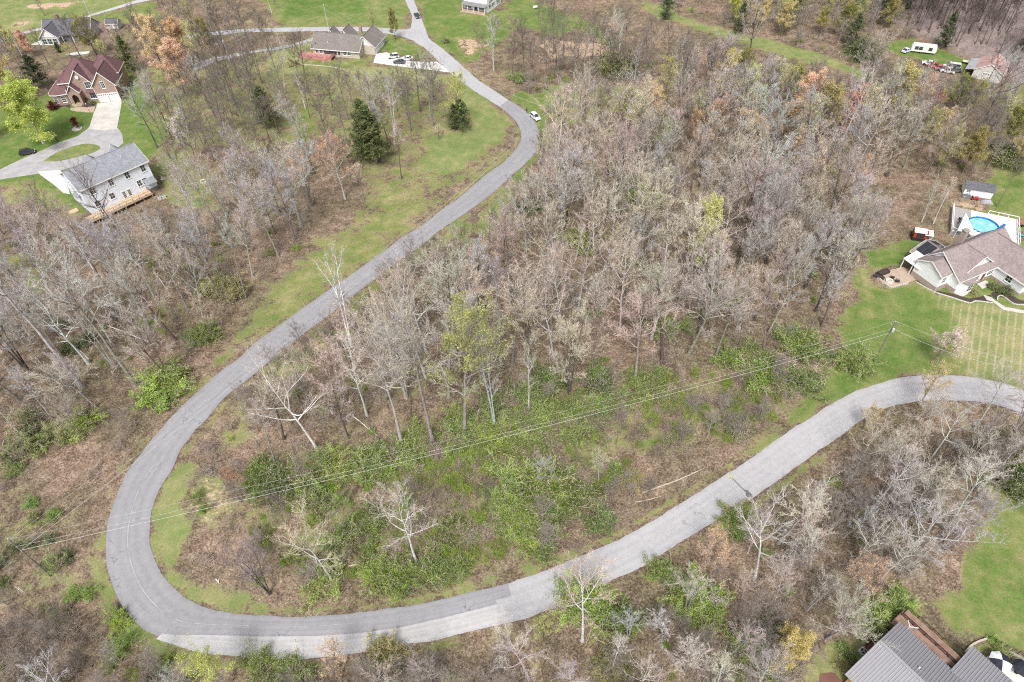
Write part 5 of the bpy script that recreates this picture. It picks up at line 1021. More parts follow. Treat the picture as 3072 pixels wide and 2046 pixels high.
ever((1362,385), (1352,310), 2, 'narrow evergreen half hidden by a bare trunk near the road bend', wide=0.9)
bare((1367,388), (1370,220), BUD[0], 'dark', 'olive', 'tree with yellow-green buds rising from the evergreens by the road bend', leafc='lime', name='budding_tree')
bare((1316,418), (1318,370), BARE[4], 'brown', 'tan', 'small rounded bare tree on the grass left of the bend evergreens', wide=1.3)
bare((1186,123), (1183,32), LEAFY[1], 'dark', 'olive', 'right one of two olive street trees on the side road', leafc='olive', name='budding_tree', wide=0.75)
bare((1126,103), (1121,30), BUD[1], 'dark', 'olive', 'left one of two olive street trees on the side road', leafc='olive', name='budding_tree', wide=0.8)
bare((1481,212), (1468,30), SPARSE[2], 'silver', 'pale', 'big pale-limbed tree below the white house at the top', wide=1.1)
bare(r3(650,430), r3(690,80), SPARSE[1], 'pale', 'pale', 'bright white-limbed tree above the dirt bank, left of two', wide=1.0)
bare(r3(740,330), r3(790,100), SPARSE[0], 'pale', 'pale', 'bright white-limbed spreading tree above the dirt bank, right of two', wide=1.3)
bare(r3(780,890), r3(820,615), LEAFY[1], 'grey', 'olive', 'round yellow tree in the clearing right of the parked white car', leafc='yellow', name='budding_tree', wide=1.1)
bare(r3(1245,1015), r3(1290,780), LEAFY[0], 'brown', 'tan', 'round rust-orange tree in the upper wood', leafc='orange', name='budding_tree', wide=0.75)
bare(r4(1090,900), r4(1130,660), LEAFY[1], 'brown', 'rosy', 'the one red-crowned tree in the eastern wood', leafc='red', name='budding_tree', wide=0.8)
bare(r4(1170,1150), r4(1190,885), LEAFY[0], 'grey', 'olive', 'bright yellow-green tree in the eastern wood left of the shed', leafc='yellow', name='budding_tree', wide=0.75)
bare(r4(1610,1010), r4(1660,740), LEAFY[0], 'brown', 'olive', 'big dull-yellow tree at the right edge below the white barn', leafc='olive', name='budding_tree', wide=1.0)
bare(r4(620,1270), r4(630,1080), LEAFY[1], 'brown', 'tan', 'orange-budding tree in the eastern wood', leafc='orange', name='budding_tree', wide=0.65)
bare(r4(330,1230), r4(340,1050), BUD[1], 'brown', 'rosy', 'rust-red budding tree in the eastern wood', leafc='red', name='budding_tree', wide=0.8)
bare(r4(300,1450), r4(310,1240), BUD[0], 'grey', 'olive', 'yellow-green budding tree on the left of the eastern wood', leafc='yellow', name='budding_tree')
bare(r4(1390,800), r4(1410,560), LEAFY[1], 'grey', 'olive', 'yellow-green tree in front of the white barn', leafc='yellow', name='budding_tree', wide=0.8)
bare(r4(960,760), r4(960,580), BUD[2], 'grey', 'olive', 'yellowish tree below the parked old cars', leafc='yellow', name='budding_tree')
bare(r4(1700,1120), r4(1740,880), LEAFY[1], 'grey', 'olive', 'pale yellow tree at the right edge above the shed', leafc='yellow', name='budding_tree', wide=0.8)
bare(r4(500,1000), r4(600,560), SPARSE[1], 'pale', 'pale', 'large white-limbed tree in the heart of the eastern wood', wide=1.3)
bare(r3(1600,1240), r3(1680,860), SPARSE[0], 'pale', 'pale', 'white-limbed tree leaning right on the left of the eastern wood', wide=1.1)
bare(r4(1060,1530), r4(1140,1210), SPARSE[2], 'pale', 'greige', 'white-barked tree left of the leaning pair near the playhouse', wide=0.7)
bare(r4(1140,1540), r4(1310,1200), SPARSE[2], 'pale', 'tan', 'pair of pale leaning stems just above the red playhouse', wide=0.9)
bare((2795,1088), (2800,985), BUD[0], 'brown', 'rosy', 'wide low pink-blossom tree on the lawn below the white house', leafc='pink', name='budding_tree', wide=1.7)
bare(r8(1040,1230), 13.0, BUD[1], 'brown', 'tan', 'orange-yellow budding tree over the right bend of the road', leafc='gold', name='budding_tree', wide=1.0)
bare(r8(640,1400), 8.5, BUD[2], 'brown', 'tan', 'golden-topped small tree below the right bend of the road', leafc='gold', name='budding_tree', wide=1.3)
bare(b3(1350,840), 14.0, BUD[0], 'brown', 'rosy', 'orange-tipped tree spreading over the lower road', leafc='orange', name='budding_tree', wide=1.0)
bare(b3(215,1280), 8.5, BUD[1], 'dark', 'olive', 'small neat tree with fresh green buds below the lower road', leafc='lime', name='budding_tree', wide=0.9)
bare((690,2060), 15.0, BUD[2], 'silver', 'olive', 'large green-budding tree over the bottom of the hairpin', leafc='lime', name='budding_tree', wide=1.1)
bare((1030,2015), 10.0, BUD[1], 'brown', 'tan', 'tan-orange tree at the edge of the gravel pull-off', leafc='peach', name='budding_tree', wide=1.0)
bare(b2(1090,1400), 9.0, SPARSE[2], 'pale', 'pale', 'thin white sapling leaning over the gravel pull-off', wide=0.5, rz=0.2)
bare((2262,1740), 20.0, SPARSE[1], 'pale', 'pale', 'big cream-limbed tree spreading over the brush below the lower road', wide=1.25, rz=5.2)
bare((2690,1690), 18.0, BARE[6], 'silver', 'grey', 'big grey spreading tree beside the lower right lawn', wide=1.4)
bare((2720,1560), 16.0, SPARSE[1], 'silver', 'greige', 'pale-limbed tree behind the big grey spreading tree', wide=1.3)
bare((2560,1790), 13.0, BUD[1], 'brown', 'rosy', 'orange-pink tree left of the lower right lawn', leafc='orange', name='budding_tree', wide=1.0)
bare((2345,1985), 11.0, LEAFY[0], 'brown', 'olive', 'big mustard-yellow tree left of the metal-roofed house', leafc='gold', name='budding_tree', wide=1.0)
bare((2420,1830), 13.0, SPARSE[2], 'silver', 'pale', 'silver leaning tree between the orange and mustard ones', wide=1.1)
bare((1915,2075), 12.0, SPARSE[0], 'pale', 'pale', 'white-trunked tree cut by the bottom edge of the view', wide=1.2)
bare((240,2110), 13.0, SPARSE[1], 'pale', 'grey', 'sprawling whitish tree in the lower left corner', wide=1.4)
bare((90,1120), (-10,800), BARE[9], 'dark', 'grey', 'dark clump of leaning trunks at the left edge')
bare(r5(935,1085), r5(560,120), BARE[5], 'grey', 'grey', 'tallest leaning grey tree in the left wood')
bare(r5(570,1105), r5(230,0), BARE[2], 'silver', 'grey', 'long pale trunk leaning left in the left wood')
bare(r5(1020,670), r5(800,-60), BARE[0], 'silver', 'grey', 'pale tree with a crown near the blue-grey house deck')
bare(r5(185,1475), r5(70,1100), SPARSE[0], 'silver', 'tan', 'short leaning tree with bare side twigs at the left edge', wide=0.8)
bare((640,1010), (640,880), BARE[9], 'brown', 'tan', 'low bare tree on the left verge of the road', wide=0.9)

# ================================================================ the woods, tree by tree
KEEP_OFF = [np.array(W(q)) for q in (
    [zA(150,980),zA(1560,960),zA(1600,500),zA(300,420)], [zB(450,2000),zB(1500,2000),zB(1950,1300),zB(1950,700),zB(1500,250),zB(250,500)],
    [zC(100,700),zC(1500,700),zC(1900,720),zC(1600,150),zC(200,150)], [zD(250,1140),zD(880,1180),zD(2400,1500),zD(2400,0),zD(1400,0),zD(700,560),zD(600,850)],
    [zE(-100,900),zE(400,400),zE(1000,60),zE(2400,500),zE(2400,2000),zE(-100,2000)], [zI(-200,150),zI(700,100),zI(2000,560),zI(2050,900),zI(1200,760),zI(300,560)],
    [zJ(350,850),zJ(1200,850),zJ(1300,300),zJ(500,250)], [zD(760,520),zD(1150,520),zD(1120,180),zD(820,200)],
    [r3(840,0),r3(1080,60),r3(1310,160),r3(1500,200),r3(1766,280),r4(150,310),r4(360,380),r4(560,450),r4(730,510),r4(700,560),r4(480,500),r4(250,430),r4(0,370),r3(1600,310),r3(1340,225),r3(1000,120)],
    [r3(200,250),r3(400,290),r3(640,310),r3(700,360),r3(500,370),r3(300,380)], [r3(1030,760),r3(1140,790),r3(1130,960),r3(1040,1010)])]
GRID = {}
def far_enough(x, y, d):
    i, j = int(x//12), int(y//12)
    for a in (-1, 0, 1):
        for b in (-1, 0, 1):
            for (u, v) in GRID.get((i+a, j+b), ()):
                if (u-x)**2+(v-y)**2 < d*d: return False
    return True
def occupy(x, y): GRID.setdefault((int(x//12), int(y//12)), []).append((x, y))
for p_ in PLACED: occupy(*p_)
OPEN = [np.array(q) for q in ([r2(1766,1060),r3(40,1010),r3(62,940),r3(200,940),r3(110,1125),r2(1700,1300),r2(1400,1530),r6(1000,235),r6(600,545),r6(300,775),r6(0,1030),r5(1500,1250),r5(1390,1110),r6(0,780),r6(450,462),r6(1000,66),r2(1300,1430),r2(1600,1185)],
    [r3(840,-20),r3(1080,40),r3(1310,140),r3(1500,180),r3(1766,260),r4(150,290),r4(360,360),r4(560,430),r4(740,500),r4(700,560),r4(480,500),r4(250,430),r4(0,370),r3(1600,310),r3(1340,225),r3(1000,120)],
    [r4(780,290),r4(1000,250),r4(1560,420),r4(1560,480),r4(1300,500),r4(1090,480),r4(880,400)], [zD(700,520),zD(1400,60),zD(2355,60),zD(2355,1300),zD(1500,1250),zD(1000,1150),zD(300,1100),zD(300,900),zD(700,700)], [zD(800,480),zD(1120,500),zD(1120,200),zD(850,220)], [zJ(450,820),zJ(1150,820),zJ(1180,420),zJ(500,320)],
    [zB(330,640),zB(1420,210),zB(1700,520),zB(1900,1060),zB(1700,1110),zB(680,1460),zB(480,1250)], [zA(180,800),zA(420,300),zA(700,220),zA(1120,240),zA(1440,420),zA(1520,700),zA(1390,1300),zA(930,1300),zA(400,1000)], [zC(100,640),zC(300,400),zC(560,130),zC(1300,210),zC(1480,390),zC(1920,620),zC(1900,740),zC(1000,700),zC(500,700)], [(1560,290),(1660,290),(1660,400),(1560,400)], [zG(200,320),zG(400,-60),zG(1300,-60),zG(1300,220),zG(700,320)])]
def blocks_view(x, y, h):
    p = np.array([frame_xy((x, y, h*k)) for k in (0.45, 0.7, 0.95)])
    return any(in_poly(p, q).any() for q in OPEN)
def scatter(poly_px, spacing, rng, tries=9000, maxn=999, clear=2.2):
    poly = np.array(W(poly_px)); lo, hi = poly.min(0), poly.max(0); n = tries
    pts = rng.uniform(lo, hi, (n, 2)); ok = in_poly(pts, poly); pts = pts[ok]
    ok = road_dist(pts) > clear
    for k in KEEP_OFF: ok &= ~in_poly(pts, k)
    out = []
    for x, y in pts[ok]:
        if len(out) >= maxn: break
        if far_enough(x, y, spacing*rng.uniform(0.75, 1.2)): occupy(x, y); out.append((x, y))
    return out
R3 = np.random.default_rng(33)
SPECS = []
TONE = {'pale': 'white-barked', 'silver': 'pale-barked', 'grey': 'grey-barked', 'dark': 'dark-barked', 'brown': 'brown-barked'}
CROWN = {'greige': 'beige', 'mauve': 'mauve', 'grey': 'grey', 'tan': 'tan', 'dark': 'dark', 'pale': 'whitish', 'rosy': 'rosy', 'olive': 'olive'}
ANCHORS = [('the big evergreens', (1115,400)), ('the parked white car', (1610,355)), ('the left utility pole', (100,1660)), ('the right lawn pole', (2640,1040)), ('the rosy tree', (1930,1020)), ('the pale clearing tree', (1220,1520)), ('the white twin tree', (1020,880)), ('the pale yellow crown', (2130,720)), ('the round yellow tree', (1890,310)), ('the rust-orange tree', (2100,380)), ('the red-crowned tree', (2790,315)), ('the red playhouse', (2750,690)), ('the white barn', (2960,230)), ('the brick house', (250,250)), ('the blue-grey house', (330,560)), ('the ranch house', (1050,130)), ('the dark-footed tree', (1705,1080)), ('the silver-barked tree', (1180,1150)), ('the mustard-yellow tree', (2365,1850)), ('the cream-limbed tree', (2380,1560)), ('the dirt bank', (1700,140)), ('the metal-roofed house', (2750,1980)), ('the big grey tree', (2780,1600)), ('the olive juniper bush', (675,860)), ('the gravel pull-off', (900,1930)), ('the old parked cars', (2830,200)), ('the hairpin bend', (350,1640)), ('the pool', (2950,690)), ('the lime roadside shrub', (480,1150)), ('the white farmhouse', (1450,20)), ('the small red maple', (230,370)), ('the dark-roofed house', (220,110)), ('the leaning left trunks', (120,1000)), ('the lone meadow cedar', (805,330)), ('the road bend', (1560,420)), ('the pink-blossom tree', (2800,1030)), ('the orange-tipped tree', (2110,1560))]
ORD = ['nearest', 'second nearest', 'third nearest', 'fourth nearest', 'fifth nearest', 'sixth nearest', 'seventh nearest', 'eighth nearest', 'ninth nearest', 'tenth nearest']
def bearing(x, y, h):
    """where a plant stands, told from the closest thing one can find"""
    fx, fy = frame_xy((x, y, h*0.5)); nm, (ax, ay) = min(ANCHORS, key=lambda q: (q[1][0]-fx)**2+(q[1][1]-fy)**2)
    dx, dy = fx-ax, fy-ay; v = 'above' if dy < 0 else 'below'; s_ = 'left of' if dx < 0 else 'right of'
    if abs(dx) > 2.4*abs(dy): d = s_
    elif abs(dy) > 2.4*abs(dx): d = v
    else: d = ('upper ' if dy < 0 else 'lower ')+s_
    return f'{d} {nm}', math.hypot(dx, dy)
def single_out(items):
    """items: dicts with keys kind, full, short, where, dist -> label that names one thing only"""
    by = {}
    for q in items: by.setdefault((q['full'], q['where']), []).append(q)
    used = {}
    for (full, where), L in by.items():
        if len(L) == 1: L[0]['label'] = f'{full} {where}'
        else:
            L.sort(key=lambda q: q['dist'])
            for i, q in enumerate(L): q['label'] = f'{ORD[min(i, 9)]} {q["short"]} {where}'
    return items
def in_view(x, y, h, m=60):
    for z in (0, h*0.5, h):
        fx, fy = frame_xy((x, y, z))
        if -m < fx < 3072+m and -m < fy < 2046+m: return True
    return False
def wood(poly, spacing, hs, twigs, barks, place, group, maxn=999, protos=BARE, sparse=0.2, clear=2.2):
    n = 0
    for (x, y) in scatter(poly, spacing, R3, maxn=maxn, clear=clear):
        h = random.uniform(*hs); tw = random.choice(twigs); bk = random.choice(barks); nm = 'bare_tree'
        for k_ in range(3):
            if blocks_view(x, y, h): h *= 0.7
        if blocks_view(x, y, h): continue
        pr = random.choice(SPARSE) if random.random() < sparse else random.choice(protos)
        if pr in SPARSE and random.random() < 0.6: bk = random.choice(['pale', 'silver'])
        if bk == 'pale': nm = 'white_barked_tree'
        size = 'tall' if h > hs[0]+(hs[1]-hs[0])*0.62 else ('mid-height' if h > hs[0]+(hs[1]-hs[0])*0.3 else 'short')
        where, dist = bearing(x, y, h); what = 'tree' if bk == 'pale' else 'bare tree'
        SPECS.append(dict(name=nm, pr=pr, xy=(x, y), h=h, bk=bk, tw=tw, group=group, full=f'{size} {TONE[bk]} {what} with {CROWN[tw]} twigs', short=f'{size} {TONE[bk]} {what} with {CROWN[tw]} twigs', where=where, dist=dist, wide=random.uniform(0.72, 1.35))); n += 1
    return n
counts = {}
counts['centre'] = wood([(1420,690),(1240,800),(1080,915),(950,1030),(830,1140),(740,1260),(800,1400),(1000,1370),(1180,1290),(1480,1310),(1700,1225),(1930,1150),(2080,1080),(2080,850),(1900,660),(1640,600)], 7.2, (17, 28), ['greige','greige','tan','rosy','tan','grey','greige'], ['grey','brown','dark','silver'], 'in the wood enclosed by the hairpin', 'trees in the wood enclosed by the hairpin', 108, sparse=0.28)
counts['east'] = wood([(2080,1080),(2300,1045),(2470,1000),(2540,860),(2560,740),(2560,540),(2250,560),(2080,850)], 6.2, (18, 28), ['greige','mauve','grey','tan'], ['dark','brown','grey'], 'in the wood bordering the right lawn', 'trees in the wood bordering the right lawn', 60)
counts['mid'] = wood([(1640,600),(1560,560),(1650,450),(1750,400),(2000,430),(2300,470),(2560,540),(2250,560),(2080,850),(1900,660)], 6.8, (16, 25), ['greige','mauve','grey','greige','rosy','tan'], ['grey','brown','dark'], 'in the wood beyond the road bend', 'trees in the wood beyond the road bend', 85)
counts['ne'] = wood([(2560,540),(2860,560),(2900,500),(3100,430),(3120,300),(2800,255),(2560,262),(2350,215),(2150,160),(2000,200),(2000,430),(2300,470)], 7.6, (15, 25), ['grey','mauve','greige','grey','greige'], ['grey','brown','dark'], 'in the wood below the far pasture', 'trees in the wood below the far pasture', 100, sparse=0.12)
counts['bank'] = wood([(1480,230),(1640,180),(1800,165),(1990,200),(1960,265),(1720,265),(1560,262)], 7.0, (13, 20), ['mauve','grey','dark'], ['dark','brown','grey'], 'along the brushy bank above the white car', 'trees along the bank above the white car', 30)
counts['left'] = wood([(0,700),(150,700),(420,720),(620,640),(830,620),(1000,600),(880,760),(700,950),(560,1080),(420,1240),(250,1330),(0,1400),(-150,1300),(-200,800)], 8.0, (16, 26), ['grey','greige','grey','mauve'], ['grey','silver','grey','brown'], 'in the brown wood left of the road', 'trees in the wood left of the road', 76, sparse=0.3)
counts['meadow'] = wood([(470,440),(480,330),(600,250),(900,250),(1300,280),(1340,400),(1180,440),(1000,560),(760,560),(560,560)], 6.6, (13, 22), ['grey','greige','grey','mauve'], ['dark','grey','brown'], 'in the meadow between the houses', 'trees in the meadow between the houses', 80)
counts['south'] = wood([(1560,1960),(1760,1900),(2020,1775),(2300,1610),(2500,1450),(2760,1290),(3000,1280),(3120,1320),(3072,1400),(2960,1470),(2860,1640),(2640,1780),(2440,1960),(2300,2120),(1560,2120)], 6.0, (12, 19), ['greige','pale','greige','tan','grey'], ['grey','silver','pale'], 'in the brush below the lower road', 'trees in the brush below the lower road', 66, sparse=0.4)
counts['sw'] = wood([(-60,1820),(180,1860),(380,1990),(700,2080),(1400,2030),(1500,2140),(-60,2160)], 6.5, (7, 11), ['greige','grey','tan'], ['grey','silver','brown'], 'at the bottom below the hairpin', 'trees at the bottom below the hairpin', 22, sparse=0.4)
counts['nw'] = wood([(-60,330),(20,180),(200,165),(420,160),(520,110),(720,70),(830,110),(815,175),(640,195),(560,240),(420,205),(330,190),(160,190),(60,300)], 9, (12, 19), ['grey','greige','mauve','dark'], ['dark','grey','brown'], 'behind the brick house', 'trees behind the brick house', 60)
counts['top'] = wood([(1420,60),(1560,130),(1660,70),(1700,150),(1560,190),(1440,190)], 9, (12, 18), ['grey','tan','greige'], ['dark','silver','grey'], 'on the slope below the white house at the top', 'trees below the white house at the top', 12)
counts['north'] = wood([(560,60),(850,60),(840,0),(560,-40)], 11, (14, 19), ['grey','mauve'], ['dark','grey'], 'at the top edge above the side road', 'trees at the top edge above the side road', 9)
counts['clear'] = wood([b1(1600,300),b2(300,700),b2(1200,800),b3(100,500),b3(800,100),r7(1400,1300),r7(800,1400),b2(1200,300)], 12, (7, 12), ['tan','greige','grey'], ['silver','brown','grey'], 'in the shrubby strip under the power lines', 'small trees under the power lines', 22, sparse=0.4)
counts['yard'] = wood([(2880,470),(3100,420),(3100,620),(3000,640)], 14, (13, 18), ['olive','grey'], ['dark'], 'in the yard above the pool', 'trees in the yard above the pool', 6)

# the 300 largest in view stand alone; what is left over reads as one mass
land_n = sum(1 for o in COL.objects if o.name.startswith('bare_tree'))
for q in SPECS: q['app'] = q['h']/math.dist((*q['xy'], 0), (0, 0, CAM_H)) if in_view(*q['xy'], q['h']) else 0.0
SPECS.sort(key=lambda q: -q['app'])
solo = []; rest = []; budget = 300-land_n
for q in SPECS:
    if q['app'] > 0 and (q['name'] != 'bare_tree' or budget > 0):
        solo.append(q); budget -= q['name'] == 'bare_tree'
    else: rest.append(q)
single_out(solo)
for q in solo: plant(q['name'], q['pr'], q['xy'], q['h'], 20.0, [jit(BARKC[q['bk']], 0.2), jit(TWIGC[q['tw']], 0.14)], q['label'], 'tree', q['group'], q['wide'], 0.075)
print('SOLO', len(solo), 'REST', len(rest))
# saplings that fill the wood
LATE_S = []; LATE_B = []
def saplings(poly, spacing, hs, maxn, group, cols=('greige','tan','mauve')):
    L = []
    for (x, y) in scatter(poly, spacing, R3, maxn=maxn, clear=1.6):
        tw = random.choice(cols); h = random.uniform(*hs)
        if not in_view(x, y, h): continue
        where, dist = bearing(x, y, h); L.append(dict(xy=(x, y), h=h, tw=tw, full=f'{"slender" if h < sum(hs)/2 else "taller slender"} bare sapling with {CROWN[tw]} twigs', short=f'{"slender" if h < sum(hs)/2 else "taller slender"} sapling with {CROWN[tw]} twigs', where=where, dist=dist))
    LATE_S.extend((q, group) for q in L)
def plant_saplings():
    single_out([q for q, g_ in LATE_S])
    for q, group in LATE_S: plant('sapling', random.choice(SAPL), q['xy'], q['h'], 20.0, [jit(BARKC['brown'], 0.2), jit(TWIGC[q['tw']], 0.15)], q['label'], 'sapling', group, random.uniform(0.9, 1.5), 0.08)
saplings([(1420,690),(1240,800),(1080,915),(830,1140),(740,1260),(800,1400),(1180,1290),(1480,1310),(1930,1150),(2470,1000),(2560,740),(2560,540),(1900,560),(1640,560)], 4.2, (5, 10), 175, 'saplings in the wood enclosed by the hairpin')
saplings([(0,700),(420,720),(1000,600),(700,950),(420,1240),(0,1420)], 6.0, (4, 8), 40, 'saplings in the wood left of the road', ('grey','greige'))
saplings([(1560,1960),(2020,1775),(2500,1450),(3000,1280),(2960,1470),(2640,1780),(2300,2120),(1560,2120)], 4.2, (4, 7), 60, 'saplings in the brush below the lower road', ('greige','mauve','grey'))
# budding trees sprinkled through the woods
BUDN = {'yellow': 'pale yellow', 'lime': 'lime green', 'orange': 'orange', 'peach': 'peach', 'olive': 'olive', 'red': 'red-brown', 'gold': 'golden'}
def budding(poly, n, hs, leafs, group):
    L = []
    for (x, y) in scatter(poly, 6.0, R3, maxn=n):
        lc = random.choice(leafs); h = random.uniform(*hs)
        if not in_view(x, y, h) or blocks_view(x, y, h): continue
        where, dist = bearing(x, y, h); L.append(dict(xy=(x, y), h=h, lc=lc, full=f'{"taller" if h > sum(hs)/2 else "smaller"} tree with sparse {BUDN[lc]} buds', short=f'{"taller" if h > sum(hs)/2 else "smaller"} tree with sparse {BUDN[lc]} buds', where=where, dist=dist))
    LATE_B.extend((q, group) for q in L)
def plant_budding():
    single_out([q for q, g_ in LATE_B])
    for q, group in LATE_B: plant('budding_tree', random.choice(LEAFY) if random.random() < 0.45 and 'hairpin' not in group and 'brush' not in group else random.choice(BUD), q['xy'], q['h'], 20.0, [jit(BARKC['brown'], 0.2), jit(TWIGC[random.choice(['tan','olive','rosy'])]), jit(LEAFC[q['lc']], 0.18)], q['label'], 'tree', group, random.uniform(0.9, 1.2), 0.05)
budding([(1640,600),(1900,560),(2560,540),(2560,740),(2470,1000),(1930,1150),(1480,1310),(1000,1300),(1420,690)], 16, (11, 18), ['olive','yellow','peach','olive','lime'], 'budding trees in the wood enclosed by the hairpin')
budding([(1700,420),(2300,200),(2560,262),(3072,300),(3072,430),(2860,540),(2300,520)], 58, (11, 19), ['olive','yellow','peach','orange','yellow','yellow','lime','peach'], 'budding trees in the wood below the far pasture')
budding([(1560,1960),(2020,1775),(2500,1450),(2900,1280),(2960,1470),(2640,1780),(2300,2120)], 10, (6, 10), ['olive','yellow','orange','peach'], 'budding trees in the brush below the lower road')
budding([(1900,40),(2200,80),(2560,170),(2760,130),(2640,60),(2400,-20),(1950,-40)], 24, (9, 14), ['lime','olive','yellow','lime'], 'budding trees beside the far pasture')
budding([(0,160),(420,160),(720,60),(830,110),(560,240),(160,190)], 10, (10, 15), ['olive','peach','yellow'], 'budding trees behind the brick house')
plant_saplings(); plant_budding()
print('TREES', counts)

# ================================================================ green and brown shrubs
PLACES = ['leftmost', 'second from left', 'third from left', 'fourth from left', 'fifth from left', 'sixth from left', 'seventh from left', 'eighth from left', 'ninth from left', 'tenth from left']
def bushes(px, r, n, leaf, label, hs=(1.6, 3.0), cat='shrub', name='green_shrub', group=None, wide=1.25):
    c = P(*px); n = max(1, round(n*0.70)) if n > 3 else n; spots = []
    for i in range(n):
        for _ in range(30):
            x, y = c[0]+random.gauss(0, r*0.9), c[1]+random.gauss(0, r*0.9)
            if road_dist(np.array([[x, y]]))[0] > 1.0 and all(math.dist((x, y), q) > r*0.45 for q in spots): break
        spots.append((x, y))
    spots.sort(key=lambda q: frame_xy((*q, 0))[0])
    for i, (x, y) in enumerate(spots):
        h = random.uniform(*hs); lc = leaf if isinstance(leaf, str) else random.choice(leaf)
        lb = label if n == 1 else (f'{PLACES[i] if i < n-1 else "rightmost"} '+label)
        plant(name, random.choice(BUSH), (x, y), h, 1.6, [jit(TWIGC['tan']), jit(LEAFC[lc], 0.2)], lb, cat, None if n == 1 else 'shrubs: '+label, wide*random.uniform(0.9, 1.45), 0.06)
bushes(r6(1080,1520), 3.2, 9, ['bright','green'], 'bright green shrub at the left end of the green undergrowth band')
bushes(r6(1420,1400), 3.0, 12, ['bright','green'], 'bright green shrub around the foot of the tall yellowish tree')
bushes(r6(1660,1370), 3.0, 12, ['bright','green'], 'bright green shrub in the middle of the green undergrowth band')
bushes(r7(80,1340), 3.0, 12, ['bright','green'], 'bright green shrub below the slim white-barked forked tree')
bushes(r7(330,1340), 3.4, 14, ['bright','green'], 'bright green shrub below the dark-footed many-limbed tree')
bushes(r7(520,1290), 2.8, 10, ['bright','green'], 'bright green shrub at the right end of the green undergrowth band')
bushes(r7(640,1060), 2.6, 8, ['green','deep'], 'green shrub between the dark-footed tree and the rosy tree')
bushes(r7(980,1090), 2.4, 8, ['bright','green'], 'green shrub below the rosy tree')
bushes(r7(880,1200), 2.4, 6, ['green','bright'], 'green shrub just above the power lines')
bushes(r7(160,1130), 2.2, 5, ['green'], 'green shrub left of the dark-footed tree')
bushes(r7(1120,660), 2.0, 5, ['green','bright'], 'green shrub under the clump of dark leaning stems')
bushes(r7(930,260), 1.6, 4, ['deep'], 'dark green shrub in the middle of the wood')
bushes(r7(1520,480), 2.0, 4, ['deep','green'], 'green shrub in the eastern wood')
bushes(r7(1640,870), 2.4, 6, ['green','deep'], 'green shrub near the right end of the wood')
bushes(r7(470,125), 0.7, 1, 'fresh', 'small lime-yellow shrub deep in the wood', (3, 3.4))
bushes(r7(1710,1010), 0.6, 1, 'fresh', 'lone lime-green sapling bush on the power line strip', (3.6, 4))
bushes(r8(210,830), 2.2, 7, ['green','bright'], 'green shrub at the wood edge beside the right lawn', (2, 3.6))
bushes(r8(560,940), 1.3, 3, ['green'], 'green shrub beside the right utility pole')
bushes(r8(270,1110), 1.2, 3, ['green','olive'], 'green shrub on the verge above the lower road')
bushes(b2(560,200), 3.6, 14, ['green','bright'], 'green shrub under the wires left of the pale clearing tree')
bushes(b2(140,250), 2.8, 8, ['green','deep'], 'green shrub at the left end of the power line strip')
bushes(b2(860,120), 2.2, 5, ['bright','green'], 'green shrub behind the pale clearing tree')
bushes(b2(720,580), 3.0, 9, ['green','olive'], 'green shrub left of the pale clearing tree')
bushes(b2(950,850), 2.4, 7, ['bright','green'], 'green shrub near the road below the pale clearing tree')
bushes(b2(1240,820), 2.2, 6, ['green','olive'], 'green shrub near the road right of the pale clearing tree')
bushes(b2(1290,600), 1.4, 3, ['green'], 'green shrub right beside the pale clearing tree')
bushes(b3(-20,420), 2.2, 7, ['bright','green'], 'green shrub right of the middle of the clearing')
bushes(b3(210,230), 3.0, 12, ['bright','green'], 'tall bright green shrub at the right of the clearing', (2, 4))
bushes(b3(190,590), 2.8, 9, ['green','bright'], 'green shrub along the bank of the lower road')
bushes(b3(580,460), 0.8, 2, ['green'], 'small green shrub on the leafy bank of the lower road')
bushes(b3(770,110), 1.2, 3, ['green','olive'], 'green shrub under the wires near the fallen pale tree')
bushes(b2(480,890), 0.5, 1, 'bright', 'small yellow-green shrub at the bottom of the clearing', (2.6, 3))
bushes(r5(1130,1120), 1.9, 7, ['fresh','bright'], 'bright lime shrub on the left bank of the road', (2.4, 4.2))
bushes(r5(1410,750), 1.7, 6, ['bright','green'], 'green shrub on the left verge halfway up the road', (1.8, 3))
bushes(r5(1560,440), 1.5, 6, ['olive'], 'olive juniper bush in the brown clearing', (2.6, 3.8))
bushes(r5(520,1380), 2.2, 6, ['fresh','olive'], 'yellow-green shrub in the lower left wood')
bushes(r5(240,1520), 2.6, 7, ['green','deep'], 'dark green shrub in the lower left wood')
bushes(r5(500,850), 1.6, 4, ['deep'], 'dark green shrub among the leaning trunks')
bushes(b1(240,320), 3.0, 4, ['deep','green'], 'dark green shrub above the left utility pole', (1.0, 1.9))
bushes(b1(400,600), 2.4, 3, ['green','deep'], 'green shrub right of the left utility pole', (1.0, 1.9))
bushes(b1(60,720), 2.2, 3, ['deep'], 'dark green shrub left of the left utility pole', (1.0, 1.9))
bushes(b1(440,770), 1.2, 2, ['deep','green'], 'green shrub at the foot of the left utility pole', (1.2, 2.0))
bushes(b1(540,1000), 1.4, 2, ['fresh','olive'], 'yellow-green shrub beside the hairpin outer verge', (1.0, 1.9))
bushes(b1(420,1140), 1.6, 2, ['olive','green'], 'dull green shrub in the lower left brush', (1.0, 1.9))
bushes(b1(830,1100), 0.9, 2, ['fresh'], 'lime shrub at the outer edge of the hairpin', (1.0, 1.9))
bushes(b1(790,1480), 1.3, 2, ['bright','olive'], 'green shrub at the bottom left edge', (1.0, 1.9))
bushes(b1(1150,1460), 0.8, 2, ['fresh'], 'small lime shrub below the gravel pull-off', (1.0, 1.9))
bushes(b2(200,1500), 2.2, 6, ['green','deep'], 'green shrub at the bottom edge left of the tan-orange tree')
bushes(b2(900,1370), 1.2, 3, ['olive'], 'olive shrub below the gravel pull-off')
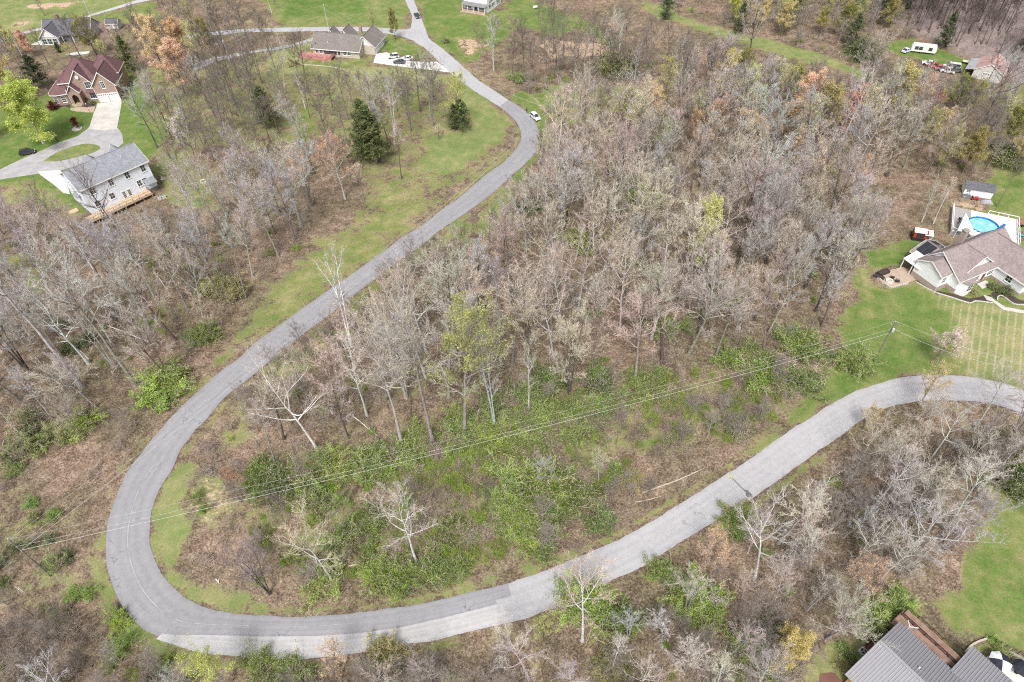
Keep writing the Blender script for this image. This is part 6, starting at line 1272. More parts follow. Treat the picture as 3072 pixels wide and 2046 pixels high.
bushes(b3(505,1060), 0.7, 2, ['bright'], 'bright green shrub just below the lower road', (2.4, 3.4))
bushes(b3(1300,1030), 1.3, 5, ['fresh','bright'], 'bright lime shrub in the middle of the lower brush', (2.6, 3.8))
bushes(b3(1040,820), 1.0, 3, ['bright','green'], 'green shrub against the lower road edge')
bushes(b3(770,1130), 1.3, 4, ['green'], 'green shrub in the lower brush below the lime one')
bushes(b3(1650,1370), 2.0, 6, ['deep','green'], 'dark green shrub near the mustard-yellow tree')
bushes(b3(690,1480), 1.6, 4, ['olive','fresh'], 'olive shrub at the bottom edge')
bushes(b3(1550,470), 1.2, 3, ['green','olive'], 'green shrub beside the road right of the orange-tipped tree')
bushes(b4(740,1120), 1.2, 4, ['bright','green'], 'bright green shrub at the corner of the lower right lawn', (1.6, 2.6))
bushes(b4(860,1020), 0.9, 3, ['bright','fresh'], 'lime shrub at the edge of the lower right lawn')
bushes(b4(20,1420), 1.2, 4, ['bright','green'], 'bright green shrub below the mustard-yellow tree')
bushes(b4(1620,80), 2.2, 6, ['deep'], 'dark green shrub at the right edge above the lower right lawn', (2.4, 4))
bushes(b4(1730,150), 1.6, 3, ['deep'], 'dark green shrub cut by the right edge of the view', (2.4, 4))
bushes(r3(150,1440), 2.0, 5, ['deep','green'], 'dark green shrub on the right verge below the road bend')
bushes(r3(900,1390), 0.8, 2, ['fresh'], 'lime shrub among the bare crowns beyond the bend', (3, 4))
bushes(r3(80,560), 1.6, 4, ['olive','green'], 'green shrub at the edge of the brushy bank')
bushes(r3(1180,770), 1.6, 4, ['deep'], 'dark green shrub in the upper clearing')
bushes(r3(670,500), 1.8, 3, ['deep','olive'], 'ivy-green shrub on the brushy bank', (4, 6))
bushes(r4(620,370), 2.4, 5, ['deep'], 'dark evergreen shrub beside the far pasture', (3, 5))
bushes(r4(1560,1090), 2.4, 6, ['deep','green'], 'dark green shrub behind the garden shed', (2.5, 4.5))
bushes(zA(480,950), 0.7, 3, ['green','deep'], 'clipped green bush in the front bed of the brick house', (0.9, 1.2), wide=0.8)
bushes(zA(980,940), 0.35, 1, 'deep', 'round green bush beside the garage of the brick house', (1.4, 1.5), wide=0.8)
bushes(zA(815,930), 0.3, 1, 'deep', 'round green bush beside the porch of the brick house', (1.2, 1.3), wide=0.8)
bushes(zA(890,910), 0.3, 2, 'wine', 'dark red bush under the front window of the brick house', (1.4, 1.8), wide=0.7)
bushes(zA(410,1010), 0.5, 3, 'wine', 'dark red bush at the left end of the brick house bed', (2.0, 2.8), wide=0.6)
bushes(zA(1450,850), 0.9, 3, ['olive','deep'], 'low bush along the right wall of the brick house', (0.9, 1.4))
bushes(zD(1700,1250), 0.5, 2, 'olive', 'golden-green bush left of the white house steps', (1.3, 1.6), wide=0.9)
bushes(zD(1960,1170), 0.5, 2, 'deep', 'dark green bush right of the white house steps', (1.4, 1.7), wide=0.9)
bushes(zD(2130,1230), 0.5, 3, ['deep','green'], 'green hedge bush along the white house front bed', (1.3, 1.6), wide=0.9)
bushes(zE(1610,600), 0.4, 1, 'green', 'small green bush beside the rounded patio', (0.9, 1.0))
bushes(zE(2000,480), 0.7, 2, ['bright','olive'], 'yellow-green bush inside the stone wall', (0.9, 1.2))
bushes(zE(200,620), 1.2, 4, ['olive','green'], 'green bush beside the metal-roofed house', (0.8, 1.4))
bushes(zK(1770,890), 0.6, 1, 'olive', 'round brownish bush on the ranch house lawn', (2.2, 2.4), wide=1.0)
bushes(r2(1318,300), 0.3, 1, 'deep', 'round dark bush on the lawn right of the road', (1.8, 1.9), wide=0.9)
# two dark red ornamental maples
xy = P(*zA(745,1300)); plant('ornamental_maple', LEAFY[0], xy, 3.8, 20.0, [BARKC['dark'], BARKC['dark'], LEAFC['wine']], 'small dark red maple on the round bed of the brick house lawn', 'tree', wide=1.25)
xy = P(*zA(395,1050)); plant('ornamental_maple', LEAFY[1], xy, 3.4, 20.0, [BARKC['dark'], BARKC['dark'], LEAFC['wine']], 'dark red maple beside the big lime-yellow tree', 'tree', wide=0.9)

# ================================================================ undergrowth that nobody could count: one object
def gn_scatter(name, protos, pts, scales, colour, label, mats=None):
    """instances of the given meshes on points, as one stuff object"""
    col = bpy.data.collections.new(name+'_sources')
    for me in protos:
        o = bpy.data.objects.new(name+'_source', me); col.objects.link(o)
    m = bpy.data.meshes.new(name); m.vertices.add(len(pts)); m.vertices.foreach_set('co', np.asarray(pts, np.float32).ravel())
    a = m.attributes.new('sc', 'FLOAT_VECTOR', 'POINT'); a.data.foreach_set('vector', np.asarray(scales, np.float32).ravel())
    a = m.attributes.new('rz', 'FLOAT', 'POINT'); a.data.foreach_set('value', RNG.random(len(pts)).astype(np.float32)*6.283)
    a = m.attributes.new('pick', 'INT', 'POINT'); a.data.foreach_set('value', RNG.integers(0, len(protos), len(pts)).astype(np.int32))
    o = bpy.data.objects.new(name, m); COL.objects.link(o); tag(o, kind='stuff', label=label)
    ng = bpy.data.node_groups.new(name+'_nodes', 'GeometryNodeTree')
    ng.interface.new_socket('Geometry', in_out='INPUT', socket_type='NodeSocketGeometry'); ng.interface.new_socket('Geometry', in_out='OUTPUT', socket_type='NodeSocketGeometry')
    N = ng.nodes; L = ng.links; gi = N.new('NodeGroupInput'); go = N.new('NodeGroupOutput'); ip = N.new('GeometryNodeInstanceOnPoints'); ci = N.new('GeometryNodeCollectionInfo')
    ci.inputs['Collection'].default_value = col; ci.inputs['Separate Children'].default_value = True; ci.inputs['Reset Children'].default_value = True
    def na(nm, t):
        n = N.new('GeometryNodeInputNamedAttribute'); n.data_type = t; n.inputs[0].default_value = nm; return n.outputs[0]
    cx = N.new('ShaderNodeCombineXYZ'); L.new(na('rz', 'FLOAT'), cx.inputs[2])
    L.new(gi.outputs[0], ip.inputs['Points']); L.new(ci.outputs[0], ip.inputs['Instance']); ip.inputs['Pick Instance'].default_value = True
    L.new(na('pick', 'INT'), ip.inputs['Instance Index']); L.new(cx.outputs[0], ip.inputs['Rotation']); L.new(na('sc', 'FLOAT_VECTOR'), ip.inputs['Scale'])
    L.new(ip.outputs[0], go.inputs[0])
    md = o.modifiers.new('scatter', 'NODES'); md.node_group = ng; return o
def stuff_mat(name, cols, trans=0.0):
    m, nt, b = new_mat(name); oi = nt.nodes.new('ShaderNodeObjectInfo')
    n = smooth01(nt, noise(nt, wpos(nt), 0.15, 3, 0.6), 0.3, 0.7)
    k = mth(nt, 'FRACT', mth(nt, 'ADD', oi.outputs['Random'], mth(nt, 'MULTIPLY', n, 0.3)))
    c = ramp(nt, k, [(i/(len(cols)-1), q) for i, q in enumerate(cols)])
    nt.links.new(c, b.inputs['Base Color']); b.inputs['Roughness'].default_value = 0.9; b.inputs['Specular IOR Level'].default_value = 0.08; return m
def remat(me, mat): q = me.copy(); q.materials.clear(); q.materials.append(mat); return q
BRM = stuff_mat('dry_brush', [(0.27, 0.215, 0.175), (0.41, 0.335, 0.27), (0.52, 0.43, 0.345), (0.33, 0.26, 0.21), (0.44, 0.36, 0.305)])
GRM = stuff_mat('green_understory', [(0.14, 0.22, 0.042), (0.22, 0.305, 0.06), (0.28, 0.315, 0.09), (0.17, 0.21, 0.06), (0.26, 0.265, 0.105)])
VNM = stuff_mat('green_vine', [(0.16, 0.26, 0.042), (0.25, 0.375, 0.06), (0.20, 0.30, 0.052), (0.28, 0.37, 0.09)])
def field(polys, dens, clear=1.2):
    out = []
    for poly_px in polys:
        poly = np.array(W(poly_px)); lo, hi = poly.min(0), poly.max(0); n = int(np.prod(hi-lo)*dens)
        pts = RNG.uniform(lo, hi, (n, 2)); pts = pts[in_poly(pts, poly)]
        clump = vnoise(pts[:, 0], pts[:, 1], 6, 21)*0.6+vnoise(pts[:, 0], pts[:, 1], 17, 22)*0.4
        pts = pts[RNG.random(len(pts)) < np.clip((clump-0.30)*2.6, 0.06, 1)]
        ok = road_dist(pts) > clear
        for k in KEEP_OFF: ok &= ~in_poly(pts, k)
        out.append(pts[ok])
    p = np.concatenate(out); return np.column_stack([p, ground_z(p[:, 0], p[:, 1])-0.05])
W_CENTRE = [(1500,640),(1240,800),(1080,915),(830,1120),(700,1260),(560,1440),(640,1600),(620,1760),(900,1790),(1200,1790),(1500,1740),(1800,1620),(2100,1420),(2300,1290),(2480,1050),(2560,860),(2560,540),(1900,560),(1640,560)]
W_LEFT = [(-200,700),(420,740),(1000,600),(880,770),(640,1000),(420,1260),(280,1500),(200,1700),(-150,1800)]
W_SOUTH = [(1480,1990),(1760,1900),(2020,1775),(2300,1610),(2540,1430),(2900,1280),(3200,1320),(2980,1470),(2860,1640),(2640,1800),(2420,2000),(2300,2160),(1400,2160)]
W_SW = [(-120,1800),(200,1830),(380,1960),(640,2040),(1400,1990),(1450,2160),(-120,2160)]
W_NE = [(1700,430),(1560,270),(1640,180),(1990,180),(2150,140),(2560,262),(2800,255),(3120,310),(3120,430),(2860,560),(2560,540),(1900,560)]
W_FAR = [(1900,-60),(2000,30),(2320,125),(2620,205),(2640,130),(2780,110),(2700,40),(2500,-60)]
W_STRIP = [r6(760,1566),r6(1250,1400),r7(0,1230),r7(300,1240),r7(900,1060),r7(1700,930),r8(300,950),r8(60,1300),r7(1500,1520),b3(800,100),b3(300,500),b2(1766,680),b2(1300,850),b2(700,890),b2(300,800),b1(1720,640),b1(1680,420),b2(100,100)]
pb = field([W_CENTRE, W_LEFT], 0.12); pn = field([W_SOUTH, W_SW], 0.45); pe = np.concatenate([field([W_NE, W_FAR], 0.15), field([W_STRIP], 0.16)])
p_all = np.concatenate([pb, pn, pe]); sc = RNG.uniform(0.55, 1.25, (len(p_all), 1))*np.column_stack([RNG.uniform(0.8, 1.3, len(p_all))]*2+[RNG.uniform(0.7, 1.3, len(p_all))])
gn_scatter('undergrowth', [remat(b[0], BRM) for b in BRUSH], p_all, sc, None, 'tangled brown brush covering the woodland floor')
pg = np.concatenate([field([W_STRIP], 0.28), field([W_CENTRE], 0.012), field([W_SOUTH, W_SW], 0.045), field([W_LEFT], 0.014), field([W_NE, W_FAR], 0.012)])
sc = RNG.uniform(0.4, 1.1, (len(pg), 1))*np.ones((1, 3))*np.array([1.1, 1.1, 0.9])
gn_scatter('ground_cover', [remat(b[1], GRM) for b in BUSH], pg, sc, None, 'low green vines and brambles spread over the ground')
W_BAND = [r6(980,1500),r6(1250,1420),r6(1500,1300),r6(1766,1260),r7(300,1230),r7(560,1180),r7(640,1300),r7(480,1420),r7(60,1540),b2(1500,60),b2(1000,160),b2(640,330),b2(160,330),b2(0,200),b2(300,80)]
pv = field([W_BAND], 0.55); gn_scatter('vine_cover', [remat(b[1], VNM) for b in BUSH], pv, RNG.uniform(0.35, 0.85, (len(pv), 1))*np.ones((1, 3)), None, 'bright green vines matted over the ground below the wood')
TKT = stuff_mat('thicket_bark', [(0.20, 0.17, 0.15), (0.34, 0.30, 0.27), (0.26, 0.22, 0.19)]); TKB = stuff_mat('thicket_twigs', [(0.54, 0.465, 0.395), (0.52, 0.495, 0.47), (0.45, 0.39, 0.36), (0.60, 0.51, 0.41), (0.40, 0.34, 0.305)])
def thicket(polys, dens, lo_, hi_):
    p = field(polys, dens, 1.8); return p, RNG.uniform(lo_, hi_, (len(p), 1))*np.array([[1.35, 1.35, 1.0]])*RNG.uniform(0.8, 1.2, (len(p), 3))
W_EDGE = [r6(100,950),r6(560,600),r6(700,470),r6(900,320),r6(1300,80),r6(1400,300),r6(900,700),r6(500,1000),r6(200,1400),b1(1700,300),b1(1500,100),r5(1700,1300)]
W_BANK = [b3(380,620),b3(760,420),b3(1100,250),b3(1400,100),r8(0,1300),r8(300,1050),r8(60,1000),r7(1500,1300),r7(1300,1480),b3(900,60),b3(600,300)]
tk = [thicket([W_SOUTH, W_SW], 0.10, 0.22, 0.48), thicket([W_LEFT], 0.020, 0.22, 0.45), thicket([W_EDGE], 0.045, 0.25, 0.5), thicket([W_BANK], 0.06, 0.18, 0.36), thicket([W_NE], 0.010, 0.3, 0.6), thicket([W_FAR], 0.03, 0.3, 0.55), thicket([W_CENTRE], 0.006, 0.2, 0.45)]
tp = np.concatenate([q[0] for q in tk]); ts = np.concatenate([q[1] for q in tk])
def merged(pair, m0, m1):
    a, b = pair[0].copy(), pair[1]; bm = bmesh.new(); bm.from_mesh(a); n = len(bm.faces); bm.from_mesh(b); bm.faces.ensure_lookup_table()
    for f in bm.faces[n:]: f.material_index = 1
    bm.to_mesh(a); bm.free(); a.materials.clear(); a.materials.append(m0); a.materials.append(m1); return a
gn_scatter('thicket', [merged(q, TKT, TKB) for q in (BARE[8], BARE[9], BARE[4], SAPL[1])], tp, ts, None, 'dense thicket of thin bare stems filling the slopes')
print('THICKET', len(tp), 'UNDERGROWTH', len(p_all), len(pg))
# wooded hillside beyond the far pasture: one mass
HP = [(1960,-300),(2380,-60),(2640,60),(2800,120),(3000,200),(3160,260),(3500,200),(3500,-500),(1960,-500)]
hp = np.array(W([(p[0], max(p[1], -330)) for p in HP])); lo, hi = hp.min(0), hp.max(0); lo = np.maximum(lo, (-60, 200)); hi = np.minimum(hi, (296, 398))
pts = RNG.uniform(lo, hi, (2600, 2)); pts = pts[((pts-HILL0)@HILLN > 3)]; pts = pts[in_poly(pts, np.array(W([(1900,-330),(2380,-60),(2640,60),(2800,120),(3000,200),(3160,260),(3400,330),(3600,-100),(3400,-330)])))]
HBM = stuff_mat('hillside_twigs', [(0.30, 0.25, 0.24), (0.38, 0.32, 0.31), (0.34, 0.285, 0.27), (0.42, 0.36, 0.34)]); HTM = stuff_mat('hillside_bark', [(0.10, 0.08, 0.07), (0.18, 0.15, 0.13), (0.13, 0.10, 0.09)])
s_ = RNG.uniform(0.6, 0.95, (len(pts), 1))*np.array([[1.15, 1.15, 1.0]])
gn_scatter('hillside_wood', [merged(BARE[i], HTM, HBM) for i in (2, 5, 7)], np.column_stack([pts, ground_z(pts[:, 0], pts[:, 1])-0.1]), s_, None, 'bare brown wood covering the far hillside')
rp = np.array([[*q['xy'], 0] for q in rest]); rp[:, 2] = ground_z(rp[:, 0], rp[:, 1])-0.1
GTM = stuff_mat('mass_bark', [(0.13, 0.11, 0.10), (0.24, 0.21, 0.19), (0.18, 0.15, 0.13)]); GBM = stuff_mat('mass_twigs', [(0.44, 0.375, 0.33), (0.42, 0.40, 0.39), (0.40, 0.345, 0.335), (0.50, 0.43, 0.35)])
gn_scatter('background_wood', [merged(BARE[i], GTM, GBM) for i in (0, 1, 5, 8)], rp, np.array([[q['h']/20*q['wide']]*2+[q['h']/20] for q in rest]), None, 'the more distant bare trees of the woods')
for i, px in enumerate([r4(780,130), r4(1040,90), r4(930,120), r4(170,90), r4(620,110), r4(1200,330), r4(1730,430), r4(500,40), r3(1060,130), r3(1560,230), r4(560,330)]):
    x, y = P(*px); plant('evergreen_tree', CONIFER[i % 3], (x, y), random.uniform(10, 15), 12.0, [jit(BARKC['brown']), jit((0.11, 0.135, 0.075))], ['dark pine on the far hillside edge, leftmost of the pine row','dark pine right of centre on the far hillside edge','dark pine in the middle of the far hillside edge','dark pine at the upper end of the far pasture','dark pine just right of the upper pasture end','dark pine on the slope right of the white camper','dark pine at the right edge below the hillside','dark pine at the top edge above the pasture','dark evergreen in the upper wood near the pale-limbed trees','blue-green evergreen beside the pasture strip','dark evergreen at the lower tip of the pasture'][i], 'tree', 'dark evergreens at the far hillside', 0.95)
# ================================================================ vehicles
TYRE = plain('tyre_rubber', (0.025, 0.025, 0.027), 0.9); RIM = plain('rim_alloy', (0.45, 0.45, 0.47), 0.35, metal=0.6); CGLASS = glass('car_glass', (0.03, 0.036, 0.042))
LAMP = plain('lamp_clear', (0.75, 0.75, 0.72), 0.2); TAIL = plain('lamp_red', (0.35, 0.02, 0.02), 0.3); BLACKP = plain('black_plastic', (0.03, 0.03, 0.032), 0.6)
def wheel(par, x, y, r=0.34, w=0.22):
    def disc(R0, R1, a, b, mat, nm, p):
        m = MB(); m.lathe([(R0, a), (R1, a+0.03), (R1, b-0.03), (R0, b)], 14); m.v = [(X, Z, Y) for X, Y, Z in m.v]; o = m.build(nm, mat, p, True); return o
    t = disc(r*0.55, r, -w/2, w/2, TYRE, 'wheel', par); t.location = (x, y, r)
    disc(0.02, r*0.6, -w/2-0.01, w/2+0.01, RIM, 'rim', t); return t
def car(name, loc, deg, style, color, label, cat='car', group=None, L=4.6, Wd=1.84):
    """nose towards +x; body side profile swept across, cabin tapering inwards"""
    t = thing(name, (loc[0], loc[1], 0.04), math.radians(deg), label, cat, group); P_ = paint('paint_%02d%02d%02d' % tuple(int(c*99) for c in color), color)
    h = L/2; hw = Wd/2
    if style == 'suv': belt, top, nose = 1.02, 1.70, 0.98; cab = [(-h+0.12, belt), (-h+0.45, top-0.05), (-h+1.0, top), (0.35, top-0.02), (1.15, belt)]
    elif style == 'sedan': belt, top, nose = 0.92, 1.45, 0.82; cab = [(-h+0.75, belt), (-h+1.35, top-0.04), (-0.5, top), (0.25, top-0.03), (1.05, belt-0.02)]
    elif style == 'pickup': belt, top, nose = 1.10, 1.80, 1.06; cab = [(-0.6, belt), (-0.5, top-0.03), (0.0, top), (0.7, top-0.03), (1.35, belt)]
    else: belt, top, nose = 1.15, 2.15, 1.1; cab = [(-h+0.05, belt), (-h+0.1, top-0.05), (-h+0.4, top), (0.9, top-0.02), (1.6, belt)]
    prof = [(-h, 0.38), (-h-0.02, 0.75), (-h+0.08, belt-0.03), (1.15, belt), (h-0.35, nose-0.1), (h-0.05, nose-0.28), (h, 0.62), (h-0.03, 0.38)]
    arches = []
    for cx_ in (h-0.85, -h+0.85): arches.append([(cx_+0.40*math.cos(a), 0.36+0.38*math.sin(a)) for a in np.linspace(0, math.pi, 7)])
    prof = prof+[(h-0.3, 0.32)]+arches[0]+arches[1]+[(-h+0.3, 0.32)]
    m = MB(); n = len(prof); V_ = []
    for y, k in ((-hw, 0.97), (-hw+0.08, 1.0), (hw-0.08, 1.0), (hw, 0.97)): V_ += [(x*k, y, z if z < 0.5 else 0.5+(z-0.5)*(0.95 if abs(y) == hw else 1.0)) for x, z in prof]
    Fc = []
    for j in range(3):
        for i in range(n): Fc.append((j*n+i, j*n+(i+1) % n, (j+1)*n+(i+1) % n, (j+1)*n+i))
    Fc.append(tuple(range(n))); Fc.append(tuple(range(4*n-1, 3*n-1, -1))); m.add(V_, Fc); m.build('body', P_, t)
    c = MB(); k = len(cab); ins = 0.20
    V_ = [(x, s*(hw-0.06 if z <= belt+0.001 else hw-ins), z) for s in (-1, 1) for x, z in cab]
    c.add(V_, [tuple(range(k)), tuple(range(2*k-1, k-1, -1))]+[(i, k+i, k+(i+1) % k, (i+1) % k) for i in range(k)]); c.build('cabin_glass', CGLASS, t)
    tp = [(x, z) for x, z in cab if z > belt+0.2]; r = MB(); r.extr([(x, -(hw-ins-0.0), z+0.03) for x, z in tp]+[(x, -(hw-ins), z-0.05) for x, z in tp[::-1]], (0, 2*(hw-ins), 0)); ro = r.build('roof', P_, t)
    for i in (1, 2):
        pass
    pl = MB()
    for s in (-1, 1):
        for (a, b) in ((cab[0], tp[0]), (cab[-1], tp[-1]), ((0.0 if style != 'pickup' else 0.3, belt), (-0.05 if style != 'pickup' else 0.3, top))): pl.bar((a[0], s*(hw-0.05), a[1]), (b[0], s*(hw-ins+0.01), b[1]), 0.09, 0.07)
    pl.build('pillar', P_, t)
    for x in (h-0.85, -h+0.85):
        for s in (-1, 1): wheel(t, x, s*(hw-0.12))
    for s in (-1, 1):
        MB().box(h-0.16, h+0.015, s*(hw-0.32)-0.17, s*(hw-0.32)+0.17, 0.62, 0.76).build('headlight', LAMP, t); MB().box(-h-0.035, -h+0.1, s*(hw-0.22)-0.12, s*(hw-0.22)+0.12, 0.72, 0.95).build('tail_light', TAIL, t)
        MB().box(0.85, 1.0, s*(hw+0.09)-0.09, s*(hw+0.09)+0.09, belt-0.02, belt+0.14).build('mirror', P_, t)
    MB().box(h-0.03, h+0.03, -0.55, 0.55, 0.42, 0.6).build('grille', BLACKP, t)
    if style == 'pickup': MB().box(-h+0.1, -0.75, -hw+0.12, hw-0.12, belt-0.04, belt-0.01).build('cargo_bed', BLACKP, t)
    return t
def mid(a, b): return ((a[0]+b[0])/2, (a[1]+b[1])/2)
car('parked_car', P(*zL(790,1035)), -62, 'suv', (0.78, 0.79, 0.80), 'white car parked on the grass at the road bend')
car('parked_car', P(*r2(1112,118)), -72, 'sedan', (0.05, 0.055, 0.065), 'dark car driving on the road at the top junction')
car('parked_car', P(*r1(195,1062)), 20, 'suv', (0.035, 0.037, 0.042), 'black car on the drive left of the blue-grey house')
car('parked_car', P(*zC(1605,610)), 195, 'suv', (0.62, 0.62, 0.62), 'silver car nearest the ranch house garage')
car('parked_car', P(*zC(1705,695)), 168, 'sedan', (0.10, 0.115, 0.13), 'dark grey car nearest the camera on the ranch drive')
car('parked_car', P(*zC(1830,640)), 172, 'sedan', (0.72, 0.73, 0.75), 'white car behind the dark grey one on the ranch drive')
RG = 'old cars parked in a row in the far pasture'
for px, dg, st, c, lb in [((630,565),150,'sedan',(0.76,0.76,0.74),'white old car at the left end of the pasture row'),((712,600),150,'sedan',(0.42,0.10,0.10),'red old car second from left in the pasture row'),((795,642),150,'sedan',(0.50,0.14,0.13),'red old car third from left in the pasture row'),((872,672),150,'sedan',(0.34,0.16,0.20),'dull purple old car fourth from left in the pasture row'),((965,708),150,'pickup',(0.74,0.75,0.76),'white pickup at the right end of the pasture row'),((1110,690),160,'sedan',(0.14,0.17,0.17),'dark green old car beside the white barn')]:
    car('parked_car', P(*zI(*px)), dg, st, c, lb, 'car', RG)
car('parked_van', P(*zI(1030,640)), 155, 'van', (0.74, 0.75, 0.76), 'white van behind the row of old cars', 'van', L=5.4, Wd=2.0)
car('parked_car', P(*zI(235,335)), 30, 'sedan', (0.70, 0.72, 0.80), 'pale car left of the white camper', 'car')
# camper
t = thing('camper_trailer', (*P(*zI(520,345)), 0), math.radians(-22), 'long white camper trailer in the far pasture', 'camper'); CW = paint('camper_white', (0.76, 0.76, 0.74), 0.4)
m = MB(); pr = [(-4.2, 0.5), (4.0, 0.5), (4.3, 1.2), (4.0, 3.0), (-3.8, 3.0), (-4.3, 2.2)]; m.extr([(x, -1.2, z) for x, z in pr], (0, 2.4, 0)); m.build('body', CW, t, bevel=0.12)
f = Face((-4.0, -1.2), (1, 0), (0, -1))
for u in (1.0, 2.4, 5.6): window(t, f, u, 1.6, 1.0, 0.7, 1, 1, frame=BLACKP)
door(t, f, 4.1, 0.75, 1.8, CW, 0.7)
for x in (-0.6, 0.4): wheel(t, x, -1.1); wheel(t, x, 1.1)
MB().bar((4.2, 0, 0.55), (5.4, 0, 0.5), 0.12).build('hitch', BLACKP, t); MB().box(-0.5, 0.5, -0.4, 0.4, 3.005, 3.25).build('roof_unit', CW, t)
def flatbed(px, deg, label, wood, side=False):
    t = thing('flatbed_trailer', (*P(*px), 0), math.radians(deg), label, 'trailer'); MB().box(-2.2, 2.2, -0.95, 0.95, 0.6, 0.68).build('frame', BLACKP, t)
    for i in range(8): MB().box(-2.2, 2.2, -0.95+i*0.238, -0.95+i*0.238+0.22, 0.682, 0.72).build('plank', wood, t)
    for s in (-1, 1): wheel(t, -0.3, s*1.05, 0.32)
    MB().bar((2.2, 0, 0.62), (3.3, 0, 0.55), 0.1).build('tongue', BLACKP, t)
    if side:
        for y in (-0.93, 0.93): MB().box(-2.2, 2.2, y-0.03, y+0.03, 0.722, 1.15).build('side_board', wood, t)
flatbed(zI(1360,548), -32, 'long pale flatbed trailer near the hillside', plain('grey_plank', (0.55, 0.52, 0.44), 0.85))
flatbed(zJ(1740,1240), 0, 'rusty brown trailer at the right edge beside the pool', plain('rust_plank', (0.30, 0.16, 0.10), 0.85), True)
# red ride-on mower beside the yard shed
t = thing('ride_on_mower', (*P(*zJ(730,700)), 0), math.radians(-20), 'red ride-on mower in front of the low white shed', 'mower'); RM = paint('mower_red', (0.50, 0.03, 0.05))
m = MB(); m.extr([(x, -0.35, z) for x, z in ((0.1, 0.3), (0.95, 0.3), (1.0, 0.6), (0.85, 0.85), (0.1, 0.9))], (0, 0.7, 0)); m.build('bonnet', RM, t); MB().box(-0.9, 0.1, -0.45, 0.45, 0.3, 0.55).build('chassis', RM, t); m = MB(); m.box(-0.75, -0.25, -0.25, 0.25, 0.56, 0.7); m.box(-0.8, -0.68, -0.25, 0.25, 0.7, 1.1); m.build('seat', BLACKP, t)
m = MB(); m.tube([(0.0, 0, 0.85), (-0.15, 0, 1.15)], 0.03, 6); m.build('steering_wheel', BLACKP, t)
for x, r in ((-0.6, 0.28), (0.7, 0.2)):
    for s in (-1, 1): wheel(t, x, s*0.5, r, 0.2)
def tarp(px, size, deg, c, label, nm='covered_pile'):
    t = thing(nm, (*P(*px), 0), math.radians(deg), label, 'covered pile'); n = 9; V_ = []; Fq = []
    for i in range(n):
        for j in range(n):
            u, v = i/(n-1)*2-1, j/(n-1)*2-1; e = max(abs(u), abs(v)); V_.append((u*size[0]/2*(1+0.05*random.random()), v*size[1]/2*(1+0.05*random.random()), max(0.02, size[2]*(1-e**3)*(0.75+0.35*random.random()))))
    for i in range(n-1):
        for j in range(n-1): k = i*n+j; Fq.append((k, k+n, k+n+1, k+1))
    m = MB(); m.add(V_, Fq); m.build('tarpaulin', plain(nm+'_m%d' % int(c[2]*100), c, 0.5), t)
    m = MB()
    for q in range(8): x, y = random.uniform(-0.35, 0.35)*size[0], random.uniform(-0.35, 0.35)*size[1]; m.box(x-0.2, x+0.2, y-0.2, y+0.2, 0.0, size[2]*0.6)
    m.build('contents', WOOD, t)
tarp(zJ(1000,775), (3.0, 1.3, 0.9), -12, (0.30, 0.31, 0.35), 'low object under a grey cover beside the red mower')
tarp(zJ(560,650), (2.6, 1.4, 0.9), -15, (0.12, 0.13, 0.14), 'heap under a dark cover left of the red mower')
# ================================================================ utility poles and wires
POLE = plain('pole_wood', (0.20, 0.175, 0.155), 0.9, 0.25, 1.2); POLEL = plain('pale_pole', (0.50, 0.49, 0.45), 0.8); STEEL = plain('galvanised', (0.45, 0.47, 0.5), 0.4); CABLE = plain('cable', (0.55, 0.55, 0.56), 0.5, 0.05); INS = plain('insulator', (0.6, 0.6, 0.58), 0.3)
def pole(foot, hgt, deg, label, arm=True, trans=False, mat=POLE):
    x, y = P(*foot); t = thing('utility_pole', (x, y, gz(x, y)-0.3), math.radians(deg), label, 'utility pole', None); m = MB(); m.tube([(0, 0, 0), (0, 0, hgt*0.5), (0, 0, hgt+0.3)], [0.17, 0.14, 0.10], 10); m.build('shaft', mat, t)
    if arm:
        MB().box(-0.9, 0.9, -0.06, 0.06, hgt-0.35, hgt-0.22).build('crossarm', mat, t)
        for u in (-0.8, 0.8): i = MB().lathe([(0.05, 0), (0.07, 0.05), (0.04, 0.1), (0.06, 0.16)], 8).build('insulator', INS, t); i.location = (u, 0, hgt-0.22)
    i = MB().lathe([(0.05, 0), (0.08, 0.06), (0.04, 0.12), (0.06, 0.2)], 8).build('insulator', INS, t); i.location = (0, 0, hgt+0.3)
    m = MB(); m.box(-0.05, 0.05, -0.22, -0.12, hgt-2.3, hgt-2.0); m.box(-0.05, 0.05, -0.22, -0.12, hgt-3.6, hgt-3.3); m.build('clamp', STEEL, t)
    if trans: i = MB().lathe([(0.05, 0), (0.27, 0.02), (0.27, 0.85), (0.2, 0.95), (0.05, 1.0)], 12).build('transformer', STEEL, t); i.location = (0.0, -0.42, hgt-2.2); MB().box(-0.04, 0.04, -0.3, -0.05, hgt-1.9, hgt-1.4).build('bracket', STEEL, t)
    return (x, y, hgt)
PL = pole((155,1730), 13.2, 40, 'wooden utility pole at the left edge among dark green shrubs', False)
PR = pole((2622,1085), 12.2, 15, 'wooden utility pole with transformer on the right lawn', True, True)
PF = pole(zL(1250,1580), 10.6, 20, 'utility pole beside the parked white car', False)
PT = pole((986,86), 9.5, 0, 'pale utility pole behind the ranch house', False, mat=POLEL)
PU = pole((692,192), 10.5, 0, 'pale utility pole left of the ranch house lane', False, True, POLEL)
PV = pole((272,50), 11.0, 0, 'pale utility pole beside the far upper left road', False, mat=POLEL)
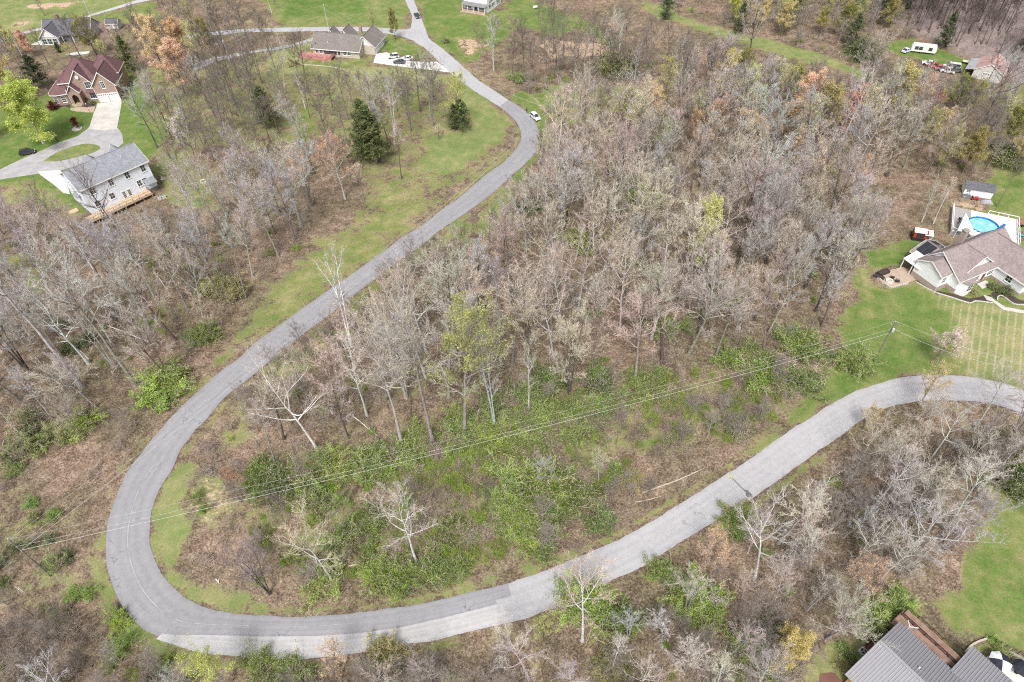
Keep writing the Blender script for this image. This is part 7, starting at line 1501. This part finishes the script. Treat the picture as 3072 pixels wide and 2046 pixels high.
def wire(a, b, sag, r, label):
    n = 26; c = bpy.data.curves.new('overhead_wire', 'CURVE'); pts = []
    m = MB(); m.tube([(a[0]+(b[0]-a[0])*i/n, a[1]+(b[1]-a[1])*i/n, a[2]+(b[2]-a[2])*i/n-4*sag*(i/n)*(1-i/n)) for i in range(n+1)], r, 5); bpy.data.curves.remove(c)
    return tag(m.build('overhead_wire', CABLE), label, 'wire', 'overhead wires')
def span(A, B, sag, names, drops=(0.2, -2.1, -3.4), rad=(0.010, 0.014, 0.024)):
    for d, r, nm in zip(drops, rad, names): wire((A[0], A[1], A[2]+d), (B[0], B[1], B[2]+d), sag*(1+0.1*d/3), r, nm)
span(PL, PR, 2.6, ('topmost thin wire across the hairpin clearing', 'middle thin wire across the hairpin clearing', 'thick lowest cable across the hairpin clearing'))
span(PL, PF, 3.6, ('topmost wire from the left pole along the road', 'middle wire from the left pole along the road', 'thick lowest cable from the left pole along the road'))
span(PF, PT, 2.0, ('upper wire running up from the white car pole', 'lower wire running up from the white car pole'), (0.2, -2.0), (0.012, 0.018))
wire((PR[0], PR[1], PR[2]-1.8), (*P(2990,1150), 5.0), 1.2, 0.02, 'service wire dropping right from the lawn pole'); wire((PR[0], PR[1], PR[2]+0.2), (*P(3200,1250), 11), 1.5, 0.014, 'thin wire leaving the lawn pole to the right')
# ================================================================ small things
t = thing('mailbox', (*P(*zA(455,1495)), 0), 0.3, 'black mailbox on a post beside the brick house drive', 'mailbox'); MB().box(-0.07, 0.07, -0.07, 0.07, 0, 1.1).build('post', BLACKP, t); m = MB(); m.extr([(-0.28, y, z) for y, z in ((-0.16, 1.1), (0.16, 1.1), (0.16, 1.3), (0.1, 1.42), (-0.1, 1.42), (-0.16, 1.3))], (0.56, 0, 0)); m.build('box', BLACKP, t); MB().box(-0.15, 0.15, -0.13, 0.13, 0.0, 0.05).build('base', BLACKP, t)
t = thing('lamp_post', (*P(*zA(920,1045)), 0), 0, 'black lamp post with white lantern in front of the brick house', 'lamp post'); m = MB(); m.tube([(0, 0, 0), (0, 0, 0.3), (0, 0, 2.4)], [0.09, 0.05, 0.04], 8); m.build('post', BLACKP, t); m = MB(); m.lathe([(0.08, 2.4), (0.16, 2.75), (0.03, 2.95)], 8); m.build('lantern', LAMP, t)
xy = P(*zA(745,1308)); t = thing('planting_ring', (*xy, 0), 0, 'round stone-edged bed on the brick house lawn', 'garden bed')
for i in range(22): a = 2*math.pi*i/22; b = MB().box(-0.2, 0.2, -0.12, 0.12, 0, 0.22).build('stone', plain('edging', (0.52, 0.49, 0.44), 0.9), t); b.location = (1.5*math.cos(a), 1.5*math.sin(a), 0); b.rotation_euler = (0, 0, a+math.pi/2)
MB().lathe([(0.01, 0), (1.45, 0), (1.4, 0.1), (0.01, 0.16)], 20).build('gravel', CONC, t)
t = thing('fire_ring', (*P(612,545), 0), 0, 'white stone ring on the grass right of the blue-grey house', 'fire ring')
for i in range(12): a = 2*math.pi*i/12; b = MB().box(-0.25, 0.25, -0.14, 0.14, 0, 0.35).build('block', plain('white_block', (0.68, 0.66, 0.63), 0.9), t); b.location = (0.9*math.cos(a), 0.9*math.sin(a), 0); b.rotation_euler = (0, 0, a+math.pi/2)
def ac_unit(px, z, deg, label, c=(0.52, 0.58, 0.54), s=0.85):
    t = thing('air_conditioner', (*P(*px), z), math.radians(deg), label, 'air conditioner'); m = MB(); m.box(-s/2, s/2, -s/2, s/2, 0.05, 0.85*s+0.05); m.build('cabinet', plain('ac_%d' % int(c[1]*100), c, 0.5), t, bevel=0.04); MB().box(-s/2-0.08, s/2+0.08, -s/2-0.08, s/2+0.08, 0, 0.045).build('pad', CONC, t)
    m = MB(); m.lathe([(0.01, 0), (s*0.40, 0), (s*0.40, 0.03), (0.01, 0.03)], 18); o = m.build('fan_grille', BLACKP, t); o.location = (0, 0, 0.85*s+0.052)
    for i in range(3): a = i*2.094; b = MB().box(0.05, s*0.36, -0.07, 0.07, 0, 0.015).build('fan_blade', STEEL, o); b.location = (0, 0, 0.032); b.rotation_euler = (0, 0, a)
ac_unit(zB(1765,1065), 0, 46, 'pale green cooling unit at the blue-grey house corner, left one'); ac_unit(zB(1828,1045), 0, 46, 'pale green cooling unit at the blue-grey house corner, right one')
ac_unit(zE(415,520), 0, -56, 'white cooling unit with round fan beside the metal-roofed house', (0.66, 0.67, 0.68), 1.15)
# pool, deck and shade sail
cx_, cy_ = P(*zD(1770,300)); yd = thing('pool_deck', (cx_, cy_, 0), math.radians(-27), 'white deck with white railing around the round pool', 'deck'); PD = plain('pool_deck_white', (0.60, 0.585, 0.57), 0.7, 0.10)
PRAD = 3.7; PDG = plain('weathered_deck', (0.34, 0.325, 0.315), 0.8, 0.15)
for i in range(26):
    y0_ = -6.0+i*0.46; ym_ = y0_+0.22
    cuts = [(-7.5, 8.0)]
    if abs(ym_) < PRAD+0.1: w_ = math.sqrt((PRAD+0.12)**2-ym_**2); cuts = [(-7.5, -w_), (w_, 8.0)]
    for (a, b) in cuts:
        if a < -3.0 and b > -3.0: cut2 = [(a, -3.0), (-2.996, b)]
        else: cut2 = [(a, b)]
        for (c0, c1) in cut2: MB().box(c0, c1, y0_, y0_+0.44, 1.0, 1.06).build('deck_board', PDG if c1 <= -2.9 else PD, yd)
sk = MB(); sk.box(-7.5, 8.0, -6.06, -6.005, 0, 1.0); sk.box(-7.56, -7.505, -6, 5.9, 0, 1.0); sk.box(8.005, 8.06, -6, 5.9, 0, 1.0); sk.box(-7.5, 8.0, 5.965, 6.02, 0, 1.0); sk.build('skirt', PDG, yd)
railing(yd, [(-7.4, -5.9), (-7.4, 5.85)], 1.06, WHITE, 1.05, 2.2, bal=False, rail=0.12); railing(yd, [(1.0, 5.85), (7.9, 5.85), (7.9, -5.9)], 1.06, WHITE, 1.05, 2.2, bal=False, rail=0.14); railing(yd, [(-7.4, -5.9), (-1.0, -5.9)], 1.06, WHITE, 1.05, 2.2, bal=False, rail=0.12)
pool = thing('swimming_pool', (cx_, cy_, 0), 0, 'round above-ground pool with bright blue liner', 'pool'); m = MB(); k = 40
ring = lambda r, z: [(r*math.cos(2*math.pi*i/k), r*math.sin(2*math.pi*i/k), z) for i in range(k)]
m.add(ring(PRAD, 1.15)+ring(PRAD-0.12, 1.15)+ring(PRAD-0.15, 0.1)+ring(PRAD, 0), [(j*k+i, j*k+(i+1) % k, ((j+1) % 4)*k+(i+1) % k, ((j+1) % 4)*k+i) for j in range(4) for i in range(k)]); m.build('liner', plain('pool_liner', (0.015, 0.17, 0.48), 0.5, 0.15), pool)
wm, nt, b = new_mat('pool_water'); n_ = noise(nt, opos(nt), 0.9, 4, 0.6); nt.links.new(ramp(nt, n_, [(0.3, (0.12, 0.42, 0.62)), (0.55, (0.25, 0.60, 0.75)), (0.75, (0.50, 0.78, 0.86))]), b.inputs['Base Color']); b.inputs['Roughness'].default_value = 0.12; b.inputs['Specular IOR Level'].default_value = 0.6; bump(nt, b, noise(nt, opos(nt), 3.0, 3, 0.5), 0.3, 0.05)
m = MB(); m.lathe([(0.01, 0.3), (PRAD-0.15, 0.3), (PRAD-0.15, 0.72), (0.01, 0.72)], 40); m.build('water', wm, pool)
sx_, sy_ = P(*zD(1550,75), 5.0); s = thing('shade_sail', (sx_, sy_, 0), 0, 'pale triangular shade sail rising over the pool', 'shade sail')
def sail(a, b, c, n=10):
    V_ = []; ix = {}
    for i in range(n+1):
        for j in range(n+1-i):
            u, v = i/n, j/n; w_ = 1-u-v; p = Vector(a)*w_+Vector(b)*u+Vector(c)*v; e = u*v*w_*27; p.z -= 0.25*e
            pull = (u*v+v*w_+u*w_)-3*u*v*w_; cen = (Vector(a)+Vector(b)+Vector(c))/3; p = p.lerp(cen, 0.16*pull*(1-e)); ix[i, j] = len(V_); V_.append(tuple(p))
    F_ = []
    for i in range(n):
        for j in range(n-i):
            F_.append((ix[i, j], ix[i+1, j], ix[i, j+1]))
            if j < n-i-1: F_.append((ix[i+1, j], ix[i+1, j+1], ix[i, j+1]))
    m = MB(); m.add(V_, F_); return m
def rel(px, z): x, y = P(*px, z); return (x-sx_, y-sy_, z)
sb, sc_ = rel(zD(1430,330), 2.2), rel(zD(1700,400), 2.6)
o = sail((0, 0, 5.0), sb, sc_).build('cloth', plain('sail_cloth', (0.66, 0.70, 0.74), 0.7, 0.05), s, True); so = o.modifiers.new('thickness', 'SOLIDIFY'); so.thickness = 0.03
MB().tube([(0, 0.02, 0), (0, 0.02, 5.1)], 0.06, 8).build('pole', WHITE, s); MB().tube([(sb[0], sb[1], 0), (sb[0], sb[1], 2.1)], 0.06, 8).build('pole', WHITE, s); MB().tube([(sc_[0], sc_[1], 0), (sc_[0], sc_[1], 3.1)], 0.06, 8).build('pole', WHITE, s)
# closed blue parasol and lounge chairs on the pool deck
t = thing('blue_lounge', (*P(*zD(2030,300), 1.06), 1.06), 0.5, 'blue folded lounge cushions on the pool deck', 'lounge'); BL = plain('blue_fabric', (0.035, 0.13, 0.33), 0.8)
m = MB(); m.slab([(-0.9, -0.35, 0.4), (0.4, -0.35, 0.4), (0.4, 0.35, 0.4), (-0.9, 0.35, 0.4)], 0.1); m.build('seat', BL, t); m = MB(); m.slab([(0.4, -0.35, 0.4), (1.1, -0.35, 0.95), (1.1, 0.35, 0.95), (0.4, 0.35, 0.4)], 0.1); m.build('backrest', BL, t)
for x in (-0.8, 0.3):
    for y in (-0.3, 0.3): MB().bar((x, y, 0), (x, y, 0.32), 0.05).build('leg', BLACKP, t)
def chair(px, z, deg, label, mat, w=0.65, group=None):
    t = thing('patio_chair', (*P(*px, z), z), math.radians(deg), label, 'chair', group); MB().box(-w/2, w/2, -w/2, w/2, 0.38, 0.46).build('seat', mat, t); MB().slab([(-w/2, w/2-0.05, 0.46), (w/2, w/2-0.05, 0.46), (w/2, w/2+0.2, 1.0), (-w/2, w/2+0.2, 1.0)], 0.07).build('backrest', mat, t)
    for s in (-1, 1): MB().box(s*w/2-0.05, s*w/2+0.05, -w/2, w/2, 0.6, 0.66).build('armrest', mat, t)
    for x in (-1, 1):
        for y in (-1, 1): MB().bar((x*(w/2-0.04), y*(w/2-0.04), 0), (x*(w/2-0.04), y*(w/2-0.04), 0.38), 0.06).build('leg', mat, t)
DK = plain('dark_wicker', (0.055, 0.045, 0.045), 0.8)
chair(zD(530,990), 0.1, 150, 'dark chair above the patio fire pit', DK, 0.85); chair(zD(605,1040), 0.1, 70, 'dark chair right of the patio fire pit', DK, 0.85)
chair(zD(1480,190), 1.06, 100, 'black chair on the pool deck by the sail pole', DK, 0.9); chair(zD(1480,235), 1.06, 100, 'second black chair nearer the house on the pool deck', DK, 0.9)
t = thing('fire_pit', (*P(*zD(490,1035)), 0.1), 0, 'round white stone fire pit on the patio', 'fire pit')
for i in range(14): a = 2*math.pi*i/14; b = MB().box(-0.17, 0.17, -0.12, 0.12, 0, 0.45).build('block', MATS['white_block'], t); b.location = (0.72*math.cos(a), 0.72*math.sin(a), 0); b.rotation_euler = (0, 0, a+math.pi/2)
def planter(px, deg, Lx, Ly, hh, label):
    t = thing('planter_box', (*P(*px), 0.1), math.radians(deg), label, 'planter')
    for (a, b, c, d, nm) in ((-Lx/2, Lx/2, -Ly/2, -Ly/2+0.1, 'side'), (-Lx/2, Lx/2, Ly/2-0.1, Ly/2, 'side'), (-Lx/2, -Lx/2+0.1, -Ly/2+0.1, Ly/2-0.1, 'end'), (Lx/2-0.1, Lx/2, -Ly/2+0.1, Ly/2-0.1, 'end')): MB().box(a, b, c, d, 0, hh).build(nm, DK, t)
    MB().box(-Lx/2+0.1, Lx/2-0.1, -Ly/2+0.1, Ly/2-0.1, 0, hh*0.7).build('soil', MULCH, t)
planter(zD(405,925), 22, 3.0, 1.3, 0.7, 'long dark planter box at the far side of the patio'); planter(zD(350,985), -40, 2.4, 0.8, 0.6, 'short dark planter box at the left corner of the patio')
m = MB(); wl_ = [zD(280,945),zD(505,1128),zD(745,1065)]; t = thing('retaining_wall', (*P(*wl_[1]), 0), 0, 'low pale block wall edging the patio', 'wall')
for a, b in zip(wl_[:-1], wl_[1:]):
    A2, B2 = Vector(P(*a)), Vector(P(*b)); n = int((B2-A2).length/0.5)
    for i in range(n): c = A2.lerp(B2, (i+0.5)/n)-Vector(P(*wl_[1])); q = MB().box(-0.23, 0.23, -0.15, 0.15, 0, 0.42+0.04*random.random()).build('block', MATS['edging'], t); q.location = (c.x, c.y, 0); q.rotation_euler = (0, 0, math.atan2(B2.y-A2.y, B2.x-A2.x))
# stone block wall and fence beside the lower patio
wl_ = [zE(1650,500),zE(1720,430),zE(1800,385),zE(1920,345)]; t = thing('stone_wall', (*P(*wl_[0]), 0), 0, 'curved wall of pale stone blocks beside the lower lawn', 'wall'); o0 = Vector(P(*wl_[0]))
cw = catmull([P(*p) for p in wl_], 5)
for i, p in enumerate(cw[:-1]): d_ = cw[i+1]-p; q = MB().box(-0.22, 0.22, -0.14, 0.14, 0, 0.4+0.05*(i % 2)).build('block', plain('pale_stone', (0.50, 0.45, 0.36), 0.9, 0.25), t); q.location = (p[0]-o0.x, p[1]-o0.y, 0); q.rotation_euler = (0, 0, math.atan2(d_[1], d_[0])+0.15*random.uniform(-1, 1))
wl_ = [zE(1920,345),zE(2120,450),zE(2355,560),zE(2600,690)]; t = thing('wire_fence', (*P(*wl_[0]), 0), 0, 'dark wire fence on a stone kerb beside the lower right patio', 'fence'); o0 = Vector(P(*wl_[0])); pts = [Vector(P(*p))-o0 for p in wl_]
for a, b in zip(pts[:-1], pts[1:]):
    for zz in (0.5, 0.85, 1.2): MB().bar((a.x, a.y, zz), (b.x, b.y, zz), 0.03).build('rail', BLACKP, t)
    n = 3
    for i in range(n): c = a.lerp(b, i/n); MB().bar((c.x, c.y, 0), (c.x, c.y, 1.25), 0.07).build('post', BLACKP, t)
    MB().bar((a.x, a.y-0.5, 0.12), (b.x, b.y-0.5, 0.12), 0.4, 0.25).build('kerb', STONE, t)
def parasol(px, label, r=1.6, stripes=True):
    x, y = P(*px, 2.0); t = thing('patio_umbrella', (x, y, 0.06), 0.4, label, 'umbrella'); MB().tube([(0, 0, 0), (0, 0, 2.45)], 0.04, 8).build('pole', STEEL, t); MB().lathe([(0.3, 0), (0.3, 0.08), (0.06, 0.12)], 12).build('base', BLACKP, t); k = 8
    for i in range(k):
        a, b = 2*math.pi*i/k, 2*math.pi*(i+1)/k; m = MB(); m.slab([(0.02*math.cos(a), 0.02*math.sin(a), 2.5), (r*0.6*math.cos(a), r*0.6*math.sin(a), 2.25), (r*math.cos(a), r*math.sin(a), 1.85), (r*math.cos(b), r*math.sin(b), 1.85), (r*0.6*math.cos(b), r*0.6*math.sin(b), 2.25)], 0.02)
        m.build('canopy_panel', plain('white_canvas', (0.70, 0.72, 0.76), 0.8) if (stripes and i in (1, 2, 5, 6)) else plain('black_canvas', (0.025, 0.028, 0.04), 0.8), t)
parasol(zE(2080,610), 'black and white patio umbrella on the rounded patio'); parasol(zE(2340,690), 'dark patio umbrella at the right edge of the rounded patio', 1.4, False)
t = thing('round_table', (*P(*zE(1150,455), 3.4), 2.69), 0, 'grey round table on the brown deck', 'table'); MB().lathe([(0.02, 0.7), (0.75, 0.7), (0.75, 0.75), (0.02, 0.75)], 20).build('top', STEEL, t); MB().tube([(0, 0, 0), (0, 0, 0.7)], 0.06, 8).build('leg', BLACKP, t); MB().lathe([(0.35, 0), (0.3, 0.05)], 12).build('base', BLACKP, t)
chair(zE(1250,545), 2.69, 30, 'dark chair beside the round deck table', DK, 0.7); chair(zE(1440,700), 2.69, 200, 'dark chair at the lower end of the brown deck', DK, 0.8)
# red playhouse by the wood edge
t = thing('red_playhouse', (*P(*zD(900,440)), 0), math.radians(-18), 'small red playhouse with pale roof slabs at the wood edge', 'playhouse'); RP = plain('barn_red', (0.33, 0.055, 0.03), 0.7)
MB().box(-1.9, 1.6, -1.2, 1.4, 0, 0.9).build('base', BLACKP, t); box_wall(t, -1.8, 1.5, -1.1, 1.3, 0.905, 2.6, RP); window(t, Face((-1.8, -1.1), (1, 0), (0, -1)), 0.8, 1.4, 1.5, 0.7, 2, 1, frame=BLACKP)
MB().slab([(-2.0, -1.3, 2.62), (1.0, -1.3, 2.62), (1.0, 0.3, 3.1), (-2.0, 0.3, 3.1)], 0.08).build('roof', plain('pale_sheet', (0.62, 0.62, 0.63), 0.5), t); MB().slab([(0.6, -1.4, 2.2), (2.6, -1.4, 2.2), (2.6, 0.6, 2.7), (0.6, 0.6, 2.7)], 0.08).build('roof', MATS['pale_sheet'], t)
ld = MB()
for y in (-1.0, -0.3): ld.bar((2.0, y, 0), (2.8, y, 2.2), 0.08)
for i in range(5): ld.bar((2.1+0.15*i, -1.0, 0.4+0.4*i), (2.1+0.15*i, -0.3, 0.4+0.4*i), 0.06)
ld.build('ladder', WHITE, t)
for x in (1.7, 2.5): MB().bar((x, 0.5, 0), (x, 0.5, 2.5), 0.1).build('post', WHITE, t)
# turquoise boat by the pool and long pale beam
t = thing('kayak', (*P(*zD(2270,395)), 0), math.radians(-28), 'turquoise kayak on the mulch right of the pool deck', 'kayak'); m = MB(); m.tube([(-1.8, 0, 0.3), (-1.2, 0, 0.26), (0, 0, 0.24), (1.2, 0, 0.26), (1.8, 0, 0.3)], [0.03, 0.22, 0.32, 0.22, 0.03], 10); m.build('hull', paint('turquoise', (0.03, 0.33, 0.33)), t, True); MB().lathe([(0.01, 0), (0.3, 0), (0.27, 0.05), (0.01, 0.05)], 14).build('cockpit', BLACKP, t).location = (0, 0, 0.52)
# white bench swing on the meadow, white propane tank on the lawn at the top
t = thing('gas_tank', (*P(*zG(1745,170)), 0), math.radians(10), 'white gas tank on the lawn right of the white farmhouse', 'tank'); m = MB(); m.tube([(-1.1, 0, 0.75), (-0.9, 0, 0.75), (0.9, 0, 0.75), (1.1, 0, 0.75)], [0.2, 0.48, 0.48, 0.2], 12); m.build('vessel', paint('tank_white', (0.78, 0.78, 0.77)), t, True)
for x in (-0.6, 0.6): MB().box(x-0.08, x+0.08, -0.3, 0.3, 0, 0.4).build('leg', STEEL, t)
MB().lathe([(0.15, 1.2), (0.15, 1.35), (0.02, 1.4)], 10).build('valve_cap', STEEL, t)
# marker stakes by the left pole
for i, (px, top) in enumerate([(b1(163,955), 'left'), (b1(182,960), 'right')]): x, y = P(*px); tag(MB().box(-0.05, 0.05, -0.05, 0.05, 0, 2.2).build('marker_stake', WHITE), f'{top} one of two white marker stakes below the left pole', 'stake', 'white marker stakes').location = (x, y, gz(x, y)-0.1)
# fallen logs
def log(a, b, r, label, c=(0.42, 0.36, 0.30)):
    A2, B2 = P(*a), P(*b); z0, z1 = gz(*A2)+r, gz(*B2)+r; L = math.dist(A2, B2); n = 6; pts = []
    for i in range(n+1): u = i/n; x, y = A2[0]+(B2[0]-A2[0])*u+0.02*L*math.sin(u*5), A2[1]+(B2[1]-A2[1])*u+0.02*L*math.cos(u*4); pts.append((x, y, z0+(z1-z0)*u+0.1*random.random()))
    t = thing('fallen_log', (A2[0], A2[1], z0-r), 0, label, 'log', 'fallen logs'); m = MB(); m.tube([(p[0]-A2[0], p[1]-A2[1], p[2]-z0+r) for p in pts], list(np.linspace(r, r*0.45, n+1)), 7); m.build('stem', plain('log_%d' % int(c[0]*100), c, 0.9, 0.25), t, True)
    for i in (2, 3, 4, 5): p = pts[i]; MB().tube([(p[0]-A2[0], p[1]-A2[1], p[2]-z0+r), (p[0]-A2[0]+random.uniform(-1, 1), p[1]-A2[1]+random.uniform(-1, 1), p[2]-z0+r+random.uniform(0.3, 1.2))], [r*0.3, 0.01], 5).build('branch', MATS['log_%d' % int(c[0]*100)], t)
log(r5(1065,325), r5(1190,470), 0.16, 'straight pale log on the brown leaves left of the road', (0.50, 0.42, 0.34)); log(r5(590,450), r5(770,515), 0.2, 'dark curved log between leaning trunks', (0.13, 0.10, 0.085)); log(r5(1390,355), r5(1500,345), 0.14, 'grey log behind the olive juniper bush')
log(r5(740,695), r5(1090,800), 0.18, 'long pale forked branch lying in the left wood', (0.60, 0.56, 0.50)); log(r5(610,920), r5(380,700), 0.2, 'grey log lying uphill among the left trunks'); log(b3(900,275), b3(1330,95), 0.2, 'long pale fallen tree pointing at the lower road', (0.42, 0.36, 0.29)); log(b3(850,335), b3(1040,285), 0.14, 'short pale fallen stem below the long fallen tree', (0.40, 0.34, 0.28))
log(r6(650,1300), r6(850,1440), 0.13, 'thin whitish fallen stem on the inside of the hairpin', (0.62, 0.58, 0.50)); log(b1(1490,860), b1(1515,890), 0.12, 'short white stick on the hairpin grass', (0.66, 0.62, 0.56)); log(r6(640,830), r6(780,1020), 0.13, 'straight grey pole-like log below the white twin tree', (0.45, 0.40, 0.34)); log(b2(640,780), b2(880,720), 0.12, 'bundle-like fallen crown in the clearing', (0.58, 0.50, 0.40))
# brush piles of cut branches
def brush_pile(px, r, hh, n, c, label):
    x, y = P(*px); rng = np.random.default_rng(int(px[0])); s = Soup(); a = rng.random(n)*6.283; q = np.abs(rng.normal(0, 0.55, n))*r; a = a+0.0*q;  z = rng.random(n)*hh*np.exp(-(q/r)**2*1.6)*(0.6+0.8*vnoise(q*np.cos(a)+30, q*np.sin(a)+30, 0.9, 4))+0.05
    A = np.column_stack([1.3*q*np.cos(a), 0.8*q*np.sin(a), z]); d = rng.normal(size=(n, 3))*np.array([1, 1, 0.25]); d = unit(d); L = rng.uniform(0.5, 1.6, n)[:, None]; Pm = np.stack([A-d*L/2, A, A+d*L/2], 1); Pm[:, :, 2] = np.abs(Pm[:, :, 2]); s.tubes(Pm, rng.uniform(0.012, 0.04, (n, 1))*np.array([[1, 0.9, 0.5]]), 4)
    t = thing('brush_pile', (x, y, gz(x, y)), 0, label, 'brush pile'); o = bpy.data.objects.new('branches', s.mesh('branches', TWIG)); link(o, t); o.color = (*c, 1); o['kind'] = 'stuff'; o['label'] = 'tangle of cut branches'
brush_pile(r5(1450,1530), 2.4, 1.6, 420, (0.30, 0.24, 0.21), 'dark heap of cut branches on the inside of the hairpin'); brush_pile(b1(1440,130), 2.2, 1.3, 360, (0.34, 0.28, 0.24), 'lower grey-brown branch heap on the inside of the hairpin'); brush_pile(b1(1590,130), 1.8, 1.0, 380, (0.38, 0.23, 0.15), 'rusty heap of dead leaves and branches beside the grey heap'); brush_pile(b1(1420,720), 2.2, 1.0, 330, (0.38, 0.30, 0.25), 'tangled branch pile at the edge of the hairpin grass'); brush_pile(r8(400,900), 2.2, 1.2, 260, (0.62, 0.54, 0.48), 'pale heap of cut branches under the wires near the lawn')
# timber fence beside the lane, white landscape edging
def rail_fence(px, label, mat, hh=1.1, step=2.4):
    pts = catmull([P(*p) for p in px], 3); o0 = pts[0]; t = thing('fence', (o0[0], o0[1], 0), 0, label, 'fence')
    for a, b in zip(pts[:-1], pts[1:]):
        for zz in (0.45, 0.95): MB().bar((*(a-o0), zz), (*(b-o0), zz), 0.05, 0.12).build('rail', mat, t)
        MB().bar((*(a-o0), 0), (*(a-o0), hh), 0.12).build('post', mat, t)
rail_fence([zK(2070,562), zK(1850,622), zK(1560,693), zK(1320,722)], 'low grey rail fence along the lane beside the ranch house', STONE)
def edging(px, label, mat, w=0.18, hh=0.16):
    pts = catmull([P(*p) for p in px], 5); o0 = pts[0]; t = thing('garden_edging', (o0[0], o0[1], 0), 0, label, 'edging')
    for a, b in zip(pts[:-1], pts[1:]):
        d_ = b-a; L = np.linalg.norm(d_); q = MB().box(-L/2+0.02, L/2-0.02, -w/2, w/2, 0, hh).build('block', mat, t); c = (a+b)/2-o0; q.location = (c[0], c[1], 0); q.rotation_euler = (0, 0, math.atan2(d_[1], d_[0]))
edging([zC(-10,640), zC(60,670), zC(180,715), zC(400,735), zC(600,755), zC(830,800)], 'long pale edging curving below the ranch house', MATS['edging'], 0.3)
edging([zD(860,1040), zD(1100,1172), zD(1340,1250), zD(1600,1330), zD(1690,1305), zD(1920,1330)], 'pale edging stones around the white house front bed', MATS['edging'], 0.25, 0.2); edging([zD(1985,1290), zD(1995,1245), zD(2060,1235), zD(2210,1342), zD(2355,1355)], 'pale edging stones around the bed right of the path', MATS['edging'], 0.25, 0.2)
edging([zE(420,455), zE(640,292), zE(840,135), zE(930,103), zE(1010,122), zE(1085,175)], 'dark edging around the red mulch bed', BLACKP, 0.1, 0.14)
# ================================================================ person beside the white car
def person(px, deg, label):
    x, y = P(*px); t = thing('person', (x, y, 0.05), math.radians(deg), label, 'person')
    J = {'pelvis': (0, 0, 0.95), 'waist': (0, 0, 1.10), 'chest': (0, 0.01, 1.34), 'neck': (0, 0.01, 1.50), 'head0': (0, 0.0, 1.58), 'head1': (0, -0.01, 1.70), 'top': (0, 0, 1.78)}
    rad = {'pelvis': 0.15, 'waist': 0.135, 'chest': 0.155, 'neck': 0.055, 'head0': 0.075, 'head1': 0.098, 'top': 0.06}; E_ = [('pelvis', 'waist'), ('waist', 'chest'), ('chest', 'neck'), ('neck', 'head0'), ('head0', 'head1'), ('head1', 'top')]
    for s, n in ((-1, 'l'), (1, 'r')):
        J.update({n+'sh': (s*0.18, 0.01, 1.42), n+'el': (s*0.25, 0.03, 1.16), n+'wr': (s*0.22, -0.10, 0.94), n+'ha': (s*0.20, -0.14, 0.86), n+'hip': (s*0.09, 0, 0.90), n+'kn': (s*0.11, -0.03, 0.50), n+'an': (s*0.12, 0.02, 0.09), n+'to': (s*0.13, -0.15, 0.04)})
        rad.update({n+'sh': 0.07, n+'el': 0.048, n+'wr': 0.034, n+'ha': 0.038, n+'hip': 0.10, n+'kn': 0.062, n+'an': 0.044, n+'to': 0.035}); E_ += [('chest', n+'sh'), (n+'sh', n+'el'), (n+'el', n+'wr'), (n+'wr', n+'ha'), ('pelvis', n+'hip'), (n+'hip', n+'kn'), (n+'kn', n+'an'), (n+'an', n+'to')]
        for q, (dx, dz, L) in enumerate(((-0.024, 0, 0.062), (-0.008, -0.006, 0.075), (0.010, -0.005, 0.07), (0.026, 0, 0.055))):
            a, b = f'{n}f{q}a', f'{n}f{q}b'; J[a] = (s*0.20+dx, -0.165, 0.84+dz); J[b] = (s*0.20+dx, -0.175, 0.84+dz-L); rad[a] = 0.010; rad[b] = 0.008; E_ += [(n+'ha', a), (a, b)]
        a = f'{n}th'; J[a] = (s*0.16, -0.17, 0.855); rad[a] = 0.010; E_.append((n+'ha', a))
    names = list(J); m = bpy.data.meshes.new('body'); m.from_pydata([J[n] for n in names], [(names.index(a), names.index(b)) for a, b in E_], []); o = bpy.data.objects.new('body', m); COL.objects.link(o)
    o.modifiers.new('skin', 'SKIN'); o.modifiers.new('sub', 'SUBSURF').levels = 1
    for i, n in enumerate(names): o.data.skin_vertices[0].data[i].radius = (rad[n], rad[n]*(0.78 if n in ('pelvis', 'waist', 'chest') else 1)); o.data.skin_vertices[0].data[i].use_root = (n == 'pelvis')
    dg = bpy.context.evaluated_depsgraph_get(); me = bpy.data.meshes.new_from_object(o.evaluated_get(dg)); bpy.data.objects.remove(o)
    me.materials.clear()
    for nm, c in (('skin', (0.45, 0.28, 0.20)), ('black_shirt', (0.02, 0.02, 0.022)), ('blue_jeans', (0.045, 0.06, 0.10)), ('dark_shoe', (0.03, 0.025, 0.025))): me.materials.append(plain(nm, c, 0.8))
    for f in me.polygons: z = f.center.z; f.material_index = 0 if (z > 1.5 or (abs(f.center.x) > 0.15 and z < 0.93)) else 1 if z > 0.95 else 2 if z > 0.1 else 3; f.use_smooth = True
    b = bpy.data.objects.new('body', me); link(b, t)
    hm = MB(); hm.lathe([(0.09, 1.66), (0.107, 1.72), (0.095, 1.79), (0.03, 1.825)], 12); hm.build('hair', plain('dark_hair', (0.03, 0.022, 0.018), 0.7), t, True)
    fm = MB(); fm.box(-0.012, 0.012, -0.125, -0.09, 1.64, 1.68); fm.build('nose', MATS['skin'], t)
    return t
person(zL(487,838), 30, 'person in dark clothes standing on the road edge behind the white car')
